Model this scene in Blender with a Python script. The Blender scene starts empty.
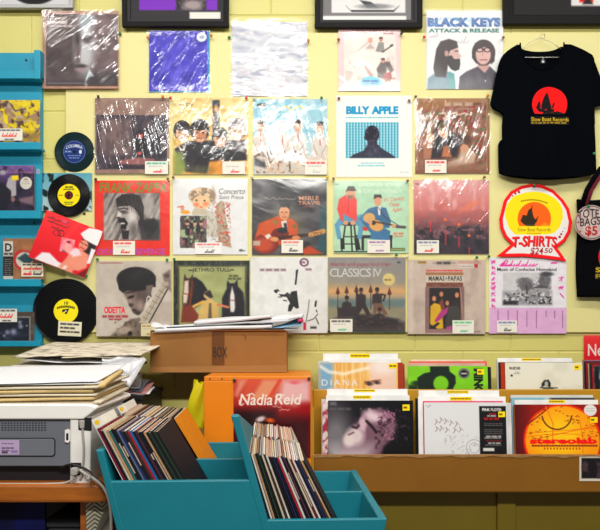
import bpy, bmesh, math, random
import numpy as np
from mathutils import Vector, Matrix
PI = math.pi
R = math.radians
scene = bpy.context.scene
COL = scene.collection
random.seed(7)
F = 714.0; CX = 300.0; HY = 330.0; CAMZ = 1.30      # lens in pixels, horizon row, eye height

def P(px, py, Y):
    return ((px-CX)/F*Y, Y, CAMZ-(py-HY)/F*Y)
def PX(px, Y): return (px-CX)/F*Y
def PZ(py, Y): return CAMZ-(py-HY)/F*Y

def lin1(v):
    v = v/255.0
    return v/12.92 if v <= .04045 else ((v+.055)/1.055)**2.4
def lin(c): return tuple(lin1(v) for v in c[:3])
def linarr(a):
    a = np.clip(a, 0, 255)/255.0
    return np.where(a <= .04045, a/12.92, ((a+.055)/1.055)**2.4)

# ------------------------------------------------------------------ materials
MATS = {}
def mat(name, rgb, rough=.5, var=.06, vscale=30, bump=.0, metal=0., spec=.5, coat=0., stretch=(1,1,1)):
    if name in MATS: return MATS[name]
    m = bpy.data.materials.new(name); m.use_nodes = True
    nt = m.node_tree; nd = nt.nodes; lk = nt.links
    b = nd['Principled BSDF']
    b.inputs['Roughness'].default_value = rough
    b.inputs['Metallic'].default_value = metal
    b.inputs['Specular IOR Level'].default_value = spec
    b.inputs['Coat Weight'].default_value = coat
    tc = nd.new('ShaderNodeTexCoord'); mp = nd.new('ShaderNodeMapping')
    mp.inputs['Scale'].default_value = stretch
    nz = nd.new('ShaderNodeTexNoise'); nz.inputs['Scale'].default_value = vscale; nz.inputs['Detail'].default_value = 5
    lk.new(tc.outputs['Object'], mp.inputs['Vector']); lk.new(mp.outputs['Vector'], nz.inputs['Vector'])
    mx = nd.new('ShaderNodeMix'); mx.data_type = 'RGBA'
    c = lin(rgb)
    mx.inputs['A'].default_value = tuple(max(0, v*(1-var*2)) for v in c)+(1,)
    mx.inputs['B'].default_value = tuple(min(1, v*(1+var*2)) for v in c)+(1,)
    lk.new(nz.outputs['Fac'], mx.inputs['Factor']); lk.new(mx.outputs['Result'], b.inputs['Base Color'])
    if bump:
        bp = nd.new('ShaderNodeBump'); bp.inputs['Strength'].default_value = bump; bp.inputs['Distance'].default_value = .004
        lk.new(nz.outputs['Fac'], bp.inputs['Height']); lk.new(bp.outputs['Normal'], b.inputs['Normal'])
    MATS[name] = m
    return m

def mat_print(name, rough=.45, spec=.5, bump=.0):
    """Printed card: colours come from the mesh's own colour attribute."""
    if name in MATS: return MATS[name]
    m = bpy.data.materials.new(name); m.use_nodes = True
    nt = m.node_tree; nd = nt.nodes; lk = nt.links; b = nd['Principled BSDF']
    a = nd.new('ShaderNodeAttribute'); a.attribute_name = 'ink'
    lk.new(a.outputs['Color'], b.inputs['Base Color'])
    b.inputs['Roughness'].default_value = rough; b.inputs['Specular IOR Level'].default_value = spec
    if bump:
        nz = nd.new('ShaderNodeTexNoise'); nz.inputs['Scale'].default_value = 9
        bp = nd.new('ShaderNodeBump'); bp.inputs['Strength'].default_value = bump; bp.inputs['Distance'].default_value = .01
        tc = nd.new('ShaderNodeTexCoord'); lk.new(tc.outputs['Object'], nz.inputs['Vector'])
        lk.new(nz.outputs['Fac'], bp.inputs['Height']); lk.new(bp.outputs['Normal'], b.inputs['Normal'])
    MATS[name] = m
    return m

def mat_plastic(name, rot=35., wr=1.0, veil=.0, gloss=.13, rough=.16, sc=(26, 5), rot2=-65):
    """Clear wrinkled polythene: mostly transparent, glossy creases."""
    if name in MATS: return MATS[name]
    m = bpy.data.materials.new(name); m.use_nodes = True
    nt = m.node_tree; nd = nt.nodes; lk = nt.links
    nd.remove(nd['Principled BSDF']); out = nd['Material Output']
    tc = nd.new('ShaderNodeTexCoord'); oi = nd.new('ShaderNodeObjectInfo')
    ad = nd.new('ShaderNodeVectorMath'); ad.operation = 'MULTIPLY_ADD'
    lk.new(oi.outputs['Random'], ad.inputs[0]); ad.inputs[1].default_value = (7, 3, 9)
    lk.new(tc.outputs['Object'], ad.inputs[2])
    def streak(angle, sx, sz, scale, detail, dist):
        vr = nd.new('ShaderNodeVectorRotate'); vr.rotation_type = 'Y_AXIS'; vr.inputs['Angle'].default_value = R(angle)
        lk.new(ad.outputs[0], vr.inputs['Vector'])
        mp = nd.new('ShaderNodeMapping'); mp.inputs['Scale'].default_value = (sx, 4, sz); lk.new(vr.outputs['Vector'], mp.inputs['Vector'])
        n = nd.new('ShaderNodeTexNoise'); n.inputs['Scale'].default_value = scale; n.inputs['Detail'].default_value = detail; n.inputs['Distortion'].default_value = dist
        lk.new(mp.outputs['Vector'], n.inputs['Vector']); return n
    n1 = streak(rot, sc[0], sc[1], 1., 2.5, .9)
    n2 = streak(rot+rot2, sc[0]*.6, sc[1]*1.6, 1.3, 2, 0.)
    sm = nd.new('ShaderNodeMath'); sm.operation = 'MULTIPLY_ADD'
    lk.new(n2.outputs['Fac'], sm.inputs[0]); sm.inputs[1].default_value = .5; lk.new(n1.outputs['Fac'], sm.inputs[2])
    pn = nd.new('ShaderNodeTexNoise'); pn.inputs['Scale'].default_value = 7.; pn.inputs['Detail'].default_value = 1
    lk.new(ad.outputs[0], pn.inputs['Vector'])
    pr_ = nd.new('ShaderNodeMapRange'); pr_.inputs['From Min'].default_value = .36; pr_.inputs['From Max'].default_value = .62
    pr_.inputs['To Min'].default_value = .32; pr_.inputs['To Max'].default_value = .95
    lk.new(pn.outputs['Fac'], pr_.inputs['Value'])
    ml = nd.new('ShaderNodeMath'); ml.operation = 'MULTIPLY'; lk.new(sm.outputs[0], ml.inputs[0]); lk.new(pr_.outputs[0], ml.inputs[1])
    bp = nd.new('ShaderNodeBump'); bp.inputs['Strength'].default_value = 1.0; bp.inputs['Distance'].default_value = .022*wr
    lk.new(ml.outputs[0], bp.inputs['Height'])
    gl = nd.new('ShaderNodeBsdfGlossy'); gl.inputs['Roughness'].default_value = rough; gl.inputs['Color'].default_value = (1, 1, 1, 1)
    lk.new(bp.outputs['Normal'], gl.inputs['Normal'])
    tr = nd.new('ShaderNodeBsdfTransparent'); tr.inputs['Color'].default_value = (.97, .97, .97, 1)
    df = nd.new('ShaderNodeBsdfDiffuse'); df.inputs['Color'].default_value = (.9, .9, .9, 1)
    lk.new(bp.outputs['Normal'], df.inputs['Normal'])
    m1 = nd.new('ShaderNodeMixShader'); m1.inputs[0].default_value = veil
    lk.new(tr.outputs[0], m1.inputs[1]); lk.new(df.outputs[0], m1.inputs[2])
    m2 = nd.new('ShaderNodeMixShader'); m2.inputs[0].default_value = gloss
    lk.new(m1.outputs[0], m2.inputs[1]); lk.new(gl.outputs[0], m2.inputs[2])
    lk.new(m2.outputs[0], out.inputs['Surface'])
    MATS[name] = m
    return m

# ------------------------------------------------------------------ objects
def tag(o, label=None, cat=None, group=None, kind=None):
    if label: o['label'] = label
    if cat: o['category'] = cat
    if group: o['group'] = group
    if kind: o['kind'] = kind
    return o
def thing(name, label, cat, loc=(0, 0, 0), group=None):
    o = bpy.data.objects.new(name, None); COL.objects.link(o)
    o.location = loc; o.empty_display_size = .02
    return tag(o, label, cat, group)
def copy_tree(o, parent=None):
    c = o.copy(); COL.objects.link(c)
    if parent is not None: c.parent = parent
    for ch in list(o.children): copy_tree(ch, c)
    return c

class MB:
    def __init__(s): s.v = []; s.f = []
    def add(s, vs, fs):
        n = len(s.v); s.v += [tuple(p) for p in vs]; s.f += [tuple(i+n for i in f) for f in fs]; return s
    def box(s, x0, x1, y0, y1, z0, z1):
        vs = [(x, y, z) for z in (z0, z1) for y in (y0, y1) for x in (x0, x1)]
        return s.add(vs, [(0, 2, 3, 1), (4, 5, 7, 6), (0, 1, 5, 4), (2, 6, 7, 3), (0, 4, 6, 2), (1, 3, 7, 5)])
    def prism(s, pts, y0, y1):                       # outline in XZ, extruded along Y
        n = len(pts)
        vs = [(x, y0, z) for x, z in pts]+[(x, y1, z) for x, z in pts]
        fs = [tuple(range(n)), tuple(range(2*n-1, n-1, -1))]
        fs += [(i, n+i, n+(i+1) % n, (i+1) % n) for i in range(n)]
        return s.add(vs, fs)
    def prismx(s, pts, x0, x1):                      # outline in YZ, extruded along X
        n = len(pts)
        vs = [(x0, y, z) for y, z in pts]+[(x1, y, z) for y, z in pts]
        fs = [tuple(range(n)), tuple(range(2*n-1, n-1, -1))]
        fs += [(i, n+i, n+(i+1) % n, (i+1) % n) for i in range(n)]
        return s.add(vs, fs)
    def tube(s, path, r, n=8):
        path = [Vector(p) for p in path]; rings = []
        for i, p in enumerate(path):
            d = (path[min(i+1, len(path)-1)]-path[max(i-1, 0)]).normalized()
            a = d.orthogonal().normalized() if i == 0 else (rings_a - d*rings_a.dot(d)).normalized()
            rings_a = a; b = d.cross(a)
            rings.append([p+(a*math.cos(2*PI*k/n)+b*math.sin(2*PI*k/n))*r for k in range(n)])
        vs = [q for rg in rings for q in rg]
        fs = [(i*n+k, i*n+(k+1) % n, (i+1)*n+(k+1) % n, (i+1)*n+k) for i in range(len(path)-1) for k in range(n)]
        fs += [tuple(range(n-1, -1, -1)), tuple((len(path)-1)*n+k for k in range(n))]
        return s.add(vs, fs)
    def lathe(s, prof, c, n=64):                     # profile (r, y) turned about the Y axis through c
        vs = []; m = len(prof)
        for k in range(n):
            a = 2*PI*k/n
            vs += [(c[0]+r*math.cos(a), c[1]+y, c[2]+r*math.sin(a)) for r, y in prof]
        fs = [(k*m+i, k*m+i+1, ((k+1) % n)*m+i+1, ((k+1) % n)*m+i) for k in range(n) for i in range(m-1)]
        return s.add(vs, fs)
    def grid(s, fn, nu, nv):
        vs = [fn(i/nu, j/nv) for j in range(nv+1) for i in range(nu+1)]
        w = nu+1
        return s.add(vs, [(j*w+i, j*w+i+1, (j+1)*w+i+1, (j+1)*w+i) for j in range(nv) for i in range(nu)])
    def obj(s, name, m, parent=None, bevel=0, smooth=False, solid=0, base=None):
        """One mesh object; vertices are given in world space, the parent's location is subtracted."""
        o0 = Vector((0, 0, 0))
        q = parent
        while q is not None: o0 += q.location; q = q.parent
        if base is not None and parent is None: o0 = Vector(base)
        me = bpy.data.meshes.new(name)
        me.from_pydata([tuple(Vector(p)-o0) for p in s.v], [], s.f); me.validate(); me.update()
        bm = bmesh.new(); bm.from_mesh(me); bmesh.ops.remove_doubles(bm, verts=bm.verts, dist=1e-6)
        bmesh.ops.recalc_face_normals(bm, faces=bm.faces); bm.to_mesh(me); bm.free()
        if smooth:
            for p in me.polygons: p.use_smooth = True
        me.materials.append(m)
        o = bpy.data.objects.new(name, me); COL.objects.link(o)
        if parent is not None: o.parent = parent
        elif base is not None: o.location = base
        if solid:
            md = o.modifiers.new('solid', 'SOLIDIFY'); md.thickness = solid; md.offset = 0
        if bevel:
            md = o.modifiers.new('bevel', 'BEVEL'); md.width = bevel; md.segments = 2; md.limit_method = 'ANGLE'; md.angle_limit = R(40)
        return o

# ------------------------------------------------------------------ a small painter for printed surfaces
FONTC = {}
def glyphs(s, shear=0., bold=0., space=1.):
    key = (s, shear, bold, space)
    if key not in FONTC:
        cu = bpy.data.curves.new('t', 'FONT'); cu.body = s; cu.resolution_u = 3; cu.shear = shear; cu.offset = bold; cu.space_character = space
        ob = bpy.data.objects.new('t', cu)
        me = bpy.data.meshes.new_from_object(ob)
        me.calc_loop_triangles()
        v = np.array([q.co[:2] for q in me.vertices]); t = np.array([q.vertices[:] for q in me.loop_triangles])
        bpy.data.objects.remove(ob); bpy.data.curves.remove(cu); bpy.data.meshes.remove(me)
        FONTC[key] = (v, t)
    return FONTC[key]

def vnoise(X, Y, sx, sy, seed):
    rs = np.random.RandomState(seed)
    g = rs.rand(64, 64)
    u = (X/sx) % 63; v = (Y/sy) % 63
    i = np.floor(u).astype(int); j = np.floor(v).astype(int); fu = u-i; fv = v-j
    fu = fu*fu*(3-2*fu); fv = fv*fv*(3-2*fv)
    i1 = (i+1) % 64; j1 = (j+1) % 64
    return (g[j, i]*(1-fu)+g[j, i1]*fu)*(1-fv)+(g[j1, i]*(1-fu)+g[j1, i1]*fu)*fv

class Cv:
    """Canvas over a rectangle of the print; drawing units are those of the frame (ox, oy, k): photo = o + k*unit."""
    def __init__(s, rect, frame=(0, 0, 1), n=140, bg=(255, 255, 255)):
        ox, oy, k = frame
        s.x0, s.y0, s.x1, s.y1 = (rect[0]-ox)/k, (rect[1]-oy)/k, (rect[2]-ox)/k, (rect[3]-oy)/k
        w, h = s.x1-s.x0, s.y1-s.y0
        s.nx = n if w >= h else max(8, int(n*w/h)); s.ny = n if h >= w else max(8, int(n*h/w))
        xs = s.x0+np.arange(s.nx)/(s.nx-1)*w; ys = s.y0+np.arange(s.ny)/(s.ny-1)*h
        s.X, s.Y = np.meshgrid(xs, ys)
        s.d = w/(s.nx-1)
        s.img = np.zeros((s.ny, s.nx, 3))+np.array(bg, float)
        s.alpha = None
    def mix(s, m, c, a=1.):
        m = (np.clip(m, 0, 1)*a)[..., None]
        s.img = s.img*(1-m)+np.array(c, float)*m; return s
    def edge(s, sd, soft=0):                         # signed distance (inside negative) -> coverage
        w = max(s.d*.7, soft); return np.clip(.5-sd/(2*w), 0, 1)
    def grain(s, amp=.16, cells=16, seed=5):
        u = (s.X-s.x0)/(s.x1-s.x0)*cells; v = (s.Y-s.y0)/(s.y1-s.y0)*cells
        n = .5*vnoise(u, v, 1., 1., seed)+.3*vnoise(u, v, .45, .45, seed+1)+.2*vnoise(u, v, .2, .2, seed+2)
        s.img = s.img*(1+amp*2*(n-.5))[..., None]; return s
    def sd_rect(s, x0, y0, x1, y1): return np.maximum(np.abs(s.X-(x0+x1)/2)-(x1-x0)/2, np.abs(s.Y-(y0+y1)/2)-(y1-y0)/2)
    def rect(s, x0, y0, x1, y1, c, a=1., soft=0): return s.mix(s.edge(s.sd_rect(x0, y0, x1, y1), soft), c, a)
    def sd_ell(s, cx, cy, rx, ry, rot=0):
        t = R(rot); dx, dy = s.X-cx, s.Y-cy
        u = dx*math.cos(t)+dy*math.sin(t); v = -dx*math.sin(t)+dy*math.cos(t)
        return (np.sqrt((u/rx)**2+(v/ry)**2)-1)*min(rx, ry)
    def ell(s, cx, cy, rx, ry, c, rot=0, a=1., soft=0): return s.mix(s.edge(s.sd_ell(cx, cy, rx, ry, rot), soft), c, a)
    def sd_poly(s, pts):
        p = np.array(pts, float); n = len(p); d = np.full(s.X.shape, 1e9); ins = np.zeros(s.X.shape, bool)
        for i in range(n):
            a, b = p[i], p[(i+1) % n]; e = b-a
            wx, wy = s.X-a[0], s.Y-a[1]
            t = np.clip((wx*e[0]+wy*e[1])/(e@e+1e-9), 0, 1)
            d = np.minimum(d, np.hypot(wx-t*e[0], wy-t*e[1]))
            if a[1] != b[1]:
                cr = ((a[1] <= s.Y) != (b[1] <= s.Y)) & (s.X < a[0]+(s.Y-a[1])/(b[1]-a[1])*e[0])
                ins ^= cr
        return np.where(ins, -d, d)
    def poly(s, pts, c, a=1., soft=0): return s.mix(s.edge(s.sd_poly(pts), soft), c, a)
    def line(s, pts, w, c, a=1., soft=0):
        d = np.full(s.X.shape, 1e9)
        for (x0, y0), (x1, y1) in zip(pts[:-1], pts[1:]):
            ex, ey = x1-x0, y1-y0; wx, wy = s.X-x0, s.Y-y0
            t = np.clip((wx*ex+wy*ey)/(ex*ex+ey*ey+1e-9), 0, 1)
            d = np.minimum(d, np.hypot(wx-t*ex, wy-t*ey))
        return s.mix(s.edge(d-w/2, soft), c, a)
    def grad(s, c0, c1, ax='y', a=1., lo=None, hi=None):
        q = s.Y if ax == 'y' else s.X
        lo = q.min() if lo is None else lo; hi = q.max() if hi is None else hi
        t = np.clip((q-lo)/(hi-lo), 0, 1)[..., None]
        s.img = s.img*(1-a)+(np.array(c0, float)*(1-t)+np.array(c1, float)*t)*a; return s
    def noise(s, c, sx, sy, seed, lo=.45, hi=.7, a=1., rot=0, box=None):
        t = R(rot); u = s.X*math.cos(t)+s.Y*math.sin(t); v = -s.X*math.sin(t)+s.Y*math.cos(t)
        n = .65*vnoise(u+999, v+999, sx, sy, seed)+.35*vnoise(u+999, v+999, sx/2.1, sy/2.1, seed+1)
        m = np.clip((n-lo)/(hi-lo), 0, 1)
        if box: m = m*s.edge(s.sd_rect(*box), min(sx, sy)*.3)
        return s.mix(m, c, a)
    def text(s, t, x0, x1, ytop, ybase, c, shear=0., bold=.0, a=1., space=1., wob=None):
        v, tr = glyphs(t, shear, bold, space)
        mn, mx = v.min(0), v.max(0)
        q = np.empty_like(v)
        q[:, 0] = x0+(v[:, 0]-mn[0])/(mx[0]-mn[0])*(x1-x0)
        q[:, 1] = ybase-(v[:, 1]-mn[1])/(mx[1]-mn[1])*(ybase-ytop)
        if wob: q = np.array([wob(*p) for p in q])
        S = 3
        gx = (q[:, 0]-s.x0)/s.d*S; gy = (q[:, 1]-s.y0)/((s.y1-s.y0)/(s.ny-1))*S
        buf = np.zeros((s.ny*S, s.nx*S), bool)
        for i, j, k in tr:
            ax, ay, bx, by, cx, cy = gx[i]+S/2, gy[i]+S/2, gx[j]+S/2, gy[j]+S/2, gx[k]+S/2, gy[k]+S/2
            l, r_ = int(max(0, math.floor(min(ax, bx, cx)))), int(min(buf.shape[1], math.ceil(max(ax, bx, cx))+1))
            u, d_ = int(max(0, math.floor(min(ay, by, cy)))), int(min(buf.shape[0], math.ceil(max(ay, by, cy))+1))
            if r_ <= l or d_ <= u: continue
            xx, yy = np.meshgrid(np.arange(l, r_)+.5, np.arange(u, d_)+.5)
            e0 = (bx-ax)*(yy-ay)-(by-ay)*(xx-ax); e1 = (cx-bx)*(yy-by)-(cy-by)*(xx-bx); e2 = (ax-cx)*(yy-cy)-(ay-cy)*(xx-cx)
            buf[u:d_, l:r_] |= ((e0 >= 0) & (e1 >= 0) & (e2 >= 0)) | ((e0 <= 0) & (e1 <= 0) & (e2 <= 0))
        m = buf.reshape(s.ny, S, s.nx, S).mean((1, 3))
        return s.mix(m, c, a)
    def scrib(s, x0, x1, y, h, c, seed=1, w=2., a=.9, wl=None):
        rs = random.Random(seed); wl = wl or h*.55; pts = []; x = x0
        while x < x1:
            pts.append((x, y+rs.uniform(-h/2, h/2))); x += wl*rs.uniform(.5, 1.3)
        if len(pts) < 2: pts = [(x0, y), (x1, y)]
        return s.line(pts, w, c, a)
    def hanzi(s, x, y, h, c, seed=1, w=3., a=.9):   # a brush-written sign of a few strokes
        rs = random.Random(seed)
        for k in range(rs.choice((3, 4, 4))):
            d = rs.choice((0, 0, 1, 2, 3)); o = rs.uniform(-.3, .3)*h; l = h*rs.uniform(.28, .5)
            v = {0: [(x-l, y+o+l*.15), (x+l, y+o-l*.15)], 1: [(x+o, y-l), (x+o*.9, y+l)], 2: [(x+o+l*.4, y-l*.7), (x-l*.8, y+l)], 3: [(x-l*.3, y-l*.5), (x+l, y+l)]}[d]
            s.line(v, w*rs.uniform(.8, 1.2), c, a)
        return s
    def cursive(s, x0, x1, y, h, c, seed=1, w=3., a=.95):   # running handwriting too loose to read
        rs = random.Random(seed); x = x0; pts = []
        while x < x1:
            r = h*rs.uniform(.22, .34); up = h*rs.choice((.3, .3, .42, .85)); wd = r*rs.uniform(1.0, 1.5)
            for k in range(9):
                t = 2*PI*k/8; pts.append((x+wd*.5+wd*.5*math.sin(t-PI*.5)+wd*.25*k/8, y-up*.5+up*.5*math.cos(t)))
            x += wd*1.15
        return s.line(pts, w, c, a)
    def dashes(s, x0, x1, y, h, c, seed=1, a=.85):   # a line of print too small to read
        rs = random.Random(seed); x = x0
        while x < x1-h:
            l = rs.uniform(1.2, 4)*h; s.rect(x, y-h/2, min(x+l, x1), y+h/2, c, a, soft=h*.35); x += l+h*.6
        return s
    def cut(s, sd): s.alpha = sd < 0; return s

def panel(name, cv, w, h, m, parent=None, thick=.004, loc=(0, 0, 0), warp=None, edge=None):
    """A printed sheet or card facing -Y, its lower edge centred on loc; colours are written per vertex."""
    nx, ny = cv.nx, cv.ny
    xs = (np.arange(nx)/(nx-1)-.5)*w; zs = (1-np.arange(ny)/(ny-1))*h
    Xg, Zg = np.meshgrid(xs, zs)
    Yg = np.zeros_like(Xg) if warp is None else warp(Xg, Zg)
    V = np.stack([Xg, Yg, Zg], -1).reshape(-1, 3)
    idx = np.arange(nx*ny).reshape(ny, nx)
    q = np.stack([idx[:-1, :-1], idx[1:, :-1], idx[1:, 1:], idx[:-1, 1:]], -1)
    if cv.alpha is not None:
        al = cv.alpha; ok = (al[:-1, :-1].astype(int)+al[1:, :-1]+al[1:, 1:]+al[:-1, 1:]) >= 2
        q = q[ok]
    q = q.reshape(-1, 4)
    t_ = np.clip(cv.img, 0, 255)/255
    t_ = t_*.6+.4*t_*t_*(3-2*t_)                        # printing inks: a little more contrast and strength
    g_ = t_.mean(-1, keepdims=True); t_ = np.clip(g_+(t_-g_)*1.12, 0, 1)
    Cc = linarr(t_*255).reshape(-1, 3)
    if cv.alpha is not None:
        used = np.unique(q); remap = np.full(nx*ny, -1); remap[used] = np.arange(len(used))
        V = V[used]; Cc = Cc[used]; q = remap[q]
    if cv.alpha is None:                              # sides and back close the card
        n0 = len(V)
        ring = np.concatenate([idx[0, :], idx[1:, -1], idx[-1, -2::-1], idx[-2:0:-1, 0]])
        B = V[ring].copy(); Fr = V[ring].copy(); B[:, 1] += thick
        ec = np.array(lin(edge)) if edge else None
        Ce = Cc[ring] if ec is None else np.repeat(ec[None], len(ring), 0)
        V = np.concatenate([V, Fr, B]); Cc = np.concatenate([Cc, Ce, Ce])
        L = len(ring); k = np.arange(L); k1 = (k+1) % L
        sq = np.stack([n0+k, n0+k1, n0+L+k1, n0+L+k], -1)
        extra = list(range(n0+L, n0+2*L))
    else: sq = np.zeros((0, 4), int); extra = None
    quads = np.concatenate([q, sq])
    loops = quads.reshape(-1); starts = np.arange(len(quads))*4
    if extra:
        loops = np.concatenate([loops, extra]); starts = np.concatenate([starts, [len(quads)*4]])
    me = bpy.data.meshes.new(name)
    me.vertices.add(len(V)); me.vertices.foreach_set('co', V.astype(np.float32).ravel())
    me.loops.add(len(loops)); me.loops.foreach_set('vertex_index', loops.astype(np.int32))
    me.polygons.add(len(starts)); me.polygons.foreach_set('loop_start', starts.astype(np.int32))
    me.update(calc_edges=True)
    at = me.color_attributes.new('ink', 'FLOAT_COLOR', 'POINT')
    at.data.foreach_set('color', np.concatenate([Cc, np.ones((len(Cc), 1))], 1).astype(np.float32).ravel())
    me.validate()
    if warp is not None:
        me.polygons.foreach_set('use_smooth', np.ones(len(me.polygons), bool))
    me.materials.append(m)
    o = bpy.data.objects.new(name, me); COL.objects.link(o); o.location = loc
    if parent is not None: o.parent = parent
    if extra is None and thick:
        md = o.modifiers.new('solid', 'SOLIDIFY'); md.thickness = thick; md.offset = -1
    return o
# ------------------------------------------------------------------ prints on the wall: one painter per cover
K = 85/530
SKIN = (214, 160, 128); DK = (34, 30, 38); INK = (30, 30, 36)

def head(c, x, y, r, skin, hair, hairtop=1.0, face=True, tall=1.25, fringe=True):
    c.ell(x, y-r*.15, r*1.12, r*1.32, hair)                       # hair mass
    c.ell(x, y+r*.25, r*.78, r*1.0, skin, soft=r*.08)             # face
    if fringe: c.ell(x, y-r*.66, r*.95, r*.46*hairtop, hair, soft=r*.1)
    for k in range(7): c.line([(x+(k-3)*r*.1, y-r*1.3), (x+(k-3)*r*.32, y-r*.3)], r*.09, tuple(min(255, v+34) for v in hair) if k % 2 else tuple(int(v*.6) for v in hair), .6, soft=r*.06)
    if face:
        c.ell(x+r*.45, y+r*.35, r*.28, r*.7, tuple(int(v*.74) for v in skin), a=.55, soft=r*.2)
        for sx in (-1, 1): c.ell(x+sx*r*.32, y+r*.12, r*.15, r*.08, (60, 38, 34), soft=r*.05)
        c.line([(x, y+r*.15), (x-r*.06, y+r*.5)], r*.1, tuple(int(v*.78) for v in skin), soft=r*.06)
        c.line([(x-r*.22, y+r*.76), (x+r*.22, y+r*.76)], r*.12, (120, 60, 56), soft=r*.05)

def art_grey_portrait():
    f = (40, 5, 90/530); c = Cv((46, 14, 117.5, 85), f, bg=(120, 104, 104))
    c.grad((112, 98, 100), (96, 82, 86), 'y')
    c.noise((58, 46, 52), 60, 80, 3, .4, .7, .8)
    c.rect(40, 60, 220, 470, (84, 70, 74), .6, soft=50)
    c.ell(265, 240, 60, 170, (186, 186, 190), soft=26)             # lit half of a face
    c.rect(230, 60, 325, 130, (150, 160, 168), .8, soft=10)
    c.ell(285, 205, 34, 20, (90, 78, 84), soft=10); c.ell(280, 190, 28, 6, (50, 42, 48), soft=5)
    c.ell(222, 200, 16, 60, (60, 50, 54), soft=14)
    c.poly([(215, 255), (240, 240), (235, 340), (215, 350)], (110, 94, 96), soft=8)
    c.ell(240, 360, 34, 12, (70, 56, 60), soft=6); c.ell(238, 380, 30, 10, (150, 130, 132), soft=5)
    c.poly([(255, 470), (275, 420), (290, 380), (320, 420), (285, 425), (270, 465)], (206, 222, 226), soft=4)
    c.poly([(300, 420), (450, 390), (450, 470), (285, 470)], (58, 50, 60), .7, soft=20)
    c.rect(40, 440, 460, 472, (66, 58, 66), .6, soft=10)
    c.rect(322, 60, 460, 380, (128, 106, 110), .5, soft=30)
    c.dashes(60, 150, 78, 12, (226, 220, 216), 3); c.dashes(50, 180, 102, 16, (230, 224, 220), 5); c.dashes(55, 190, 124, 12, (220, 210, 206), 8)
    c.line([(48, 460), (250, 460)], 3, (190, 180, 182), .7)
    return c

def art_blue():
    f = (120, 0, 1/3); c = Cv((149, 31, 209.5, 92), f, n=110, bg=(76, 68, 176))
    c.noise((50, 46, 150), 40, 30, 5, .4, .65, .8); c.noise((110, 104, 206), 18, 50, 15, .55, .8, .8, rot=30)
    c.rect(262, 90, 272, 280, (60, 160, 190), .8); c.line([(85, 276), (270, 276)], 4, (70, 180, 200))
    c.line([(86, 92), (86, 276)], 4, (70, 170, 196), .8)
    c.ell(245, 111, 15, 14, (232, 236, 240)); c.ell(245, 111, 8, 6, (120, 130, 170), a=.6)
    c.dashes(100, 215, 104, 5, (60, 50, 130), 4)
    return c

def art_snow():
    f = (120, 0, 1/3); c = Cv((232, 22, 307, 96), f, n=110, bg=(204, 204, 212))
    c.noise((150, 158, 178), 50, 14, 8, .45, .75, .8, rot=12); c.noise((224, 224, 230), 24, 10, 9, .5, .7, .9, rot=-10)
    c.noise((196, 180, 186), 20, 8, 19, .6, .8, .5); c.rect(345, 110, 560, 150, (190, 194, 206), .5, soft=20)
    c.dashes(348, 410, 272, 5, (120, 124, 132), 3); c.dashes(360, 380, 280, 5, (110, 110, 120), 2)
    return c

def art_pink():
    f = (330, 22, 80/565); c = Cv((338.2, 28, 400.5, 91), f, n=120, bg=(232, 190, 190))
    c.rect(100, 95, 465, 470, (222, 214, 208)); c.noise((236, 206, 200), 80, 70, 4, .4, .7, .8, box=(100, 95, 465, 470))
    c.noise((176, 168, 160), 30, 40, 24, .55, .75, .6, box=(105, 250, 460, 470))
    c.line([(190, 210), (300, 115)], 5, (120, 96, 90), .6)
    c.ell(285, 130, 16, 20, (206, 150, 130)); c.poly([(250, 190), (285, 150), (320, 190)], (150, 140, 140), .7, soft=6)
    c.ell(360, 122, 14, 16, (170, 110, 90)); c.ell(360, 112, 14, 8, (70, 50, 44)); c.poly([(320, 210), (345, 140), (380, 145), (385, 215)], (110, 112, 110), .9, soft=4)
    c.line([(370, 212), (440, 165)], 10, (60, 44, 44)); c.ell(435, 166, 14, 9, (50, 38, 38), rot=-30)
    c.ell(250, 250, 110, 46, (240, 222, 214), soft=14, a=.8)
    c.poly([(330, 330), (360, 280), (420, 280), (450, 340), (430, 360), (400, 320), (390, 400), (340, 390)], (74, 62, 66), .9, soft=6)
    c.ell(376, 272, 15, 18, (196, 140, 120)); c.ell(374, 262, 14, 9, (70, 48, 44))
    c.poly([(375, 370), (430, 350), (440, 400), (390, 430)], (156, 66, 66), soft=4)
    c.poly([(250, 300), (310, 380), (290, 400), (240, 320)], (150, 110, 106), .6, soft=5)
    c.noise((120, 96, 70), 16, 20, 33, .55, .7, .6, box=(370, 390, 465, 470))
    c.ell(290, 428, 74, 44, (108, 190, 220)); c.text('BLUES', 232, 350, 405, 430, (40, 70, 120), a=.0)
    c.dashes(232, 350, 418, 13, (40, 84, 140), 2); c.dashes(245, 340, 438, 10, (40, 84, 140), 6)
    c.dashes(160, 410, 62, 5, (96, 74, 80), 3); c.dashes(375, 448, 80, 9, (120, 50, 60), 7); c.dashes(200, 290, 74, 7, (214, 120, 130), 7)
    return c

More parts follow.
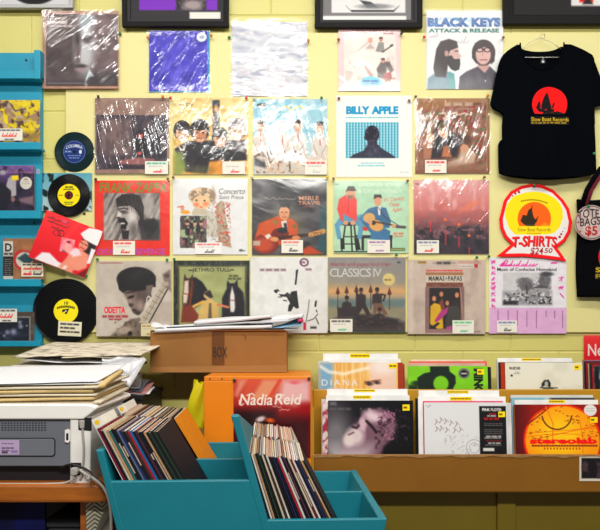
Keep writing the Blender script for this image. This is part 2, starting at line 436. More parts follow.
def art_two_men():
    f = (420, 5, 88/518); c = Cv((426.5, 11, 502.5, 88.5), f, n=150, bg=(226, 226, 228))
    c.rect(30, 0, 60, 500, (206, 212, 216), .8, soft=15)
    def blu(): pass
    c.text('BLACK KEYS', 44, 472, 76, 131, (44, 92, 150), bold=.075, space=1.06)
    c.noise((120, 170, 200), 16, 12, 6, .55, .7, .55, box=(44, 74, 472, 132))
    c.mix(np.zeros_like(c.X), INK)
    c.rect(44, 132, 472, 136, (226, 226, 228))
    c.text('ATTACK & RELEASE', 50, 464, 140, 164, (46, 110, 104), bold=.05)
    c.cursive(60, 112, 190, 26, (140, 128, 140), 3, 2.2, .8); c.cursive(180, 280, 224, 46, (140, 126, 140), 9, 2.2, .8)
    # profile of a bearded man
    c.poly([(40, 498), (46, 430), (90, 395), (180, 390), (206, 440), (208, 498)], (116, 140, 152), soft=5)
    c.poly([(160, 395), (200, 400), (208, 498), (180, 498)], (90, 150, 150), soft=4)
    c.poly([(95, 260), (120, 215), (170, 200), (215, 215), (224, 250), (190, 270), (170, 300), (160, 380), (150, 425), (90, 420), (78, 370)], (54, 38, 46), soft=4)
    c.poly([(176, 268), (222, 250), (228, 282), (242, 300), (232, 312), (232, 330), (180, 330), (165, 300)], (196, 164, 160), soft=3)
    c.poly([(165, 300), (185, 296), (200, 318), (234, 316), (236, 345), (230, 378), (205, 388), (180, 375), (160, 345)], (40, 30, 36), soft=3)
    c.ell(155, 285, 12, 18, (176, 140, 136), soft=3); c.line([(205, 272), (222, 270)], 6, (50, 36, 44))
    # the second, facing, with glasses
    c.poly([(225, 498), (232, 420), (270, 390), (335, 362), (410, 360), (440, 390), (452, 400), (452, 498)], (74, 68, 82), soft=4)
    c.poly([(335, 360), (345, 330), (400, 330), (405, 365), (380, 400)], (186, 150, 148), soft=3)
    c.ell(372, 280, 68, 76, (56, 40, 48), soft=3); c.poly([(306, 270), (320, 260), (330, 345), (304, 310)], (56, 40, 48), soft=3)
    c.poly([(410, 250), (440, 260), (436, 330), (415, 350)], (64, 46, 54), soft=3)
    c.ell(370, 292, 44, 58, (204, 168, 164), soft=4); c.poly([(320, 225), (390, 216), (420, 262), (380, 246), (335, 262)], (56, 40, 48), soft=4)
    for sx in (350, 394): c.mix(c.edge(np.abs(c.sd_ell(sx, 264, 19, 12))-2.5), (40, 30, 40))
    c.line([(366, 262), (378, 262)], 4, (40, 30, 40)); c.line([(352, 322), (392, 322)], 7, (150, 96, 100)); c.line([(370, 270), (366, 300)], 5, (170, 130, 128))
    c.line([(382, 400), (384, 450)], 6, (50, 46, 56)); c.ell(383, 445, 4, 5, (210, 210, 210)); c.line([(285, 498), (292, 440)], 4, (52, 48, 60))
    return c

def art_stage_dark():
    f = (90, 93, K); c = Cv((95, 98, 169, 173.5), f, bg=(140, 116, 108))
    c.noise((158, 134, 122), 60, 60, 3, .4, .7, .8)
    c.rect(40, 138, 480, 475, (62, 54, 68)); c.rect(64, 160, 255, 390, (128, 108, 106), .9, soft=16)
    c.noise((92, 78, 84), 30, 60, 12, .5, .7, .8, box=(40, 140, 480, 470))
    c.rect(330, 230, 440, 400, (48, 44, 60), .9, soft=12)
    c.poly([(265, 400), (275, 300), (300, 285), (340, 290), (350, 400)], (34, 34, 44), soft=5)
    c.ell(314, 265, 15, 20, (196, 110, 100), soft=3); c.ell(312, 246, 17, 12, (40, 34, 42), soft=3); c.ell(308, 376, 16, 9, (200, 100, 96), soft=4)
    c.poly([(180, 420), (300, 400), (400, 410), (430, 450), (170, 450)], (166, 112, 108), .8, soft=8)
    c.poly([(70, 470), (100, 440), (360, 450), (400, 470)], (54, 46, 60), .9, soft=6)
    c.rect(40, 400, 110, 470, (76, 66, 78), .8, soft=10); c.dashes(130, 340, 470, 8, (60, 50, 60), 4)
    c.dashes(385, 470, 45, 4, (90, 70, 70), 5)
    return c

def art_autumn_four():
    f = (168, 93, K); c = Cv((173, 98, 247.5, 174.5), f, bg=(216, 186, 130))
    c.grad((222, 200, 146), (206, 160, 92), 'y'); c.noise((236, 214, 160), 70, 50, 4, .4, .7, .8); c.noise((196, 150, 84), 30, 26, 14, .55, .75, .5)
    c.rect(278, 44, 322, 240, (52, 46, 48), .92, soft=5); c.ell(302, 100, 14, 24, (204, 150, 96), soft=5); c.ell(292, 60, 20, 14, (60, 70, 80), soft=5)
    c.poly([(40, 350), (120, 300), (480, 290), (492, 420), (260, 430), (240, 500), (110, 490), (60, 400)], (40, 36, 44), soft=6)
    c.poly([(36, 360), (90, 370), (120, 470), (80, 512), (36, 512)], (136, 150, 88), .9, soft=14)
    c.poly([(265, 430), (345, 415), (345, 512), (255, 512)], (206, 140, 62), .9, soft=12); c.ell(200, 480, 70, 26, (96, 96, 70), soft=14, a=.7)
    for x, y, r, sk, hr in ((88, 240, 48, (214, 164, 134), (38, 32, 36)), (198, 240, 54, (206, 150, 118), (34, 30, 34)), (325, 282, 46, (208, 154, 122), (44, 38, 40)), (434, 232, 54, (214, 164, 132), (120, 110, 110))):
        head(c, x, y, r, sk, hr, 1.25)
    c.poly([(60, 320), (88, 350), (112, 318), (104, 360), (76, 362)], (222, 214, 204), soft=3)
    c.poly([(380, 300), (480, 300), (490, 360), (400, 370)], (84, 74, 80), .8, soft=8)
    c.ell(130, 72, 22, 10, (70, 60, 50)); c.ell(130, 72, 17, 7, (216, 190, 140)); c.dashes(52, 96, 74, 5, (80, 64, 50), 4)
    c.rect(472, 430, 492, 490, (226, 140, 50), .9, soft=3)
    return c

def art_sky_suits():
    f = (248, 93, K); c = Cv((253.5, 99, 327, 174.5), f, bg=(160, 196, 208))
    c.grad((146, 192, 210), (190, 206, 208), 'y'); c.noise((190, 214, 220), 40, 50, 3, .4, .7, .7); c.noise((120, 172, 196), 30, 50, 23, .5, .7, .5, box=(40, 60, 490, 250))
    c.ell(88, 75, 34, 12, (50, 46, 46), rot=-4); c.ell(84, 86, 28, 8, (210, 214, 210)); c.dashes(60, 112, 90, 8, (210, 214, 214), 3)
    c.dashes(165, 198, 102, 14, (214, 226, 228), 3); c.dashes(370, 480, 96, 14, (200, 220, 226), 6)
    c.text('Trio', 205, 250, 80, 116, (210, 200, 90), shear=.2, a=0.); c.scrib(215, 350, 98, 34, (216, 200, 84), 8, 9, .95, 16)
    c.poly([(36, 512), (40, 270), (490, 260), (490, 512)], (206, 196, 188), .0)
    for x, y, w in ((78, 205, 48), (215, 210, 52), (312, 205, 52), (448, 215, 56)):
        c.poly([(x-w, 420), (x-w*.85, y+75), (x-20, y+40), (x+20, y+40), (x+w*.95, y+80), (x+w, 420)], (214, 204, 196), soft=5)
        c.poly([(x-12, y+42), (x+12, y+42), (x+4, y+110)], (238, 234, 230), soft=2); c.line([(x, y+45), (x+2, y+110)], 6, (150, 84, 80))
        c.ell(x, y+6, 24, 34, (220, 172, 150), soft=3); c.ell(x, y-24, 24, 14, (70, 46, 40), soft=3)
        c.ell(x-9, y+2, 4, 3, (90, 60, 56)); c.ell(x+9, y+2, 4, 3, (90, 60, 56)); c.line([(x-8, y+24), (x+8, y+24)], 4, (150, 90, 84))
        c.line([(x-w*.7, y+110), (x-w*.3, y+170)], 5, (150, 136, 130), .7); c.line([(x+w*.7, y+110), (x+w*.2, y+165)], 5, (150, 136, 130), .7)
    c.poly([(36, 400), (490, 390), (490, 512), (36, 512)], (206, 190, 176), .85, soft=14)
    c.noise((110, 92, 88), 18, 22, 41, .56, .7, .8, box=(36, 360, 360, 500)); c.noise((214, 160, 120), 26, 24, 51, .55, .75, .6, box=(120, 380, 360, 500))
    c.poly([(40, 400), (100, 430), (110, 470), (40, 450)], (60, 64, 76), .8, soft=8)
    return c

def art_half_tone():
    f = (332, 93, K); c = Cv((336.3, 95.5, 412, 177), f, n=170, bg=(228, 226, 222))
    c.text('BILLY', 88, 236, 82, 132, (40, 140, 176), bold=.06, space=.95); c.text('APPLE', 246, 414, 82, 132, (30, 140, 180), bold=.06, space=.95)
    c.dashes(86, 416, 153, 7, (70, 160, 180), 3); c.dashes(180, 322, 437, 7, (110, 180, 190), 6); c.dashes(160, 340, 453, 8, (100, 176, 190), 9); c.dashes(424, 486, 494, 8, (170, 190, 190), 4, .7)
    c.rect(84, 182, 416, 406, (176, 206, 214))
    inside = c.edge(c.sd_rect(84, 182, 416, 406))
    for i in range(18): c.mix(inside*c.edge(np.abs(c.X-(93+i*18.6))-4.6), (58, 146, 168), .8)
    for i in range(13): c.mix(inside*c.edge(np.abs(c.Y-(190+i*17.4))-3), (84, 160, 182), .62)
    c.poly([(108, 406), (130, 385), (195, 360), (222, 322), (290, 322), (310, 345), (390, 395), (398, 406)], (62, 58, 70), .92, soft=3)
    c.ell(250, 258, 45, 56, (52, 46, 58)); c.poly([(222, 290), (280, 290), (284, 330), (222, 330)], (66, 60, 72), .95, soft=2)
    c.ell(208, 278, 8, 14, (66, 58, 70)); c.noise((104, 96, 110), 20, 16, 5, .5, .75, .7, box=(205, 210, 300, 400))
    for i in range(18): c.mix(inside*c.edge(np.abs(c.X-(93+i*18.6))-2), (40, 100, 120), .25)
    return c

def art_mandala():
    f = (410, 93, K); c = Cv((415.3, 98.3, 489.5, 173.5), f, bg=(150, 112, 84))
    c.grad((156, 120, 90), (128, 90, 72), 'y'); c.rect(46, 60, 478, 478, (134, 96, 74), .9)
    c.noise((100, 62, 52), 26, 26, 3, .5, .65, .7, box=(46, 60, 478, 478)); c.noise((150, 40, 50), 12, 14, 13, .6, .72, .8, box=(46, 80, 478, 478)); c.noise((70, 120, 90), 10, 12, 43, .63, .74, .7, box=(46, 120, 478, 478))
    c.poly([(45, 110), (46, 60), (290, 60), (200, 100), (100, 110)], (150, 108, 70), .9, soft=10)
    c.dashes(215, 400, 70, 22, (196, 174, 160), 3); c.scrib(185, 370, 138, 34, (206, 186, 172), 8, 9, .95, 14); c.dashes(290, 400, 98, 10, (170, 140, 126), 6)
    c.poly([(130, 410), (140, 330), (155, 210), (180, 170), (230, 175), (250, 240), (290, 260), (310, 320), (290, 400)], (44, 36, 46), soft=6)
    c.poly([(196, 400), (208, 340), (235, 320), (262, 400)], (176, 116, 82), soft=6)
    c.ell(206, 238, 32, 46, (214, 170, 148), rot=-18, soft=4); c.poly([(165, 210), (190, 175), (230, 185), (215, 215), (180, 232)], (96, 84, 60), soft=4)
    c.ell(196, 232, 5, 4, (60, 40, 40)); c.ell(218, 228, 5, 4, (60, 40, 40)); c.line([(202, 262), (220, 258)], 5, (160, 90, 86))
    c.poly([(86, 410), (84, 320), (120, 290), (140, 330), (128, 410)], (166, 120, 98), soft=6); c.ell(128, 280, 26, 28, (206, 164, 138), soft=4); c.line([(118, 200), (128, 262)], 14, (200, 180, 150))
    c.poly([(300, 410), (320, 350), (350, 330), (410, 380), (400, 440), (230, 460), (240, 430)], (196, 172, 156), .9, soft=8)
    c.ell(340, 345, 26, 26, (196, 150, 128), soft=4); c.ell(350, 290, 26, 30, (92, 70, 58), soft=6); c.ell(300, 290, 24, 40, (60, 44, 50), soft=8)
    c.poly([(46, 420), (478, 440), (478, 480), (46, 480)], (150, 118, 100), .5, soft=12)
    c.line([(44, 60), (44, 480)], 5, (196, 170, 140), .6); c.line([(478, 60), (478, 480)], 5, (190, 160, 130), .6)
    return c

def art_red_yawn():
    f = (90, 175, K); c = Cv((94.5, 180.5, 169.7, 255.3), f, n=150, bg=(214, 54, 34))
    c.noise((226, 74, 48), 80, 120, 3, .45, .7, .6, rot=20)
    c.text('FRANK ZAPPA', 60, 480, 48, 106, (112, 134, 40), bold=.02, shear=.1)
    c.rect(86, 112, 436, 406, (150, 142, 138))
    B = (86, 112, 436, 406)
    c.noise((92, 86, 84), 16, 90, 6, .45, .65, .8, rot=24, box=B); c.noise((196, 190, 186), 14, 80, 26, .55, .7, .7, rot=24, box=B)
    c.poly([(320, 406), (300, 300), (350, 270), (436, 280), (436, 406)], (70, 64, 66), soft=8)
    c.poly([(330, 150), (380, 130), (410, 200), (360, 260), (320, 240)], (176, 170, 166), .8, soft=12); c.poly([(330, 290), (400, 270), (430, 320), (370, 400), (330, 340)], (44, 40, 44), soft=8)
    c.poly([(168, 200), (160, 150), (200, 120), (262, 114), (312, 130), (336, 200), (332, 290), (316, 330), (296, 300), (300, 240), (270, 205), (210, 196)], (44, 38, 40), soft=5)
    c.poly([(184, 198), (250, 190), (292, 230), (302, 300), (292, 370), (250, 404), (222, 404), (206, 350), (186, 300), (168, 262), (176, 230)], (168, 160, 156), soft=4)
    c.ell(262, 262, 22, 44, (206, 200, 196), soft=14); c.ell(272, 345, 22, 46, (112, 106, 104), soft=14); c.ell(205, 232, 30, 12, (84, 76, 76), soft=6); c.line([(174, 214), (214, 206), (236, 214)], 8, (48, 40, 42), soft=3)
    c.poly([(176, 226), (164, 262), (186, 268), (200, 240)], (210, 202, 198), soft=4); c.ell(178, 266, 12, 6, (70, 62, 62), soft=3)
    c.poly([(172, 272), (214, 266), (236, 300), (232, 316), (212, 298), (182, 300)], (34, 28, 32), soft=4); c.ell(210, 322, 17, 28, (22, 18, 22), soft=3); c.ell(205, 302, 13, 5, (214, 210, 206), soft=2); c.ell(212, 340, 10, 7, (110, 90, 90), soft=3)
    for k in range(10): c.line([(190+k*13, 130+abs(k-4)*5), (206+k*14, 190+k*9)], 3, (96, 88, 88) if k % 2 else (26, 22, 24), .7, soft=2)
    for k in range(5): c.line([(306+k*5, 200), (300+k*8, 320)], 3, (90, 84, 84) if k % 2 else (24, 20, 22), .7, soft=2)
    c.ell(300, 268, 9, 18, (140, 130, 128), soft=4)
    c.poly([(196, 350), (245, 345), (240, 400), (205, 400)], (44, 38, 42), soft=4); c.rect(86, 406, 436, 410, (150, 30, 24), .6)
    c.text('CHUNGA\'S', 40, 250, 458, 496, (170, 90, 170), bold=.03); c.text('REVENGE', 284, 470, 458, 496, (170, 90, 170), bold=.03)
    return c

def art_angel():
    f = (168, 175, K); c = Cv((173, 178.5, 247.7, 254.5), f, n=150, bg=(224, 224, 224))
    c.poly([(300, 190), (330, 158), (352, 170), (360, 260), (372, 330), (398, 455), (318, 435), (300, 300)], (176, 160, 140), soft=3)
    c.noise((198, 90, 76), 12, 12, 4, .58, .7, .9, box=(290, 165, 390, 440)); c.noise((110, 100, 88), 9, 9, 14, .6, .7, .6, box=(250, 165, 390, 440))
    c.ell(214, 130, 84, 52, (148, 128, 108), soft=4); c.noise((226, 200, 170), 16, 14, 8, .55, .7, .9, box=(135, 82, 295, 185)); c.ell(282, 130, 14, 60, (150, 130, 110), a=.6, soft=6)
    c.ell(208, 172, 56, 44, (226, 186, 148), soft=3); c.ell(178, 186, 16, 12, (222, 130, 100), soft=8); c.ell(234, 180, 16, 12, (222, 134, 100), soft=8)
    c.ell(178, 158, 7, 6, (60, 90, 70)); c.ell(228, 160, 7, 6, (60, 90, 70)); c.line([(200, 200), (214, 200)], 5, (180, 70, 60))
    c.poly([(230, 215), (290, 230), (310, 330), (290, 390), (245, 380), (240, 260)], (196, 190, 178), soft=4); c.noise((140, 134, 124), 8, 16, 28, .55, .7, .6, box=(235, 225, 310, 390))
    c.poly([(150, 230), (165, 205), (240, 215), (240, 250), (150, 250)], (188, 176, 156), soft=4)
    c.ell(108, 232, 30, 13, (222, 156, 70), soft=3); c.ell(90, 206, 12, 18, (206, 150, 120), soft=3); c.line([(60, 200), (92, 196)], 8, (200, 110, 100))
    c.rect(76, 255, 240, 455, (98, 84, 82)); B = (76, 255, 240, 455)
    c.noise((160, 110, 120), 20, 50, 9, .5, .65, .9, box=B); c.noise((40, 40, 46), 18, 40, 19, .5, .65, .9, box=B); c.noise((170, 190, 150), 22, 30, 29, .6, .75, .8, box=B)
    for x in (120, 168, 206): c.ell(x, 300, 11, 15, (206, 160, 138), soft=3); c.ell(x, 290, 12, 8, (40, 34, 36), soft=3)
    c.text('Concerto', 318, 480, 84, 118, (70, 66, 70), shear=.25); c.text('Saint Preux', 318, 474, 126, 150, (84, 80, 84), shear=.2)
    c.ell(455, 470, 14, 9, (120, 120, 124)); c.dashes(448, 482, 472, 8, (110, 110, 110), 3)
    return c

def art_guitar_man():
    f = (248, 175, K); c = Cv((252, 179, 326.7, 255), f, n=150, bg=(70, 66, 72))
    c.grad((62, 60, 66), (78, 74, 78), 'y'); c.noise((104, 100, 104), 90, 40, 3, .5, .75, .7); c.noise((34, 32, 38), 60, 60, 13, .5, .7, .6)
    c.poly([(460, 200), (500, 190), (500, 500), (430, 500)], (30, 84, 92), .8, soft=16)
    c.ell(230, 330, 110, 120, (150, 140, 100), a=.45, soft=50)
    c.poly([(40, 400), (70, 300), (190, 255), (280, 275), (310, 310), (312, 400), (240, 430), (90, 450)], (190, 92, 44), soft=5)
    c.poly([(205, 290), (240, 280), (252, 380), (225, 380)], (210, 206, 200), soft=3); c.poly([(222, 300), (240, 300), (250, 370), (232, 370)], (40, 40, 56), soft=2)
    c.ell(226, 234, 33, 46, (204, 146, 106), soft=3); c.poly([(192, 220), (200, 180), (256, 180), (262, 215), (240, 200), (205, 202)], (40, 30, 30), soft=3)
    c.ell(212, 232, 5, 3, (60, 36, 30)); c.ell(240, 232, 5, 3, (60, 36, 30)); c.line([(214, 262), (240, 262)], 5, (150, 70, 60)); c.line([(227, 236), (224, 250)], 4, (166, 110, 80))
    c.ell(110, 430, 80, 62, (120, 40, 28), soft=4); c.ell(200, 370, 54, 40, (110, 36, 26), soft=4); c.ell(215, 345, 30, 18, (26, 22, 24), soft=3)
    c.ell(100, 435, 60, 44, (180, 80, 40), soft=14); c.line([(185, 395), (400, 370)], 18, (60, 26, 20)); c.line([(390, 372), (470, 350)], 30, (190, 146, 92), soft=3); c.noise((110, 70, 40), 8, 8, 7, .5, .7, .7, box=(390, 340, 470, 385))
    c.poly([(60, 350), (120, 370), (190, 400), (180, 420), (120, 400)], (200, 100, 50), soft=4); c.poly([(105, 380), (130, 365), (145, 380), (120, 402)], (226, 220, 210), soft=2); c.ell(165, 400, 26, 14, (206, 150, 108), soft=3); c.ell(300, 392, 26, 16, (206, 140, 96), soft=4)
    c.rect(32, 410, 76, 440, (190, 186, 180), .8, soft=3); c.ell(170, 292, 14, 12, (120, 130, 60), a=.8, soft=4); c.ell(290, 320, 14, 14, (110, 110, 50), a=.8, soft=4)
    c.text('MERLE', 318, 442, 132, 156, (206, 150, 120), bold=.02); c.text('TRAVIS', 312, 448, 162, 186, (200, 140, 110), bold=.02)
    c.dashes(350, 410, 197, 6, (170, 84, 70), 2); c.scrib(105, 300, 146, 16, (180, 170, 160), 4, 5, .7, 11)
    c.poly([(330, 470), (380, 440), (470, 490), (350, 500)], (190, 80, 30), .9, soft=8)
    return c

def art_country_duo():
    f = (330, 175, K); c = Cv((334, 181, 408.5, 253), f, n=160, bg=(166, 200, 170))
    c.noise((180, 212, 182), 90, 80, 3, .4, .7, .8)
    c.text('GEORGE JONES', 178, 456, 50, 74, (202, 222, 200), bold=.02); c.text('& GENE PITNEY', 172, 452, 90, 112, (202, 222, 200), bold=.02); c.dashes(28, 60, 58, 7, (110, 140, 120), 4)
    c.line([(24, 478), (240, 478)], 9, (60, 78, 70)); c.rect(158, 375, 390, 395, (46, 40, 46)); c.rect(372, 390, 388, 470, (50, 44, 48)); c.rect(196, 390, 212, 470, (50, 44, 48))
    for x0, x1 in ((96, 74), (130, 138), (150, 168)): c.line([(x0, 305), (x1, 470)], 10, (40, 36, 42))
    c.line([(84, 385), (165, 385)], 7, (40, 36, 42)); c.line([(80, 430), (165, 430)], 7, (40, 36, 42)); c.ell(120, 305, 52, 12, (44, 38, 44))
    c.poly([(82, 235), (160, 235), (216, 300), (196, 400), (168, 400), (178, 320), (120, 290), (60, 320), (72, 400), (46, 400), (28, 310)], (98, 146, 172), soft=4)
    c.poly([(64, 395), (90, 395), (92, 462), (66, 462)], (30, 28, 34), soft=2); c.poly([(150, 395), (178, 395), (192, 468), (160, 466)], (30, 28, 34), soft=2)
    c.poly([(56, 150), (100, 122), (150, 128), (168, 160), (166, 290), (148, 280), (82, 240), (84, 290), (66, 280), (44, 215)], (214, 76, 70), soft=4)
    c.ell(128, 115, 30, 36, (206, 158, 130), soft=3); c.poly([(98, 105), (112, 70), (150, 70), (164, 98), (140, 100), (112, 98)], (64, 52, 50), soft=3); c.poly([(106, 125), (150, 128), (140, 150), (112, 148)], (110, 88, 78), .7, soft=5)
    c.ell(98, 298, 16, 14, (200, 150, 124), soft=2); c.ell(142, 298, 16, 14, (200, 150, 124), soft=2); c.line([(118, 140), (112, 235)], 5, (170, 50, 48))
    c.poly([(182, 270), (240, 210), (290, 195), (350, 205), (380, 290), (370, 330), (330, 330), (250, 360), (210, 310)], (62, 106, 138), soft=4)
    c.poly([(180, 250), (240, 240), (250, 290), (200, 290)], (84, 134, 162), soft=6); c.poly([(250, 400), (255, 345), (340, 330), (376, 350), (370, 410)], (68, 116, 150), soft=4)
    c.poly([(296, 195), (318, 195), (312, 250), (302, 250)], (220, 222, 216), soft=2)
    c.ell(298, 160, 24, 34, (204, 150, 122), soft=3); c.poly([(272, 150), (276, 122), (318, 122), (324, 145), (300, 138)], (48, 36, 36), soft=3)
    c.ell(245, 268, 36, 32, (206, 160, 106), soft=3); c.ell(288, 315, 46, 34, (202, 154, 98), rot=20, soft=3); c.ell(272, 298, 14, 14, (50, 34, 26), soft=2); c.line([(280, 292), (420, 318)], 9, (80, 50, 40)); c.line([(415, 322), (466, 326)], 18, (90, 84, 84), soft=3)
    c.line([(300, 200), (340, 260), (425, 312)], 4, (50, 50, 56)); c.ell(245, 290, 22, 12, (204, 154, 124), rot=30, soft=3); c.ell(398, 318, 14, 12, (204, 154, 124), soft=3)
    c.poly([(205, 320), (240, 330), (230, 350), (205, 345)], (180, 50, 44), soft=3)
    red = (206, 84, 74)
    c.text("It's Country", 336, 462, 134, 166, red, shear=.35, wob=lambda x, y: (x, y-(x-336)*.09+8)); c.text('Time', 370, 432, 170, 196, red, shear=.35, wob=lambda x, y: (x, y-(x-370)*.09+4)); c.text('Again', 384, 450, 202, 232, red, shear=.35, wob=lambda x, y: (x, y-(x-384)*.09+4))
    c.dashes(395, 462, 365, 12, (200, 110, 90), 3); c.dashes(400, 462, 382, 8, (200, 110, 90), 5); c.rect(375, 455, 468, 474, (94, 110, 70)); c.dashes(382, 462, 464, 6, (200, 190, 120), 4)
    return c

def art_red_haze():
    f = (408, 175, K); c = Cv((414, 180, 489, 254), f, bg=(200, 140, 140))
    c.grad((214, 158, 158), (190, 116, 112), 'y', hi=250); c.grad((0, 0, 0), (46, 42, 56), 'y', 0)
    t = np.clip((c.Y-210)/(400-210), 0, 1); c.mix(t, (58, 50, 62), .95)
    c.noise((230, 190, 188), 30, 130, 3, .5, .75, .5, box=(60, 20, 480, 220)); c.noise((176, 104, 100), 60, 40, 13, .5, .7, .6, box=(40, 180, 500, 330))
    c.noise((30, 32, 44), 40, 40, 23, .45, .7, .8, box=(35, 320, 505, 500)); c.noise((150, 110, 112), 22, 20, 33, .6, .75, .7, box=(35, 230, 505, 400))
    c.ell(385, 192, 50, 12, (226, 130, 96), rot=-30, a=.8, soft=14)
    for x, y0, y1 in ((140, 290, 350), (235, 350, 430), (318, 385, 445), (382, 455, 490)): c.line([(x, y0), (x, y1)], 6, (230, 60, 70), .9, soft=4)
    for x, y in ((232, 278), (318, 308), (380, 378)): c.ell(x, y, 9, 8, (236, 120, 70), soft=4)
    c.line([(46, 56), (64, 56)], 5, (60, 50, 60))
    return c

def art_profile_guitar():
    f = (90, 255, K); c = Cv((96.3, 261, 171.5, 336.3), f, n=150, bg=(186, 176, 166))
    c.noise((198, 190, 180), 120, 120, 3, .4, .7, .7); c.rect(380, 290, 520, 420, (176, 164, 154), .9, soft=8)
    c.poly([(350, 300), (380, 180), (410, 190), (420, 300)], (150, 138, 130), .0)
    c.poly([(195, 215), (240, 190), (370, 190), (385, 260), (345, 300), (330, 350), (300, 378), (268, 362), (262, 340), (250, 322), (240, 300), (235, 270), (210, 240)], (96, 84, 80), soft=4)
    c.poly([(210, 240), (250, 226), (290, 250), (290, 330), (262, 345), (244, 308)], (126, 112, 106), soft=10)
    c.ell(312, 318, 24, 34, (150, 134, 126), soft=16); c.ell(252, 292, 10, 20, (146, 130, 122), rot=-20, soft=6); c.ell(300, 360, 14, 10, (60, 50, 48), soft=8)
    c.ell(256, 262, 20, 8, (34, 28, 28), rot=-20, soft=4); c.line([(225, 238), (268, 230)], 7, (44, 36, 36), soft=3); c.ell(256, 312, 15, 12, (80, 68, 66), soft=3); c.ell(276, 344, 14, 9, (70, 54, 54), soft=3)
    c.ell(288, 150, 122, 76, (40, 36, 40), soft=4); c.poly([(172, 170), (180, 215), (205, 236), (240, 215), (350, 200), (410, 200), (408, 130)], (40, 36, 40), soft=4)
    c.poly([(350, 190), (395, 185), (380, 240), (355, 250)], (110, 98, 92), soft=4); c.mix(c.edge(np.abs(c.sd_ell(366, 285, 13, 26))-2.5), (210, 204, 196))
    c.ell(300, 120, 60, 20, (70, 66, 70), rot=-20, a=.5, soft=18)
    c.poly([(120, 510), (180, 460), (250, 400), (310, 390), (340, 430), (320, 510)], (120, 108, 98), soft=6); c.noise((70, 60, 54), 20, 20, 6, .5, .7, .6, box=(130, 400, 340, 505))
    c.ell(215, 470, 50, 24, (160, 146, 134), rot=-10, soft=8); c.ell(250, 490, 14, 14, (30, 26, 28), soft=5)
    c.poly([(305, 420), (455, 170), (490, 190), (360, 440)], (176, 166, 152), soft=3); c.line([(370, 420), (488, 205)], 8, (40, 36, 38)); c.line([(340, 410), (470, 190)], 3, (120, 110, 100)); 
    for i in range(7): c.line([(330+i*20, 385-i*33), (358+i*20, 402-i*33)], 3, (110, 100, 92))
    c.poly([(450, 120), (500, 90), (505, 230), (470, 200)], (128, 116, 108), soft=5); c.ell(470, 180, 22, 14, (170, 156, 146), soft=4); c.ell(480, 130, 16, 12, (90, 80, 76), soft=4)
    red = (214, 36, 62)
    c.text('ODETTA', 88, 220, 322, 364, red, bold=.04); c.dashes(78, 236, 383, 14, (150, 40, 54), 3); c.dashes(118, 196, 401, 9, (150, 40, 54), 5); c.dashes(60, 210, 50, 5, (150, 60, 66), 6)
    return c

def art_horses():
    f = (168, 255, K); c = Cv((173.5, 260.5, 249.5, 336), f, n=140, bg=(36, 46, 40))
    c.noise((96, 92, 74), 14, 40, 3, .55, .75, .7); c.rect(60, 66, 488, 500, (90, 84, 66)); c.rect(72, 74, 478, 500, (150, 154, 110))
    c.grad((0, 0, 0), (0, 0, 0), 'y', 0); c.noise((170, 172, 128), 120, 80, 9, .4, .7, .7, box=(74, 76, 476, 400))
    c.text('JETHRO TULL', 152, 388, 80, 110, (52, 56, 44), bold=.015); c.line([(132, 95), (152, 95)], 8, (60, 60, 48)); c.line([(390, 93), (408, 93)], 8, (60, 60, 48)); c.dashes(380, 452, 130, 11, (70, 70, 54), 3); c.dashes(375, 455, 148, 12, (70, 70, 54), 4)
    br, bk = (70, 48, 42), (36, 32, 40)
    c.poly([(135, 150), (170, 138), (214, 168), (250, 225), (262, 262), (210, 300), (170, 330), (120, 300)], bk, soft=5)
    c.poly([(98, 150), (104, 116), (118, 146), (138, 144), (154, 120), (160, 158), (166, 210), (152, 260), (140, 318), (112, 330), (90, 312), (88, 262), (96, 200)], br, soft=4)
    c.poly([(104, 162), (128, 158), (128, 230), (116, 300), (94, 300), (94, 250)], (204, 186, 172), soft=6); c.ell(140, 190, 7, 9, (20, 16, 18), soft=3); c.ell(104, 306, 10, 7, (120, 80, 74), soft=3); c.line([(96, 240), (152, 250)], 6, (130, 60, 40), soft=2); c.line([(150, 165), (138, 318)], 6, (150, 70, 44), .8, soft=2)
    c.poly([(336, 420), (338, 270), (360, 220), (392, 196), (440, 200), (470, 235), (478, 300), (478, 420)], bk, soft=6)
    c.poly([(366, 190), (370, 158), (386, 176), (414, 176), (432, 154), (436, 190), (432, 250), (424, 330), (412, 368), (388, 366), (378, 320), (368, 250)], (46, 42, 50), soft=4)
    c.poly([(388, 250), (400, 196), (414, 250), (418, 330), (410, 356), (390, 354), (386, 310)], (216, 208, 202), soft=5); c.ell(380, 226, 6, 8, (14, 12, 16), soft=2); c.ell(426, 226, 6, 8, (14, 12, 16), soft=2); c.line([(372, 282), (428, 282)], 5, (110, 70, 50), soft=2)
    c.poly([(80, 420), (90, 320), (150, 310), (180, 360), (230, 420)], (120, 56, 40), soft=6)
    c.poly([(180, 420), (210, 300), (260, 270), (310, 300), (320, 420)], (196, 166, 110), soft=5); c.ell(250, 250, 28, 26, (190, 160, 120), soft=4); c.poly([(222, 240), (262, 218), (282, 262), (262, 270)], (54, 50, 52), soft=4)
    c.line([(160, 320), (220, 290)], 16, (206, 160, 90), soft=3); c.line([(310, 310), (375, 325)], 15, (190, 120, 90), soft=3); c.poly([(255, 300), (270, 300), (275, 420), (248, 420)], (90, 80, 70), .8, soft=3)
    return c

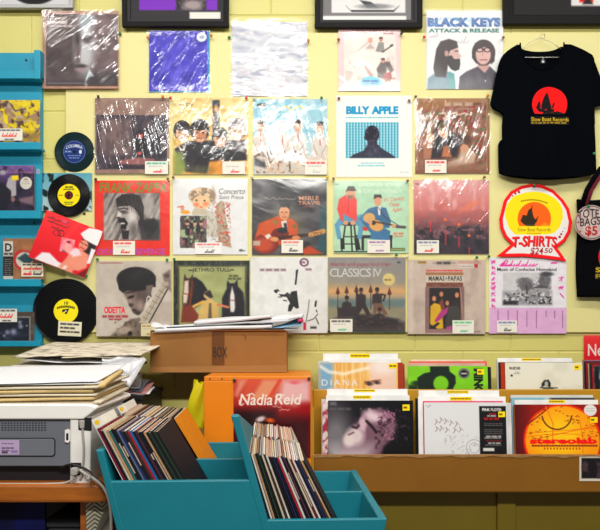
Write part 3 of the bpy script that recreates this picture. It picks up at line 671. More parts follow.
def art_white_ink():
    f = (248, 255, K); c = Cv((250.5, 257, 327.5, 333), f, n=150, bg=(222, 220, 216))
    k = (44, 44, 44)
    c.dashes(74, 236, 93, 15, (120, 92, 104), 3); c.dashes(358, 408, 90, 13, (126, 96, 110), 5)
    c.mix(c.edge(np.abs(c.sd_ell(350, 46, 24, 22))-5), (110, 70, 96)); c.dashes(330, 370, 46, 14, (120, 84, 106), 8)
    c.poly([(298, 95), (314, 88), (308, 130), (302, 185), (290, 185), (296, 140)], k, soft=2)
    c.poly([(270, 228), (305, 222), (310, 270), (318, 330), (300, 335), (285, 320), (268, 352), (248, 352), (252, 318), (262, 300), (240, 262), (205, 258), (190, 244), (228, 246), (244, 232), (262, 244)], k, soft=2)
    c.poly([(160, 220), (185, 212), (200, 226), (185, 228), (180, 240), (166, 234)], k, soft=2); c.line([(190, 262), (210, 262)], 6, k); c.line([(222, 282), (240, 286)], 7, k)
    c.line([(382, 280), (374, 350), (362, 415)], 4, k); c.line([(424, 290), (420, 318)], 12, k); c.line([(426, 345), (430, 355)], 7, k); c.line([(372, 412), (410, 398), (436, 368)], 5, k); c.line([(425, 395), (440, 430)], 6, k); c.rect(388, 445, 428, 460, (70, 70, 70), .9)
    c.rect(345, 420, 362, 468, (190, 60, 90)); c.noise((196, 192, 188), 60, 60, 31, .6, .8, .4)
    return c

def art_beach_five():
    f = (325, 255, K); c = Cv((328.3, 257.3, 405.5, 332.5), f, n=150, bg=(140, 134, 128))
    c.grad((140, 136, 136), (150, 144, 132), 'y', hi=190); t = np.clip(1-np.abs(c.Y-225)/55, 0, 1); c.mix(t, (214, 166, 116), .9)
    c.rect(15, 275, 500, 400, (104, 122, 122), .9, soft=14); c.rect(15, 325, 500, 400, (150, 140, 116), .9, soft=14); c.poly([(15, 420), (100, 380), (300, 370), (500, 420), (500, 490), (15, 490)], (70, 58, 58), .95, soft=14); c.line([(15, 482), (500, 482)], 9, (48, 92, 80))
    c.text('mamas and papas/soul train', 36, 410, 44, 76, (150, 44, 70)); c.text('CLASSICS IV', 30, 352, 84, 136, (206, 206, 202), space=.85); c.dashes(450, 484, 46, 10, (60, 60, 64), 3)
    c.ell(398, 152, 38, 38, (206, 186, 130)); c.text('7', 380, 400, 146, 160, (120, 100, 60), a=0); c.dashes(372, 424, 155, 10, (110, 92, 56), 4)
    sh = (58, 46, 50)
    for x, y in ((80, 225), (135, 220), (195, 215), (285, 215), (402, 230)):
        c.line([(x, y+10), (x, 340)], 6, (90, 76, 66)); c.poly([(x-14, y+14), (x, y-30), (x+14, y+14), (x, y+24)], (96, 56, 40), soft=3)
    def fig(x, y, col):
        c.ell(x, y, 13, 17, (110, 78, 70), soft=2); c.ell(x, y-8, 13, 11, (44, 36, 40), soft=2); c.poly([(x-30, y+85), (x-30, y+28), (x, y+15), (x+30, y+30), (x+28, y+85)], col, soft=4)
    fig(225, 222, sh); c.line([(200, 250), (198, 210)], 12, sh); c.poly([(196, 300), (250, 300), (285, 370), (262, 380), (235, 330), (205, 380), (190, 376)], sh, soft=4)
    fig(325, 220, sh); c.line([(348, 245), (376, 250), (364, 285)], 11, sh); c.poly([(305, 300), (352, 300), (392, 370), (370, 376), (330, 325), (318, 370), (300, 360)], (120, 90, 74), soft=4)
    fig(136, 272, sh); c.poly([(80, 330), (190, 320), (200, 380), (80, 390)], sh, soft=6); c.line([(78, 320), (84, 390)], 6, sh); fig(340, 345, sh); c.poly([(180, 370), (300, 380), (460, 400), (440, 450), (200, 450)], (48, 40, 44), .95, soft=10)
    c.noise((110, 90, 80), 30, 14, 5, .6, .75, .5, box=(150, 380, 480, 470))
    return c

def art_window_four():
    f = (404, 255, K); c = Cv((407.7, 260, 485.3, 334), f, n=160, bg=(196, 178, 166))
    c.noise((176, 160, 150), 60, 80, 3, .45, .7, .8); c.rect(30, 35, 60, 495, (206, 190, 176), .8, soft=10)
    c.rect(86, 38, 138, 54, (150, 124, 60)); c.line([(180, 50), (322, 50)], 5, (90, 80, 76), .6); c.text('MONO', 205, 300, 40, 60, (60, 54, 54), a=0); c.dashes(205, 302, 50, 16, (60, 54, 54), 3)
    c.rect(340, 55, 462, 80, (210, 196, 186)); c.rect(438, 56, 460, 80, (170, 52, 56)); c.dashes(345, 430, 70, 6, (150, 136, 130), 3); c.rect(340, 38, 480, 54, (196, 150, 140), .8)
    c.rect(136, 92, 366, 104, (196, 160, 150)); c.dashes(140, 362, 97, 9, (206, 60, 60), 4)
    c.rect(136, 110, 370, 170, (206, 190, 176)); c.rect(136, 108, 370, 126, (150, 100, 64), .8)
    c.text('MAMAS', 154, 252, 131, 161, (40, 56, 52), bold=.02, space=1.1); c.text('PAPAS', 274, 362, 131, 161, (40, 56, 52), bold=.02, space=1.1); c.ell(263, 146, 4, 6, (70, 90, 84))
    c.rect(138, 172, 368, 200, (116, 76, 64)); c.noise((150, 106, 90), 20, 9, 7, .5, .7, .7, box=(138, 172, 368, 200)); c.rect(132, 200, 376, 486, (136, 108, 104)); c.rect(158, 206, 352, 462, (38, 32, 34))
    c.rect(136, 462, 376, 486, (150, 120, 118))
    for x, y, s in ((188, 268, 17), (233, 240, 16), (330, 246, 17), (270, 296, 15)):
        c.ell(x, y-3, s*1.15, s*1.35, (44, 28, 24), soft=2); c.ell(x, y+4, s*.75, s, (196, 138, 106), soft=3)
    c.poly([(215, 300), (240, 270), (256, 330), (228, 360)], (120, 70, 50), soft=4); c.poly([(310, 280), (350, 270), (352, 340), (320, 330)], (50, 38, 38), soft=4)
    c.poly([(162, 430), (164, 320), (190, 298), (225, 310), (240, 370), (246, 460), (210, 462)], (206, 164, 40), soft=4); c.poly([(190, 410), (230, 350), (280, 320), (270, 360), (230, 400), (200, 420)], (170, 62, 130), soft=4)
    c.poly([(262, 400), (280, 320), (330, 310), (352, 340), (352, 410), (270, 462), (255, 440)], (70, 66, 62), soft=5); c.poly([(262, 450), (300, 440), (300, 465), (260, 465)], (176, 80, 140), soft=4)
    c.poly([(160, 455), (210, 420), (225, 425), (185, 462)], (40, 30, 30), soft=3)
    c.line([(350, 206), (376, 470)], 8, (176, 140, 130), .8); c.dashes(436, 474, 478, 8, (130, 116, 110), 3)
    return c

def art_tear_off():
    f = (486, 250, K); c = Cv((489, 257.5, 566.5, 333.5), f, n=170, bg=(216, 212, 218))
    c.rect(20, 362, 505, 530, (206, 164, 198)); pk = (206, 60, 140)
    c.text('Shanxing', 86, 312, 58, 112, pk, shear=.4, a=0); c.cursive(92, 312, 100, 40, pk, 12, 5.5); c.line([(86, 96), (128, 62), (98, 100), (152, 92)], 6, pk); c.cursive(405, 440, 84, 26, pk, 4, 5)
    c.text('Music of Confucius Homeland', 70, 440, 110, 132, (40, 36, 44), bold=.015)
    c.rect(106, 140, 410, 342, (190, 188, 190)); B = (106, 140, 410, 342)
    c.rect(106, 260, 410, 342, (132, 130, 134), .9, soft=14); c.ell(240, 196, 50, 24, (120, 116, 120), soft=6); c.ell(250, 225, 44, 30, (110, 106, 110), soft=8); c.line([(252, 220), (256, 270)], 10, (80, 76, 80)); c.ell(366, 190, 36, 50, (110, 108, 112), soft=8); c.ell(380, 150, 40, 14, (80, 78, 82), soft=6)
    c.rect(285, 235, 395, 285, (150, 148, 150), .9, soft=4); c.poly([(280, 238), (340, 215), (400, 238)], (90, 88, 92), soft=3)
    c.noise((50, 48, 54), 12, 12, 5, .52, .66, .85, box=(108, 265, 408, 338)); c.noise((216, 214, 216), 14, 10, 15, .6, .72, .8, box=(108, 262, 408, 330)); c.noise((90, 88, 92), 9, 9, 25, .55, .7, .6, box=(190, 170, 408, 260)); c.rect(106, 318, 200, 342, (56, 54, 60), .8, soft=6)
    for i, y in enumerate((75, 110, 145, 180, 212, 240, 275, 310, 350)): c.hanzi(45, y, 30, pk, 40+i, 5)
    for i, y in enumerate((180, 235, 280)): c.hanzi(467, y, 36, pk, 70+i, 5)
    for x, y1 in ((75, 440), (138, 435), (195, 470), (255, 478), (314, 487), (375, 415), (428, 425), (478, 487)): c.line([(x, 378), (x, y1)], 4, (90, 66, 96), .8)
    c.line([(20, 362), (505, 362)], 3, (180, 160, 180))
    return c

def art_shirt_logo(sign=False):
    f = (518, 80, 58/591); c = Cv((528, 87, 567.5, 127.5), f, n=150, bg=(10, 12, 18))
    d = c.sd_ell(300, 268, 178, 178); ground = 362
    red = (226, 20, 22)
    c.mix(c.edge(np.maximum(d, c.Y-ground)), red)
    k = (12, 10, 14)
    c.poly([(268, 150), (285, 160), (300, 220), (318, 290), (318, 330), (225, 325), (215, 280), (240, 200)], k, soft=2)
    c.poly([(190, 240), (205, 240), (200, 320), (170, 318), (162, 300)], k, soft=2); c.line([(200, 240), (210, 330)], 6, k); c.poly([(345, 240), (355, 262), (336, 310), (320, 300)], k, soft=2)
    c.poly([(170, 310), (350, 315), (345, 345), (250, 352), (190, 340)], k, soft=2); c.ell(262, 322, 12, 5, red)
    c.poly([(225, 370), (240, 345), (330, 350), (380, 335), (470, 365)], k, soft=2); c.poly([(370, 310), (395, 270), (420, 300), (440, 330), (380, 330)], (190, 16, 20), .8, soft=5)
    yl = (190, 160, 40)
    c.text('Slow Boat Records', 112, 495, 398, 440, yl, bold=.02); c.text('183 Cuba Street Wellington New Zealand', 112, 495, 446, 466, yl, bold=.01, a=0); c.dashes(114, 494, 455, 16, yl, 4)
    a = np.minimum(np.maximum(d, c.Y-ground-4), np.minimum(c.sd_rect(108, 394, 498, 470), 1e9))
    return c.cut(a-2)

def art_sign():
    f = (495, 180, 80/517); c = Cv((496, 183, 573, 262), f, n=230, bg=(224, 222, 220))
    out = [(45, 190), (60, 130), (100, 75), (170, 38), (240, 24), (310, 34), (380, 66), (440, 125), (478, 185), (497, 270), (488, 335), (455, 395), (400, 437), (425, 470), (462, 526), (400, 516), (300, 503), (180, 494), (60, 496), (12, 492), (60, 455), (105, 415), (60, 370), (35, 310), (30, 250)]
    sd = c.sd_poly(out)
    red = (224, 24, 34)
    c.mix(c.edge(-sd-20), red); yl = (238, 206, 20)
    c.mix(c.edge(c.sd_ell(252, 216, 186, 140)), yl)
    body = [(64, 230), (76, 160), (120, 105), (200, 80), (290, 78), (370, 110), (425, 175), (440, 240), (420, 300), (385, 340), (340, 352), (130, 352), (90, 310)]
    c.poly(body, yl, soft=2)
    d = np.maximum(c.sd_ell(254, 250, 108, 108), c.Y-298); c.mix(c.edge(d), (232, 104, 20)); k = (52, 44, 26)
    c.poly([(235, 180), (250, 240), (262, 255), (282, 230), (270, 270), (245, 298), (190, 290), (165, 265), (180, 225), (205, 230), (215, 195)], k, soft=2); c.line([(240, 165), (238, 200)], 5, k)
    c.poly([(290, 298), (320, 275), (360, 298)], (220, 140, 30), soft=2); c.rect(200, 285, 258, 298, (60, 70, 60), .8)
    c.text('Slow Boat Records', 148, 360, 308, 332, (120, 92, 20), bold=.0)
    for i in range(14): c.rect(168+i*12.5, 136-14*math.sin(PI*i/13)-4+i*.9, 177+i*12.5, 136-14*math.sin(PI*i/13)+5+i*.9, (90, 76, 20), .8, soft=2)
    c.dashes(205, 305, 345, 6, (150, 120, 20), 3, .8)
    rk = (150, 16, 40)
    c.text('T-SHIRTS', 114, 402, 370, 440, rk, bold=.035, shear=.12, wob=lambda x, y: (x, y-8*math.sin((x-110)/300*PI))); c.text('T-SHIRTS', 110, 398, 367, 436, (224, 40, 40), bold=.02, shear=.12, wob=lambda x, y: (x, y-8*math.sin((x-110)/300*PI)))
    c.text('$24', 228, 312, 436, 488, rk, bold=.02, shear=.15); c.text('50', 318, 372, 440, 472, rk, bold=.02, shear=.15)
    for x, y, r in ((155, 78, 8), (132, 88, 7), (114, 102, 5), (96, 118, 3), (418, 368, 8), (428, 350, 7), (438, 332, 4), (448, 312, 2.5)): c.ell(x, y, r, r, rk)
    c.ell(246, 58, 12, 3, (214, 130, 90), a=.5)
    return c.cut(sd)

def art_tote_disc():
    f = (570, 165, 30/118); c = Cv((575, 204, 607, 240.5), f, n=130, bg=(176, 160, 156))
    k = (30, 24, 30); d = c.sd_ell(85, 226, 66, 68); c.noise((196, 180, 174), 20, 20, 3, .4, .7, .7)
    c.mix(c.edge(np.abs(d+4)-2), (110, 90, 90))
    c.text('TOTE', 30, 114, 172, 206, k, bold=.01, wob=lambda x, y: (x, y+(x-84)**2*.004)); c.text('BAGS', 40, 120, 206, 238, k, bold=.01, wob=lambda x, y: (x, y-(x-84)*.1)); c.text('$5', 60, 108, 240, 282, (160, 40, 44), bold=.03)
    for x, y in ((34, 200), (32, 225), (130, 250), (40, 262)): c.line([(x-4, y), (x+4, y)], 3, (150, 60, 60)); c.line([(x, y-4), (x, y+4)], 3, (150, 60, 60))
    return c.cut(d)
# ------------------------------------------------------------------ scene: shell
PRINT = mat_print('printed_card', .55, .22)
PAPER = mat_print('printed_paper', .7, .25)
GLOSSP = mat_print('glossy_print', .28, .5)
PL = {'wavy': mat_plastic('polythene_wavy', 86, .3, .02, .05, .15, (18, 3), -30), 'diag': mat_plastic('polythene_diagonal', -48, .5, .025, .06, .13, (15, 2.8), 75), 'slant': mat_plastic('polythene_slanting', -22, .24, .02, .034, .11, (32, 4), 25), 'heavy': mat_plastic('polythene_heavy', 40, 0.36, .025, .055, .13, (14, 2.5)),
      'steep': mat_plastic('polythene_steep', 14, 0.26, .02, .036, .11, (36, 4)),
      'fine': mat_plastic('polythene_fine', -35, 0.2, .02, .03, .11, (34, 7)),
      'light': mat_plastic('polythene_light', 60, 0.12, .012, .06, .2, (10, 4)),
      'flat': mat_plastic('polythene_flat', 20, 0.06, .006, .035, .25, (8, 3))}
WALLY = 3.0; BRD = 2.988
WX0, WX1, CEIL = -3.2, 3.2, 3.25

def wall_material():
    m = bpy.data.materials.new('painted_block_wall'); m.use_nodes = True
    nt = m.node_tree; nd = nt.nodes; lk = nt.links; b = nd['Principled BSDF']
    tc = nd.new('ShaderNodeTexCoord'); nz = nd.new('ShaderNodeTexNoise'); nz.inputs['Scale'].default_value = 70; nz.inputs['Detail'].default_value = 6
    n2 = nd.new('ShaderNodeTexNoise'); n2.inputs['Scale'].default_value = 2.2
    lk.new(tc.outputs['Object'], nz.inputs['Vector']); lk.new(tc.outputs['Object'], n2.inputs['Vector'])
    mx = nd.new('ShaderNodeMix'); mx.data_type = 'RGBA'
    mx.inputs['A'].default_value = lin((208, 199, 112))+(1,); mx.inputs['B'].default_value = lin((215, 206, 122))+(1,)
    lk.new(n2.outputs['Fac'], mx.inputs['Factor']); lk.new(mx.outputs['Result'], b.inputs['Base Color'])
    bp = nd.new('ShaderNodeBump'); bp.inputs['Strength'].default_value = .25; bp.inputs['Distance'].default_value = .002
    lk.new(nz.outputs['Fac'], bp.inputs['Height']); lk.new(bp.outputs['Normal'], b.inputs['Normal'])
    b.inputs['Roughness'].default_value = .42
    return m
WM = wall_material()
# block wall: every course of blocks bevelled into the wall mesh, joints read as real grooves
zj = PZ(351.5, WALLY); bh = 48/238; bw = 96/238; xj = PX(415, WALLY)
mb = MB()
row = 0
for k in range(-8, 10):
    z0 = zj+k*bh; off = xj+(0 if k % 2 == 0 else bw/2)
    for i in range(-10, 8):
        x0 = off+i*bw
        if x0 > WX1 or x0+bw < WX0 or z0 > CEIL or z0+bh < 0: continue
        a, b_, c, d = x0+.0006, x0+bw-.0006, z0+.0006, z0+bh-.0006
        g = .004
        mb.add([(a, WALLY+.003, c), (b_, WALLY+.003, c), (b_, WALLY+.003, d), (a, WALLY+.003, d), (a+g, WALLY, c+g), (b_-g, WALLY, c+g), (b_-g, WALLY, d-g), (a+g, WALLY, d-g)],
               [(0, 1, 5, 4), (1, 2, 6, 5), (2, 3, 7, 6), (3, 0, 4, 7), (4, 5, 6, 7)])
mb.box(WX0, WX1, WALLY+.0028, WALLY+.12, 0, CEIL)
tag(mb.obj('wall_back', WM), kind='structure')
FLM = mat('worn_floor', (96, 84, 70), .6, .1, 6)
tag(MB().box(WX0, WX1, -2.6, WALLY+.12, -.06, 0).obj('floor', FLM), kind='structure')
CLM = mat('white_ceiling', (228, 226, 216), .8, .02, 8)
tag(MB().box(WX0, WX1, -2.6, WALLY+.12, CEIL, CEIL+.06).obj('ceiling', CLM), kind='structure')
BM = mat('cream_board', (224, 215, 146), .5, .015, 3, bump=.05)
bx0, bx1, bz0, bz1 = PX(65.5, BRD), 1.62, PZ(332.5, BRD), PZ(32.5, BRD)
tag(MB().box(bx0, bx1, BRD, WALLY, bz0, bz1).obj('display_board', BM, bevel=.002, base=((bx0+bx1)/2, WALLY-.006, bz0)),
    'large pale yellow pinboard panel fixed to the block wall behind the pinned sleeves', 'board')

# ------------------------------------------------------------------ sleeves on the wall
def price(parent, rect, Y, seed, cols=((206, 50, 60), (60, 60, 70)), bg=(222, 218, 206), lines=None, root=None, name='price_tag'):
    c = Cv(rect, n=64, bg=bg); w, h = rect[2]-rect[0], rect[3]-rect[1]
    if lines is None:
        c.dashes(rect[0]+w*.08, rect[2]-w*.1, rect[1]+h*.17, h*.13, cols[0], seed, .8)
        c.dashes(rect[0]+w*.15, rect[2]-w*.25, rect[1]+h*.4, h*.08, (150, 150, 156), seed+1, .6)
        c.cursive(rect[0]+w*.36, rect[2]-w*.3, rect[1]+h*.86, h*.28, cols[1], seed+2, h*.05)
    else: lines(c, rect)
    pr = Vector(parent.location)
    x = PX((rect[0]+rect[2])/2, Y); z = PZ(rect[3], Y)
    s = Y/F
    return panel(name, c, w*s, h*s, PAPER, parent, .0006, Vector((x, Y, z))-pr)

def film(parent, rect, Y, kind, seed):
    """The polythene sleeve: a sheet that billows a few millimetres, open slit seam at its rim."""
    rs = random.Random(seed); s = Y/F; pr = Vector(parent.location)
    x0, x1, z0, z1 = PX(rect[0], Y), PX(rect[2], Y), PZ(rect[3], Y), PZ(rect[1], Y)
    ph = [rs.uniform(0, 6.3) for _ in range(4)]
    def fn(u, v):
        e = min(u, 1-u, v, 1-v); k = min(1, e/.12)
        y = -.0012-k*(.0014+.0005*math.sin(5*u+4*v+ph[0])*math.sin(7*v-3*u+ph[1]))
        j = .0012*math.sin(9*v+ph[2]); l = .0010*math.sin(8*u+ph[3])
        return (x0+(x1-x0)*u+j*(1-k), Y+y, z0+(z1-z0)*v+l*(1-k))
    mb = MB().grid(fn, 18, 18)
    o = mb.obj('plastic_sleeve', PL[kind], parent, smooth=True)
    return o

NAMES = []
def lp(name, label, rect, art, kind='light', film_rect=None, ptag=None, Y=2.9835, thick=.004, m=None, edge=(196, 180, 160), cat='record', group=None, tagcols=None, taglines=None, bg=(222, 218, 206)):
    c = art() if callable(art) else art
    c.grain(.05, 15, len(label))
    s = Y/F
    fr = film_rect or rect
    root = thing(name, label, cat, (PX((rect[0]+rect[2])/2, Y), Y, PZ(max(rect[3], fr[3]), Y)), group)
    pr = Vector(root.location)
    x = PX((rect[0]+rect[2])/2, Y); z = PZ(rect[3], Y)
    panel('cover', c, (rect[2]-rect[0])*s, (rect[3]-rect[1])*s, m or PRINT, root, thick, Vector((x, Y, z))-pr, edge=edge)
    if kind: film(root, fr, Y, kind, hash(label) % 1000 if False else len(label)*7)
    if ptag: price(root, ptag, Y-.0046, len(label), tagcols or ((206, 50, 60), (60, 60, 70)), bg, taglines, )
    return root

G = 'record sleeves pinned in rows on the yellow wall'
A = 'record_sleeve'
lp(A, 'grey and white shiny sleeve with a half-lit face, beside the teal shelf top', (46, 14, 117.5, 85), art_grey_portrait, 'diag', (42, 9.5, 119, 88.5), Y=2.968, edge=(150, 110, 96), group=G)
# its pinkish outer jacket shows all round the print
def rimcard(parent, rect, col, Y):
    s = Y/F; c = Cv(rect, n=24, bg=col); c.noise(tuple(v*.9 for v in col), 8, 8, 3)
    panel('backing_card', c, (rect[2]-rect[0])*s, (rect[3]-rect[1])*s, PRINT, parent, .004, Vector((PX((rect[0]+rect[2])/2, Y), Y, PZ(rect[3], Y)))-Vector(parent.location))
rimcard(COL.objects[-1].parent, (42.5, 11, 118.5, 88.5), (176, 140, 126), 2.9735)
lp(A, 'small blue-violet shiny sleeve with white round sticker, under the framed purple print', (149, 31, 209.5, 92), art_blue, 'fine', (147, 27.5, 211.5, 93.5), group=G)
lp(A, 'pale grey-white cloudy sleeve between the blue and pink sleeves', (232, 22, 307, 96), art_snow, 'wavy', (230.5, 18.5, 308.5, 97.5), group=G)
lp(A, 'small pink bordered sleeve with a pale blue oval, under a framed black picture', (338.2, 28, 400.5, 91), art_pink, 'light', group=G)
o = lp('band_poster', 'white poster of two long-haired men under blue block lettering', (426.5, 10.5, 503, 89), art_two_men, 'flat', (425, 8.5, 504, 89.5), cat='poster', thick=.0015)
lp(A, 'mauve-brown shiny sleeve with a dark stage scene, second row beside the green vinyl', (95, 98, 169, 173.5), art_stage_dark, 'steep', (93.5, 96.5, 170, 174.5), (145, 161.2, 168, 174), Y=2.980, group=G, tagcols=((60, 150, 130), (206, 30, 70)))
lp(A, 'autumn-coloured sleeve with four dark-haired heads in dark clothes', (173, 98, 247.5, 174.5), art_autumn_four, 'fine', (172, 97, 248.2, 175), (222.5, 161.5, 245, 174), group=G, tagcols=((222, 218, 206), (206, 30, 50)))
lp(A, 'sky-blue sleeve with four men in pale suits', (253.5, 99, 327, 174.5), art_sky_suits, 'steep', (252.5, 98, 328.5, 175.5), (305, 160.5, 327, 174.5), group=G, tagcols=((226, 50, 60), (180, 180, 180)))
def poster_flat(name, label, rect, art, Y=2.9865, cat='poster', thick=.0008, warp=None, m=None):
    c = art(); s = Y/F
    o = panel(name, c, (rect[2]-rect[0])*s, (rect[3]-rect[1])*s, m or PAPER, None, thick, (PX((rect[0]+rect[2])/2, Y), Y, PZ(rect[3], Y)), warp)
    return tag(o, label, cat)
poster_flat('exhibition_poster', 'white poster with the back of a head over a teal grid', (336.3, 95.5, 412, 177), art_half_tone)
lp(A, 'tan and brown shiny sleeve with a long-haired woman raising a hand, beside the black shirt', (415.3, 98.3, 489.5, 173.5), art_mandala, 'slant', (414.5, 97.3, 490.5, 174.5), (425, 160, 446.5, 173), group=G, tagcols=((206, 30, 50), (206, 30, 50)))
lp(A, 'orange-red sleeve with a grey photograph of a yawning bearded man', (94.5, 180.5, 169.7, 255.3), art_red_yawn, 'light', None, (113, 241, 135, 254.8), group=G, tagcols=((210, 60, 60), (206, 40, 50)))
lp(A, 'white sleeve with a drawn angel holding an orange bird', (173, 178.5, 247.7, 254.5), art_angel, 'flat', None, (195, 242.5, 222, 254), group=G, tagcols=((210, 80, 80), (50, 50, 60)), bg=(226, 224, 220))
lp(A, 'dark grey shiny sleeve with a man in orange jacket playing guitar', (252, 179, 326.7, 255), art_guitar_man, 'light', (251.5, 178, 327.5, 255.8), (281.5, 240, 303, 253), group=G, tagcols=((206, 90, 90), (40, 40, 50)))
lp(A, 'pale green sleeve with a red-shirted man on a stool beside a guitarist', (334, 181, 408.5, 253), art_country_duo, 'flat', (333, 179.5, 409.5, 254.5), (367.5, 240, 390, 253), group=G, tagcols=((140, 90, 150), (150, 110, 160)))
lp(A, 'dusky pink sleeve darkening downward with red streaks, under the tan sleeve', (414, 180, 489, 254), art_red_haze, 'fine', (412.5, 178.5, 490, 255), (416.8, 240.2, 439, 253.2), group=G, tagcols=((90, 100, 140), (206, 30, 40)))
lp(A, 'beige sleeve with a woman in profile and a guitar neck, above the paper pile', (96.3, 261, 171.5, 336.3), art_profile_guitar, 'flat', None, (141, 324, 156, 336.2), Y=2.9775, group=G, bg=(206, 194, 160), tagcols=((140, 120, 90), (150, 130, 100)))
lp(A, 'dark green framed sleeve with two horses and a driver, behind the box papers', (173.5, 260.5, 249.5, 336), art_horses, 'flat', None, group=G)
lp(A, 'white sleeve with black ink shapes and purple ring, above the carton papers', (250.5, 257, 327.5, 333), art_white_ink, 'flat', (250, 256, 328.3, 333.8), group=G)
lp(A, 'sleeve of silhouetted people on a beach at dusk under white lettering', (328.3, 257.3, 405.5, 332.5), art_beach_five, 'light', None, (330, 319, 352.5, 332), group=G, tagcols=((50, 50, 56), (70, 170, 120)))
lp(A, 'pale pinkish sleeve with four people crowded in a dark window', (407.7, 260, 485.3, 334), art_window_four, 'light', (407, 258.5, 486.5, 335), (452.5, 320.3, 474, 333.5), group=G, tagcols=((70, 170, 110), (80, 170, 130)))
def art_to(): return art_tear_off()
o = lp('music_poster', 'white poster with magenta handwriting over a grey landscape and pink foot', (489, 257.5, 566.5, 333.5), art_tear_off, None, None, (497, 320.5, 517, 332.5), cat='poster', thick=.0008, Y=2.9860, tagcols=((80, 90, 150), (40, 40, 50)))

# ------------------------------------------------------------------ framed pictures along the top
BLK = mat('black_frame_wood', (20, 19, 21), .6, .05, 40, spec=.15)
GRYF = mat('grey_frame_wood', (176, 176, 178), .4, .04, 40)
MATB = mat('grey_mount', (44, 42, 46), .8, .03, 30)
def frame(label, x0, x1, yb, hm, art, frm, bar, mount_c, canvas_rect, inner):
    """A framed picture whose foot hangs into view; hm is its height in metres."""
    Y = 2.965; s = Y/F
    X0, X1, Z0 = PX(x0, Y), PX(x1, Y), PZ(yb, Y); Z1 = Z0+hm
    root = thing('picture_frame', label, 'picture frame', ((X0+X1)/2, 2.985, Z0)); b = bar*s
    mb = MB()
    def bar4(a, c, e, g, y0, y1, t):
        m = MB()
        m.box(a, c, y0, y1, e, e+t); m.box(a, c, y0, y1, g-t, g); m.box(a, a+t, y0, y1, e+t, g-t); m.box(c-t, c, y0, y1, e+t, g-t); return m
    bar4(X0, X1, Z0, Z1, 2.962, 2.986, b*.62).obj('frame', frm, root, bevel=.002)
    bar4(X0+b*.62, X1-b*.62, Z0+b*.62, Z1-b*.62, 2.967, 2.985, b*.38).obj('slip', mount_c, root, bevel=.001)
    c = art(); ax0, ax1, az0 = PX(inner[0], 2.975), PX(inner[1], 2.975), PZ(inner[2], 2.975)
    MB().box(X0+b*.8, X1-b*.8, 2.976, 2.984, Z0+b*.8, Z1-b*.8).obj('mount', mount_c, root)
    panel('print', c, ax1-ax0, hm-2.2*b, PRINT, root, .001, Vector(((ax0+ax1)/2, 2.974, az0))-Vector(root.location))
    return root
def fa_purple():
    c = Cv((130, -80, 221, 20), n=120, bg=(52, 50, 54)); c.rect(138, -70, 214, 9.5, (120, 60, 170)); c.rect(174, -20, 203, 9.5, (90, 84, 90)); c.noise((40, 38, 44), 5, 6, 4, .5, .65, .9, box=(174, -20, 203, 9)); c.ell(190, 4, 10, 5, (150, 140, 140), soft=2)
    c.rect(187, 11.5, 223.5, 19.5, (214, 212, 206)); return c
def fa_white():
    c = Cv((320, -80, 414, 22), n=120, bg=(120, 118, 120)); c.rect(331, -75, 408, 12, (214, 212, 212)); c.poly([(346, 4), (350, 9), (396, 9), (402, 4), (396, 11), (352, 11)], (40, 40, 46), soft=.5); c.poly([(360, -2), (372, 0), (380, 6), (368, 6)], (70, 70, 76), soft=.8); c.ell(376, 5, 18, 3, (120, 120, 124), a=.8, soft=1)
    c.rect(320, 15.5, 409, 21.5, (222, 220, 218)); return c
def fa_red():
    c = Cv((514, -80, 640, 15), n=120, bg=(30, 28, 32)); c.rect(576, -70, 640, 6.5, (210, 206, 204)); c.rect(585, -4, 600, 3, (190, 40, 36)); c.poly([(588, 5), (594, -3), (600, 5)], (40, 30, 34)); return c
def fa_disc():
    c = Cv((-60, -80, 66, 4.5), n=140, bg=(196, 196, 200)); c.ell(34, -32, 37, 37, (24, 22, 26)); c.ell(34, -32, 13, 13, (170, 40, 40)); return c
frame('black framed picture of purple artwork above the blue-violet sleeve', 122, 228.5, 26.5, .46, fa_purple, BLK, 8, MATB, None, (131, 224.5, 20))
frame('black framed picture with white drawing above the pink sleeve', 315, 422.5, 27.5, .46, fa_white, BLK, 8, MATB, None, (321, 411, 22))
frame('black framed picture above the black shirt at the top right corner', 503.5, 640, 24, .5, fa_red, BLK, 9, BLK, None, (514, 630, 15))
frame('silver framed black record at the top left corner of the wall', -70, 73, 8, .5, fa_disc, GRYF, 4, GRYF, None, (-66, 69, 4.2))

# ------------------------------------------------------------------ black shirt on its hanger
SHM = mat('black_cotton', (6, 8, 13), 1., .12, 160, bump=.12, spec=.03)
SY = 2.955
def prof(tbl, z):
    for (z0, x0), (z1, x1) in zip(tbl[:-1], tbl[1:]):
        if z0 <= z <= z1: return x0+(x1-x0)*(z-z0)/(z1-z0+1e-9)
    return tbl[-1][1] if z > tbl[-1][0] else tbl[0][1]
LT = [(44, 520), (47, 514), (51, 507.5), (56, 502), (64, 499), (75, 496.5), (90, 493.5), (101, 491), (105.5, 490.6), (109, 494), (113, 502), (114.5, 503.5), (125, 502.5), (139, 502.5), (141, 500), (144, 498.6), (165, 499), (174, 499.5), (177, 513)]
RT = [(44, 561), (46, 570), (50, 582), (55, 592), (64, 596), (75, 600), (90, 606), (100, 609), (104, 609), (105, 600), (107, 594), (110, 593.5), (125, 594), (150, 595.5), (165, 596.5), (174, 597), (177, 580)]
def shirt_y(px, py):
    u = (px-548)/50; v = (py-44)/133
    y = -.018*(1-min(1, u*u)) - .006*math.sin(v*3)
    y += .004*math.sin(9*u+5*v)*v + .0035*math.sin(17*u-4*v*v)*v**1.3 + .003*math.sin(6*v-7*u)
    if py > 60 and abs(px-548) > 46: y += .006
    return y
def neck(px, front):
    u = (px-540.5)/21.5
    if abs(u) >= 1: return -1e9
    return 44.5+(27 if front else 8)*math.sqrt(max(0, 1-u*u))*(1 if front else .8)
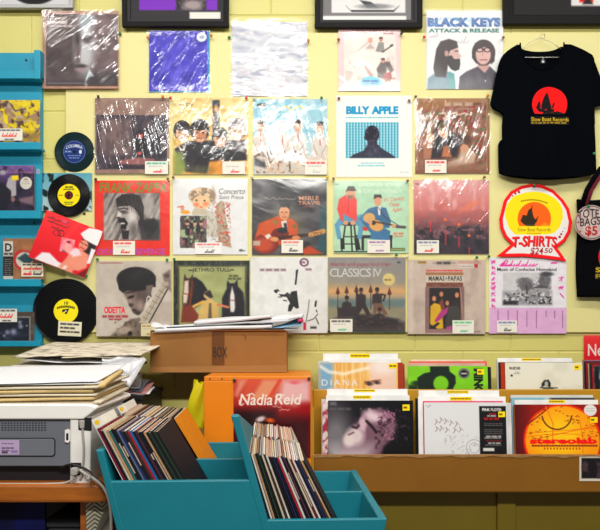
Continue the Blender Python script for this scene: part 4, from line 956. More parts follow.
root = thing('t_shirt', 'black short-sleeved shirt with red sun emblem hanging on a wire hanger', 't-shirt', (PX(548, SY), SY, PZ(178, SY)))
def layer(front, dy):
    ys = [44+133*(i/70) for i in range(71)]
    def fn(u, v):
        py = ys[round(v*70)]; l, r = prof(LT, py), prof(RT, py)
        px = l+(r-l)*u; n = neck(px, front)
        if py > 170: py += 2.4*math.sin(u*PI)
        if py < n: py = n
        return (PX(px, SY), SY+(shirt_y(px, py) if front else .006)+dy, PZ(py, SY))
    return MB().grid(fn, 60, 70)
layer(True, 0).obj('shirt_front', SHM, root, smooth=True, solid=.0016)
layer(False, .004).obj('shirt_back', SHM, root, smooth=True, solid=.0016)
mb = MB()
pts = []
for i in range(29):
    a = PI*i/28; px = 540.5-21.5*math.cos(a); py = 44.5+27*math.sin(a)
    pts.append((PX(px, SY), SY+shirt_y(px, py)-.002, PZ(py, SY)))
mb.tube(pts, .0032, 6).obj('neck_rib', SHM, root, smooth=True)
c = Cv((541, 57, 546, 63), n=16, bg=(30, 30, 34)); c.ell(543.6, 61, 1.4, 1.2, (200, 200, 200)); c.poly([(542.5, 59), (543.5, 57.3), (544.6, 59)], (200, 200, 200))
panel('neck_label', c, 5*SY/F, 6*SY/F, PAPER, root, .0005, Vector((PX(543.5, SY), SY+.0065, PZ(63, SY)))-Vector(root.location))
lc = art_shirt_logo(); ls = SY/F
def lwarp(X, Z):
    px = 547.75+X/ls; py = 127.5-Z/ls
    return np.vectorize(shirt_y)(px, py)-.0022
panel('printed_emblem', lc, 39.5*ls, 40.5*ls, mat_print('screen_print', .75, .2), root, 0, Vector((PX(547.75, SY), SY, PZ(127.5, SY)))-Vector(root.location), lwarp)
# wire hanger
WIRE = mat('hanger_wire', (206, 202, 196), .3, .05, 60, metal=.8)
hr = thing('coat_hanger', 'thin pale wire hanger inside the neck of the black shirt', 'coat hanger', (PX(541, SY), SY+.003, PZ(57, SY)))
zb = PZ(57.5, SY)
MB().tube([(PX(505, SY), SY+.001, PZ(63, SY)), (PX(520, SY), SY-.0015, zb), (PX(562, SY), SY-.0015, zb), (PX(583, SY), SY+.001, PZ(63, SY))], .0018, 8).obj('bar', WIRE, hr, smooth=True)
MB().tube([(PX(521, SY), SY+.001, PZ(50, SY)), (PX(530, SY), SY+.003, PZ(42, SY)), (PX(540, SY), SY+.003, PZ(37.5, SY)), (PX(552, SY), SY+.003, PZ(42, SY)), (PX(561, SY), SY+.001, PZ(49, SY))], .0012, 8).obj('shoulder_wire', WIRE, hr, smooth=True)
MB().tube([(PX(540, SY), SY+.003, PZ(38, SY)), (PX(541.5, SY), SY+.004, PZ(34.5, SY)), (PX(545, SY), SY+.008, PZ(33, SY)), (PX(546.5, SY), SY+.02, PZ(35.5, SY))], .0012, 8).obj('hook', WIRE, hr, smooth=True)

# shirt sign, tote bag and its disc
sc_ = art_sign(); SgY = 2.978; ss = SgY/F
o = panel('price_sign', sc_, 77*ss, 79*ss, PAPER, None, .002, (PX(534.5, SgY), SgY, PZ(262, SgY)))
tag(o, 'red-edged white card sign with yellow oval and orange sun, under the black shirt', 'sign')
TM = mat('black_canvas', (10, 10, 14), 1., .15, 300, bump=.2, spec=.03)
TY = 2.962
tr_ = thing('tote_bag', 'black cloth tote bag hanging at the right edge of the wall', 'tote bag', (PX(617, TY), TY, PZ(297.5, TY)))
def tf(u, v):
    px = 577.5+(660-577.5)*u; py = 199+98*v+1.2*math.sin(u*9)*(1-v)
    return (PX(px+.8*math.sin(v*7), TY), TY-.012*math.sin(PI*min(1, u*1.05))*(.3+.7*v)+.0025*math.sin(u*14+v*5), PZ(py, TY))
MB().grid(tf, 30, 30).obj('body', TM, tr_, smooth=True, solid=.003)
MB().grid(lambda u, v: (tf(u, v)[0], TY+.012, tf(u, v)[2]), 8, 8).obj('back_panel', TM, tr_, smooth=True, solid=.002)
RDS = mat('dark_red_webbing', (120, 24, 44), .9, .1, 200)
def strap(dx, m, n):
    c0 = [(581+dx, 205), (586+dx, 190), (592+dx, 180), (600+dx, 168), (617, 158), (634-dx, 168), (648-dx, 190), (653-dx, 205)]
    w = 2.4; mb = MB(); vs = []
    for i, (px, py) in enumerate(c0): vs += [(PX(px-w, TY), TY-.010+.002*dx, PZ(py-.5, TY)), (PX(px+w, TY), TY-.010+.002*dx, PZ(py+.8, TY))]
    mb.add(vs, [(2*i, 2*i+1, 2*i+3, 2*i+2) for i in range(len(c0)-1)]); mb.obj(n, m, tr_, solid=.002, smooth=True)
strap(0, TM, 'strap'); strap(5, RDS, 'inner_strap')
c = Cv((594, 232, 656, 290), n=150, bg=(15, 15, 19)); d = c.sd_ell(626, 257, 28.5, 22); c.mix(c.edge(np.maximum(d, c.Y-266)), (222, 24, 26))
c.poly([(616, 266), (620, 250), (626, 240), (630, 266)], (15, 13, 17)); c.text('SLOW BOAT', 594.8, 655, 267.5, 272.5, (190, 160, 40), bold=.03); c.text('RECORDS', 594.8, 655, 274, 278.5, (150, 130, 40), bold=.03)
c.cut(np.minimum(np.maximum(d, c.Y-266), c.sd_rect(594, 267, 656, 279.5)))
def twarp(X, Z):
    px = 625+X/(TY/F); py = 290-Z/(TY/F); u = (px-577.5)/82.5; v = (py-199)/98
    return np.vectorize(lambda a, b: tf(a, b)[1]-TY-.003)(u, v)
panel('printed_emblem', c, 62*TY/F, 58*TY/F, MATS['screen_print'], tr_, 0, Vector((PX(625, TY), TY, PZ(290, TY)))-Vector(tr_.location), twarp)
dy = 2.943
dc = art_tote_disc(); o = panel('price_disc', dc, 32*dy/F, 36.5*dy/F, PAPER, None, .002, (PX(591, dy), dy, PZ(240.5, dy)))
tag(o, 'round brownish card disc lettered by hand, pinned on the black tote bag', 'sign')
# ------------------------------------------------------------------ left wall: teal shelf, its records, pinned vinyl
TEAL = mat('teal_paint', (0, 146, 178), .5, .05, 14, bump=.06)
shY = 2.93
sx0, sx1 = -1.75, PX(40.5, shY)
shelf = thing('wall_shelf', 'teal painted wooden record display shelf at the left end of the wall', 'shelf', ((sx0+sx1)/2, WALLY, PZ(347, 2.985)))
MB().box(sx0, PX(42.3, 2.985), 2.982, 2.9995, PZ(346.5, 2.985), PZ(53, 2.985)).obj('back_panel', TEAL, shelf, bevel=.0015)
LED = [(78.5, 70.5), (149.5, 142), (218.5, 210.5), (286.5, 279), (346.5, 341)]
for i, (yb, yt) in enumerate(LED):
    z0, z1 = PZ(yb, shY), PZ(yt, shY)
    mb = MB(); mb.box(sx0, sx1, shY, shY+.012, z0, z1); mb.box(sx0, sx1, shY+.012, 2.983, z0, z0+.012)
    l = mb.obj('ledge', TEAL, shelf, bevel=.002)
mb = MB(); mb.box(PX(34, shY), PX(40.5, shY), shY-.002, 2.983, PZ(79, shY), PZ(50, shY)); mb.obj('end_block', TEAL, shelf, bevel=.002)
SCR = mat('dark_screw_head', (64, 40, 44), .5, .1, 60)
for px, py in ((26, 60), (34, 223)):
    MB().lathe([(0, -.003), (.004, -.002), (.005, 0), (0, .001)], (PX(px, 2.98), 2.981, PZ(py, 2.98)), 16).obj('screw', SCR, shelf, smooth=True)

def sh_yellow():
    f = (0, 90, 45/434); c = Cv((-36, 100, 40.5, 141.7), f, n=150, bg=(150, 126, 112))
    c.noise((206, 182, 40), 60, 60, 3, .42, .55, .95, rot=35); c.noise((84, 62, 54), 40, 60, 13, .52, .64, .9, rot=-30); c.noise((176, 158, 150), 50, 30, 23, .55, .68, .85); c.noise((214, 190, 30), 50, 40, 33, .6, .66, .95, rot=20)
    for p in ([(150, 120), (310, 100), (300, 160), (200, 160)], [(260, 320), (300, 300), (350, 380), (290, 390)], [(20, 150), (70, 250), (80, 320), (40, 310)], [(220, 240), (280, 195), (270, 260)]): c.poly(p, (222, 198, 20), .9, soft=10)
    c.line([(160, 285), (370, 270)], 12, (160, 140, 60), .9, soft=4); c.line([(100, 130), (150, 200), (250, 180)], 12, (70, 56, 50), .8, soft=5); c.rect(220, 400, 390, 495, (110, 84, 60), .5, soft=20)
    return c
def sh_purple():
    f = (0, 160, 45/434); c = Cv((-41, 165.5, 35, 211), f, n=150, bg=(60, 46, 76))
    c.grad((124, 92, 146), (52, 42, 68), 'y', hi=260); c.noise((150, 120, 150), 40, 20, 3, .55, .7, .6, box=(-400, 60, 330, 150)); c.noise((24, 22, 40), 50, 50, 13, .5, .65, .7)
    c.dashes(110, 310, 118, 14, (150, 110, 130), 3)
    c.poly([(80, 180), (110, 150), (160, 190), (160, 340), (110, 360), (110, 300), (60, 260)], (170, 164, 168), soft=8); c.poly([(-60, 490), (-60, 240), (30, 220), (100, 300), (110, 400), (60, 490)], (26, 24, 42), .95, soft=12)
    c.ell(30, 120, 34, 24, (160, 156, 166), soft=10); c.poly([(200, 370), (330, 340), (330, 440), (180, 400)], (150, 124, 130), .8, soft=14); c.ell(130, 380, 22, 24, (140, 110, 110), soft=6); c.poly([(150, 380), (200, 400), (190, 460), (140, 440)], (24, 22, 32), .9, soft=8)
    c.poly([(118, 150), (180, 148), (184, 194), (118, 196)], (222, 196, 16), soft=3); c.ell(255, 222, 58, 60, (206, 200, 190)); c.dashes(225, 285, 205, 7, (150, 144, 140), 3); c.dashes(215, 295, 228, 7, (150, 144, 140), 5); c.dashes(240, 270, 186, 10, (90, 84, 90), 5)
    return c
def sh_brown():
    f = (0, 230, 60/265); c = Cv((3, 238.5, 44.5, 277), f, n=120, bg=(150, 108, 76))
    c.noise((170, 128, 94), 30, 30, 3, .45, .7, .8); c.rect(14, 48, 58, 208, (18, 18, 22)); c.rect(14, 48, 58, 112, (206, 200, 192)); c.text('D', 22, 52, 58, 92, (20, 20, 24), bold=.03); c.dashes(18, 56, 102, 9, (40, 40, 44), 3)
    for y in range(125, 198, 9): c.dashes(20, 52, y, 4, (150, 146, 140), y, .8)
    c.rect(14, 194, 58, 208, (206, 200, 192)); c.ell(105, 126, 46, 44, (176, 44, 44), soft=4); c.ell(108, 128, 38, 34, (206, 200, 190), soft=3); c.poly([(76, 120), (112, 98), (150, 126), (120, 150)], (40, 76, 84), soft=4)
    c.rect(100, 60, 190, 90, (170, 120, 82), .8, soft=8)
    return c
def sh_night():
    f = (0, 295, 1/6); c = Cv((-40, 311.8, 34, 345.5), f, n=140, bg=(84, 74, 66))
    c.noise((110, 96, 84), 30, 20, 3, .5, .7, .7); c.rect(-230, 128, 184, 284, (130, 126, 120)); c.rect(-224, 138, 174, 276, (24, 32, 48)); c.noise((60, 70, 90), 40, 30, 13, .55, .75, .8, box=(-220, 140, 172, 274))
    for x, y, r in ((45, 225, 14), (80, 222, 16), (125, 190, 12), (118, 165, 9), (160, 185, 6), (25, 245, 8), (-40, 200, 12), (-120, 230, 10)): c.ell(x, y, r, r, (176, 170, 190), a=.8, soft=r*.8)
    c.line([(10, 260), (170, 240)], 4, (70, 80, 100), .7)
    return c
SHG = 'records standing on the teal wall shelf'
def lines_red(c, r):
    w, h = r[2]-r[0], r[3]-r[1]
    c.dashes(r[0]+w*.05, r[2]-w*.1, r[1]+h*.14, h*.12, (60, 60, 66), 3); c.cursive(r[0]+w*.2, r[2]-w*.25, r[1]+h*.66, h*.32, (214, 60, 60), 8, h*.06); c.dashes(r[0]+w*.3, r[2]-w*.3, r[3]-h*.1, h*.1, (60, 60, 66), 6)
lp('shelf_record', 'yellow and brown patterned record on the teal shelf, topmost of those there', (-36, 100, 40, 142.5), sh_yellow, 'flat', (-37, 99.5, 40.3, 142.5), (-3, 128.5, 22.5, 140.5), Y=2.966, group=SHG, taglines=lines_red, edge=(200, 190, 180))
lp('shelf_record', 'dark purple record with round white sticker on the teal shelf', (-41, 165.5, 34.5, 211), sh_purple, 'flat', (-42, 165, 35.2, 211.2), Y=2.966, group=SHG)
def lines_brown(c, r):
    w, h = r[2]-r[0], r[3]-r[1]
    c.dashes(r[0]+w*.06, r[2]-w*.06, r[1]+h*.12, h*.12, (50, 44, 44), 3); c.cursive(r[0]+w*.1, r[2]-w*.12, r[1]+h*.46, h*.24, (206, 60, 56), 5, h*.06); c.cursive(r[0]+w*.1, r[0]+w*.42, r[1]+h*.86, h*.26, (206, 40, 50), 9, h*.08); c.cursive(r[0]+w*.55, r[2]-w*.1, r[1]+h*.86, h*.26, (40, 40, 46), 11, h*.06)
rb = lp('shelf_record', 'small brown record with black side strip, half under the tilted red sleeve', (3, 238.5, 44.5, 279.2), sh_brown, 'light', (1, 236.5, 46.5, 279.3), (21.3, 263, 43.2, 276.5), Y=2.966, group=SHG, taglines=lines_brown, bg=(222, 212, 190))
lp('shelf_record', 'record with grey-framed night picture on the lowest teal ledge', (-40, 311.8, 34, 345.2), sh_night, 'flat', (-41, 305.5, 36, 345.5), (-4, 308.8, 17, 322), Y=2.966, group=SHG, taglines=lines_red)
c = Cv((35.5, 168.5, 40.5, 174.5), n=24, bg=(150, 160, 176)); c.dashes(36, 40, 171.5, .8, (120, 130, 150), 3); c.cut(c.sd_ell(38, 171.5, 2.3, 2.7))
o = panel('round_sticker', c, 5*2.98/F, 6*2.98/F, PAPER, None, .0004, (PX(38, 2.981), 2.9812, PZ(174.5, 2.981)))
tag(o, 'small grey round sticker stuck on the teal shelf back beside the purple record', 'sticker')

# pinned vinyl discs
VIN = mat('black_vinyl', (9, 9, 12), .3, .04, 10, spec=.22)
VGR = mat('green_black_vinyl', (4, 34, 38), .3, .1, 30, spec=.25)
def disc(label, px, py, rpx, Y, vm, labcv, lr, hole_col=None, name='vinyl_record'):
    s = Y/F; c0 = (PX(px, Y), Y, PZ(py, Y)); r = rpx*s
    root = thing(name, label, 'vinyl record', (c0[0], c0[1], c0[2]-r))
    prof = [(0, -.0018), (lr*s*1.02, -.0018)]
    n = 14
    for k in range(n):
        a = lr*s*1.12+(r*.965-lr*s*1.12)*k/(n-1); prof += [(a, -.0014 if k % 2 else -.0018), (a+.0012, -.0014 if k % 2 else -.0018)]
    prof += [(r*.985, -.0020), (r, -.001), (r*.985, 0), (0, 0)]
    MB().lathe(prof, c0, 96).obj('disc', vm, root)
    d = 2*lr; panel('label', labcv, d*s, d*s, PAPER, root, .0003, Vector((c0[0], c0[1]-.0023, c0[2]-lr*s))-Vector(root.location))
    return root
def lab_blue():
    c = Cv((0, 0, 100, 100), n=90, bg=(30, 56, 110)); c.text('COLUMBIA', 14, 86, 16, 30, (200, 206, 214), bold=.02, wob=lambda x, y: (x, y+(x-50)**2*.008)); c.mix(c.edge(np.abs(c.sd_ell(50, 50, 46, 46))-.8), (120, 140, 170)); c.ell(50, 50, 7, 7, (14, 20, 40)); c.ell(76, 50, 6, 9, (200, 206, 214)); c.dashes(10, 40, 48, 5, (170, 180, 200), 3); c.dashes(22, 78, 66, 4, (150, 160, 190), 4); c.dashes(28, 72, 76, 4, (150, 160, 190), 6); c.line([(4, 52), (40, 52)], 1.2, (130, 150, 180))
    return c.cut(c.sd_ell(50, 50, 49.5, 49.5))
def lab_yellow():
    c = Cv((0, 0, 100, 100), n=100, bg=(228, 204, 30)); c.dashes(34, 68, 14, 7, (50, 70, 40), 3); c.dashes(26, 74, 24, 5, (60, 80, 40), 5); c.dashes(30, 76, 82, 5, (70, 90, 40), 7); c.dashes(34, 70, 90, 4, (70, 90, 40), 9); c.line([(6, 50), (22, 50)], 4, (120, 120, 30)); c.line([(80, 50), (94, 50)], 3, (120, 120, 30))
    c.ell(50, 50, 19, 19, (64, 26, 34)); c.noise((150, 40, 50), 8, 8, 3, .5, .6, .8, box=(38, 38, 62, 62)); c.ell(50, 50, 7, 7, (20, 14, 18))
    return c.cut(c.sd_ell(50, 50, 49.5, 49.5))
def lab_twelve():
    c = Cv((0, 0, 100, 100), n=100, bg=(226, 208, 40)); k = (30, 40, 30)
    c.text('10', 44, 60, 10, 24, k, bold=.03); [c.rect(14+i*7.4, 27+(i-4.5)**2*.28, 19.5+i*7.4, 36+(i-4.5)**2*.28, k, .9, soft=1) for i in range(10)]; c.poly([(36, 44), (64, 40), (54, 62), (44, 62), (50, 50), (34, 56)], k); c.ell(50, 50, 3, 3, (230, 230, 220))
    return c.cut(c.sd_ell(50, 50, 49.5, 49.5))
disc('dark green-black single with blue label pinned on the wall', 74.5, 152, 20, 2.987, VGR, lab_blue(), 11.6)
def art_seven():
    c = Cv((42.5, 173, 92, 211), n=110, bg=(120, 160, 170)); c.grad((96, 150, 166), (176, 190, 190), 'y'); c.noise((20, 34, 34), 5, 8, 3, .5, .62, .95, box=(40, 173, 54, 211)); c.noise((24, 40, 40), 6, 6, 8, .5, .62, .9, box=(84, 190, 92, 211)); c.noise((206, 210, 206), 6, 5, 13, .5, .7, .7, box=(46, 175, 60, 200))
    return c
s7 = lp('single_sleeve', 'small picture sleeve with trees and sky behind the yellow-labelled black single', (42.5, 173, 92, 211), art_seven, None, Y=2.9835, thick=.002)
disc('black single with yellow label and large centre hole pinned over a picture sleeve', 69, 195.3, 21.2, 2.979, VIN, lab_yellow(), 11.2)
big = disc('large black record with yellow label, above the printed paper pile', 66, 311, 32.5, 2.9775, VIN, lab_twelve(), 12)
def lines_note(c, r):
    for i in range(3): c.dashes(r[0]+2, r[2]-2-(i == 1)*3, r[1]+2.8+i*4, 1.6, (24, 24, 28), 20+i, .9)
np_ = Vector(big.location); cc = Cv((57.8, 321, 80.8, 336), n=80, bg=(214, 208, 184)); lines_note(cc, (57.8, 321, 80.8, 336))
q = panel('price_tag', cc, 23*2.97/F, 14.5*2.97/F, PAPER, big, .0006, Vector((PX(69.3, 2.9745), 2.9745, PZ(336, 2.9745)))-np_); q.rotation_euler = (0, R(3), 0); big.rotation_euler = (0, 0, R(3.6))

# tilted red sleeve
def art_red_seated():
    f = (28, 205, 80/565); c = Cv((0, 0, 100, 100), n=150, bg=(214, 22, 40)); c.grad((222, 26, 44), (190, 14, 34), 'y')
    k = (60, 16, 26)
    c.cursive(5, 40, 13, 6, k, 3, .8); c.cursive(8, 42, 20, 6, k, 6, .8); c.cursive(17, 36, 29, 6, k, 9, .8); c.mix(c.edge(np.abs(c.sd_ell(29, 36, 6, 5))-.5), k); c.mix(c.edge(np.abs(c.sd_ell(36, 34, 5, 6))-.5), k); c.rect(29, 5, 39, 13, (220, 110, 140), .6, soft=2)
    c.line([(58, 0), (46, 40)], 4, (226, 90, 70), .5, soft=3)
    c.poly([(39, 40), (62, 36), (66, 62), (44, 68)], (232, 140, 150)); c.noise((206, 60, 80), 5, 5, 5, .5, .65, .7, box=(41, 40, 64, 66)); c.rect(50, 43, 55, 46, (40, 20, 26)); c.rect(48, 62, 55, 67, (40, 20, 26), .9); c.poly([(50, 48), (60, 46), (62, 66), (48, 66)], (236, 170, 160), .7, soft=2)
    c.poly([(66, 20), (76, 3), (96, -2), (100, 0), (100, 30), (84, 36)], (226, 224, 226), soft=1.5); c.ell(90, 18, 16, 16, (228, 226, 228), soft=1.5)
    c.poly([(72, 28), (98, 32), (99, 52), (88, 58), (80, 50)], (26, 14, 18), soft=1.5); c.ell(78, 40, 8, 11, (214, 140, 120), soft=1.5); c.line([(72, 36), (76, 36.5)], 1.6, (40, 20, 24)); c.line([(79, 37), (84, 38)], 1.6, (40, 20, 24)); c.line([(74, 45.5), (81, 46)], 2, (170, 30, 44)); c.line([(77, 38), (76, 42)], 1, (170, 100, 86))
    c.poly([(60, 62), (78, 50), (92, 54), (97, 80), (86, 92), (62, 96), (56, 90), (60, 76)], (216, 142, 122), soft=2); c.poly([(66, 50), (74, 50), (80, 60), (68, 70), (60, 66)], (226, 200, 206), soft=2); c.poly([(88, 96), (100, 78), (100, 100), (84, 100)], (110, 16, 30), soft=1.5)
    c.poly([(18, 82), (30, 78), (48, 88), (70, 92), (78, 100), (10, 100)], (224, 216, 220), soft=2); c.poly([(92, 40), (100, 40), (100, 70), (94, 72)], (226, 224, 226), soft=1.5); c.line([(56, 96), (64, 70)], 7, (214, 138, 118), .9, soft=2)
    c.poly([(62, 100), (70, 84), (80, 88), (76, 100)], (214, 138, 118), soft=2)
    return c
rY = 2.947; sr = rY/F
rt = thing('record_sleeve', 'glossy red sleeve with a white-hatted woman, tilted and pinned beside the teal shelf', 'record', P(66, 244, rY), None)
panel('cover', art_red_seated(), 57.5*sr, 50*sr, GLOSSP, rt, .003, (0, 0, -25*sr), edge=(200, 190, 190))
rt.rotation_euler = (0, R(20.5), R(11))

# push pins
PINM = {k: mat('pin_'+k, v, .3, .03, 50, spec=.6) for k, v in dict(green=(0, 120, 70), red=(226, 20, 30), orange=(220, 130, 30), dark=(50, 44, 46), yellow=(230, 190, 30), brown=(140, 90, 70), pale=(206, 200, 180)).items()}
proto = None
def pin(px, py, colr, where, Y=2.972, r=.0062):
    global proto
    if proto is None:
        proto = MB().lathe([(0, -.0075), (.0022, -.0072), (.0038, -.0058), (.0042, -.004), (.0036, -.002), (.0012, 0), (.0009, .012), (0, .0122)], (0, 0, 0), 14).obj('push_pin', PINM['green'], smooth=True)
        proto.data.materials[0] = None; o = proto
    else: o = proto.copy(); COL.objects.link(o)
    o.material_slots[0].link = 'OBJECT'; o.material_slots[0].material = PINM[colr]
    o.location = (PX(px, Y), Y, PZ(py, Y)); o.scale = (r/.0042,)*3
    tag(o, colr+' push pin '+where, 'pin', 'push pins holding up sleeves and posters')
for a in [(120.5, 34, 'green', 'right of the half-lit grey face sleeve', 2.984), (148, 38, 'orange', 'on the left edge of the small blue-violet sleeve', 2.972), (211.5, 36, 'orange', 'on the right edge of the small blue-violet sleeve', 2.972),
          (229.3, 38, 'green', 'on the left of the pale cloudy sleeve', 2.984), (308.5, 41, 'orange', 'on the right of the pale cloudy sleeve', 2.974), (338.5, 40, 'brown', 'on the left of the small pink sleeve', 2.975), (401.3, 34, 'dark', 'on the right of the small pink sleeve', 2.975),
          (424, 37.5, 'red', 'left of the two long-haired men poster', 2.975), (503, 38, 'brown', 'right of the two long-haired men poster', 2.975),
          (98.5, 97, 'dark', 'top left of the mauve-brown stage sleeve', 2.973), (163, 97, 'orange', 'top right of the mauve-brown stage sleeve', 2.973), (170.6, 98.4, 'red', 'top left of the autumn-coloured four heads sleeve', 2.973), (246.4, 98.4, 'red', 'top right of the autumn-coloured four heads sleeve', 2.973),
          (321.5, 98.3, 'green', 'top right of the sky-blue sleeve', 2.973), (254, 99, 'pale', 'top left of the sky-blue sleeve', 2.973), (338.8, 98.7, 'brown', 'top left of the teal grid poster', 2.983), (409, 101, 'brown', 'top right of the teal grid poster', 2.983), (415.5, 97, 'brown', 'top left of the tan long-haired woman sleeve', 2.973), (487.5, 96, 'orange', 'top right of the tan long-haired woman sleeve', 2.973),
          (96, 179.5, 'dark', 'top left of the orange-red sleeve', 2.974), (168, 179, 'brown', 'top right of the orange-red sleeve', 2.974), (173.5, 177.6, 'brown', 'top left of the drawn angel sleeve', 2.974), (252, 177.5, 'pale', 'top left of the orange jacket guitarist sleeve', 2.973), (327.5, 177.5, 'yellow', 'top right of the orange jacket guitarist sleeve', 2.973),
          (333.5, 179, 'brown', 'top left of the pale green sleeve', 2.973), (407.5, 181, 'brown', 'top right of the pale green sleeve', 2.973), (396.2, 254.8, 'green', 'at the foot of the pale green sleeve', 2.973), (484, 177.5, 'brown', 'top right of the dusky pink sleeve', 2.973),
          (97.8, 259.5, 'green', 'top left of the profiled woman sleeve', 2.974), (167.3, 260, 'green', 'top right of the profiled woman sleeve', 2.974), (174.5, 259.3, 'green', 'top left of the two horses sleeve', 2.974), (476.5, 257.5, 'green', 'top right of the pale window sleeve', 2.973), (488.5, 256.5, 'green', 'top left of the magenta handwriting poster', 2.980),
          (534, 185.2, 'green', 'at the top of the red-edged price sign', 2.972), (588, 206.5, 'green', 'on the round brownish card disc', 2.938), (86.5, 276.3, 'green', 'at the lower corner of the tilted red sleeve', 2.984), (84.8, 214, 'dark', 'on bare wall right above the tilted red sleeve', 2.994),
          (329, 331, 'dark', 'at the lower left of the dusk beach sleeve', 2.974), (407.3, 257, 'pale', 'top left of the pale window sleeve', 2.974), (593.5, 154, 'green', 'on the lower right side of the black shirt', 2.945)]:
    pin(*a)
# ------------------------------------------------------------------ yellow record display bins, right
OCH = mat('ochre_paint', (192, 138, 22), .45, .06, 9, bump=.08)
OCF = mat('brown_ochre_paint', (134, 86, 12), .45, .08, 9, bump=.08)
OLV = mat('olive_paint', (118, 100, 14), .5, .05, 7, bump=.06)
WORN = mat('worn_bare_edge', (150, 108, 60), .7, .25, 40, bump=.3)
bxl = PX(314, 2.61)
BR = 1.62
zf, zb2 = .722, .862
stand = thing('record_display_bin', 'ochre painted two-tier record bin built along the wall', 'record bin', ((bxl+BR)/2, 2.8, 0))
zlip = PZ(455.5, 2.60); zl0 = PZ(492, 2.60)
MB().box(bxl, BR, 2.60, 2.618, zl0, zlip).obj('front_panel', OCF, stand, bevel=.003)
def lipf(u, v):
    x = bxl+(BR-bxl)*u; w = .0025*math.sin(u*57)+.0015*math.sin(u*131+1)
    return (x, 2.5985+.020*min(1, max(0, (v-.33)*3)), zlip+.001-(.006+w)*(1-min(1, v*3)))
MB().grid(lipf, 160, 3).obj('worn_edge', WORN, stand, solid=.0015)
MB().box(bxl, BR, 2.618, 2.772, zf-.018, zf).obj('lower_floor', OCH, stand)
MB().box(bxl, BR, 2.755, 2.772, zf, PZ(389.5, 2.755)).obj('step_panel', OCH, stand, bevel=.003)
MB().box(bxl, BR, 2.772, 2.985, zb2-.018, zb2).obj('upper_floor', OCH, stand)
MB().prismx([(2.60, zl0), (2.60, zlip), (2.625, PZ(408, 2.625)), (2.755, PZ(405, 2.755)), (2.76, PZ(388, 2.76)), (2.985, PZ(380, 2.985)), (2.985, zl0)], bxl-.016, bxl).obj('end_board', OCH, stand, bevel=.002)
MB().box(bxl, PX(498, 2.70), 2.70, 2.718, .05, zl0).obj('kick_panel', OLV, stand, bevel=.002)
MB().box(PX(511, 2.70), BR, 2.70, 2.718, .05, zl0).obj('kick_panel', OLV, stand, bevel=.002)
MB().box(PX(497.5, 2.685), PX(516, 2.685), 2.685, 2.72, 0, zl0).obj('post', OLV, stand, bevel=.003)
MB().box(bxl, bxl+.04, 2.66, 2.72, 0, zl0).obj('post', OLV, stand, bevel=.003)
MB().box(bxl, BR, 2.62, 2.99, zl0, zl0+.012).obj('base_board', OCH, stand)
YTAB = (240, 206, 24)
def cov_plain(rect, col, seed=1):
    c = Cv(rect, n=24, bg=col); c.noise(tuple(max(0, v*.93) for v in col), 12, 12, seed); return c

def bin_record(label, x0, x1, ytop, Y, cv, zfl, lean=5., thick=.005, group=None, m=None, edge=(60, 50, 46), kind=None, stickers=(), name='lp_record'):
    """A record standing in the bin: jacket with its print, bottom on the bin floor, leaning back."""
    s = Y/F; h = (PZ(ytop, Y)-zfl)/math.cos(R(lean))
    root = thing(name, label, 'record' if name != 'divider_card' else 'divider card', (PX((x0+x1)/2, Y), Y-math.tan(R(lean))*(PZ(ytop, Y)-zfl), zfl), group)
    panel('jacket' if name != 'divider_card' else 'card', cv, (x1-x0)*s, h, m or PRINT, root, thick, (0, 0, 0), edge=edge)
    for (a, b, t, u, col) in stickers:
        c = Cv((a, t, b, u), n=48, bg=col); c.dashes(a+1, b-1, (t+u)/2, (u-t)*.3, (70, 56, 20), 3)
        panel('sticker', c, (b-a)*s, (u-t)*s, PAPER, root, .0004, (((a+b)-(x0+x1))/2*s, -.0006, h-(u-ytop)*s))
    root.rotation_euler = (R(-lean), 0, 0)
    return root

def art_hair():
    f = (316, 345, 100/461); c = Cv((319.5, 362.5, 403, 448), f, n=150, bg=(220, 176, 116))
    c.rect(14, 80, 78, 480, (120, 160, 190), .95, soft=14); c.noise((206, 150, 84), 12, 120, 3, .5, .65, .7, box=(80, 80, 250, 480)); c.noise((236, 206, 150), 8, 140, 13, .55, .7, .7, box=(70, 80, 250, 480))
    c.rect(250, 80, 372, 480, (222, 190, 176), .95, soft=8); c.ell(310, 100, 60, 40, (234, 216, 206), soft=20); c.rect(376, 80, 402, 480, (150, 62, 36)); c.line([(372, 80), (372, 480)], 5, (224, 190, 100))
    for x, y, r in ((244, 186, 20), (280, 180, 18)): c.ell(x, y, r, r*.55, (120, 90, 76), rot=10, soft=4); c.ell(x, y+1, r*.42, r*.42, (60, 66, 76), soft=3); c.line([(x-r, y-8), (x+r, y-12)], 5, (110, 70, 50), .8, soft=3)
    c.line([(20, 100), (60, 128), (130, 138), (190, 120), (240, 108)], 12, (246, 240, 226), .85, soft=8)  # gloss highlight painted into the jacket's colours
    c.text('DIANA', 26, 192, 166, 196, (220, 222, 226), space=1.35); c.dashes(60, 130, 210, 8, (200, 190, 180), 3)
    return c
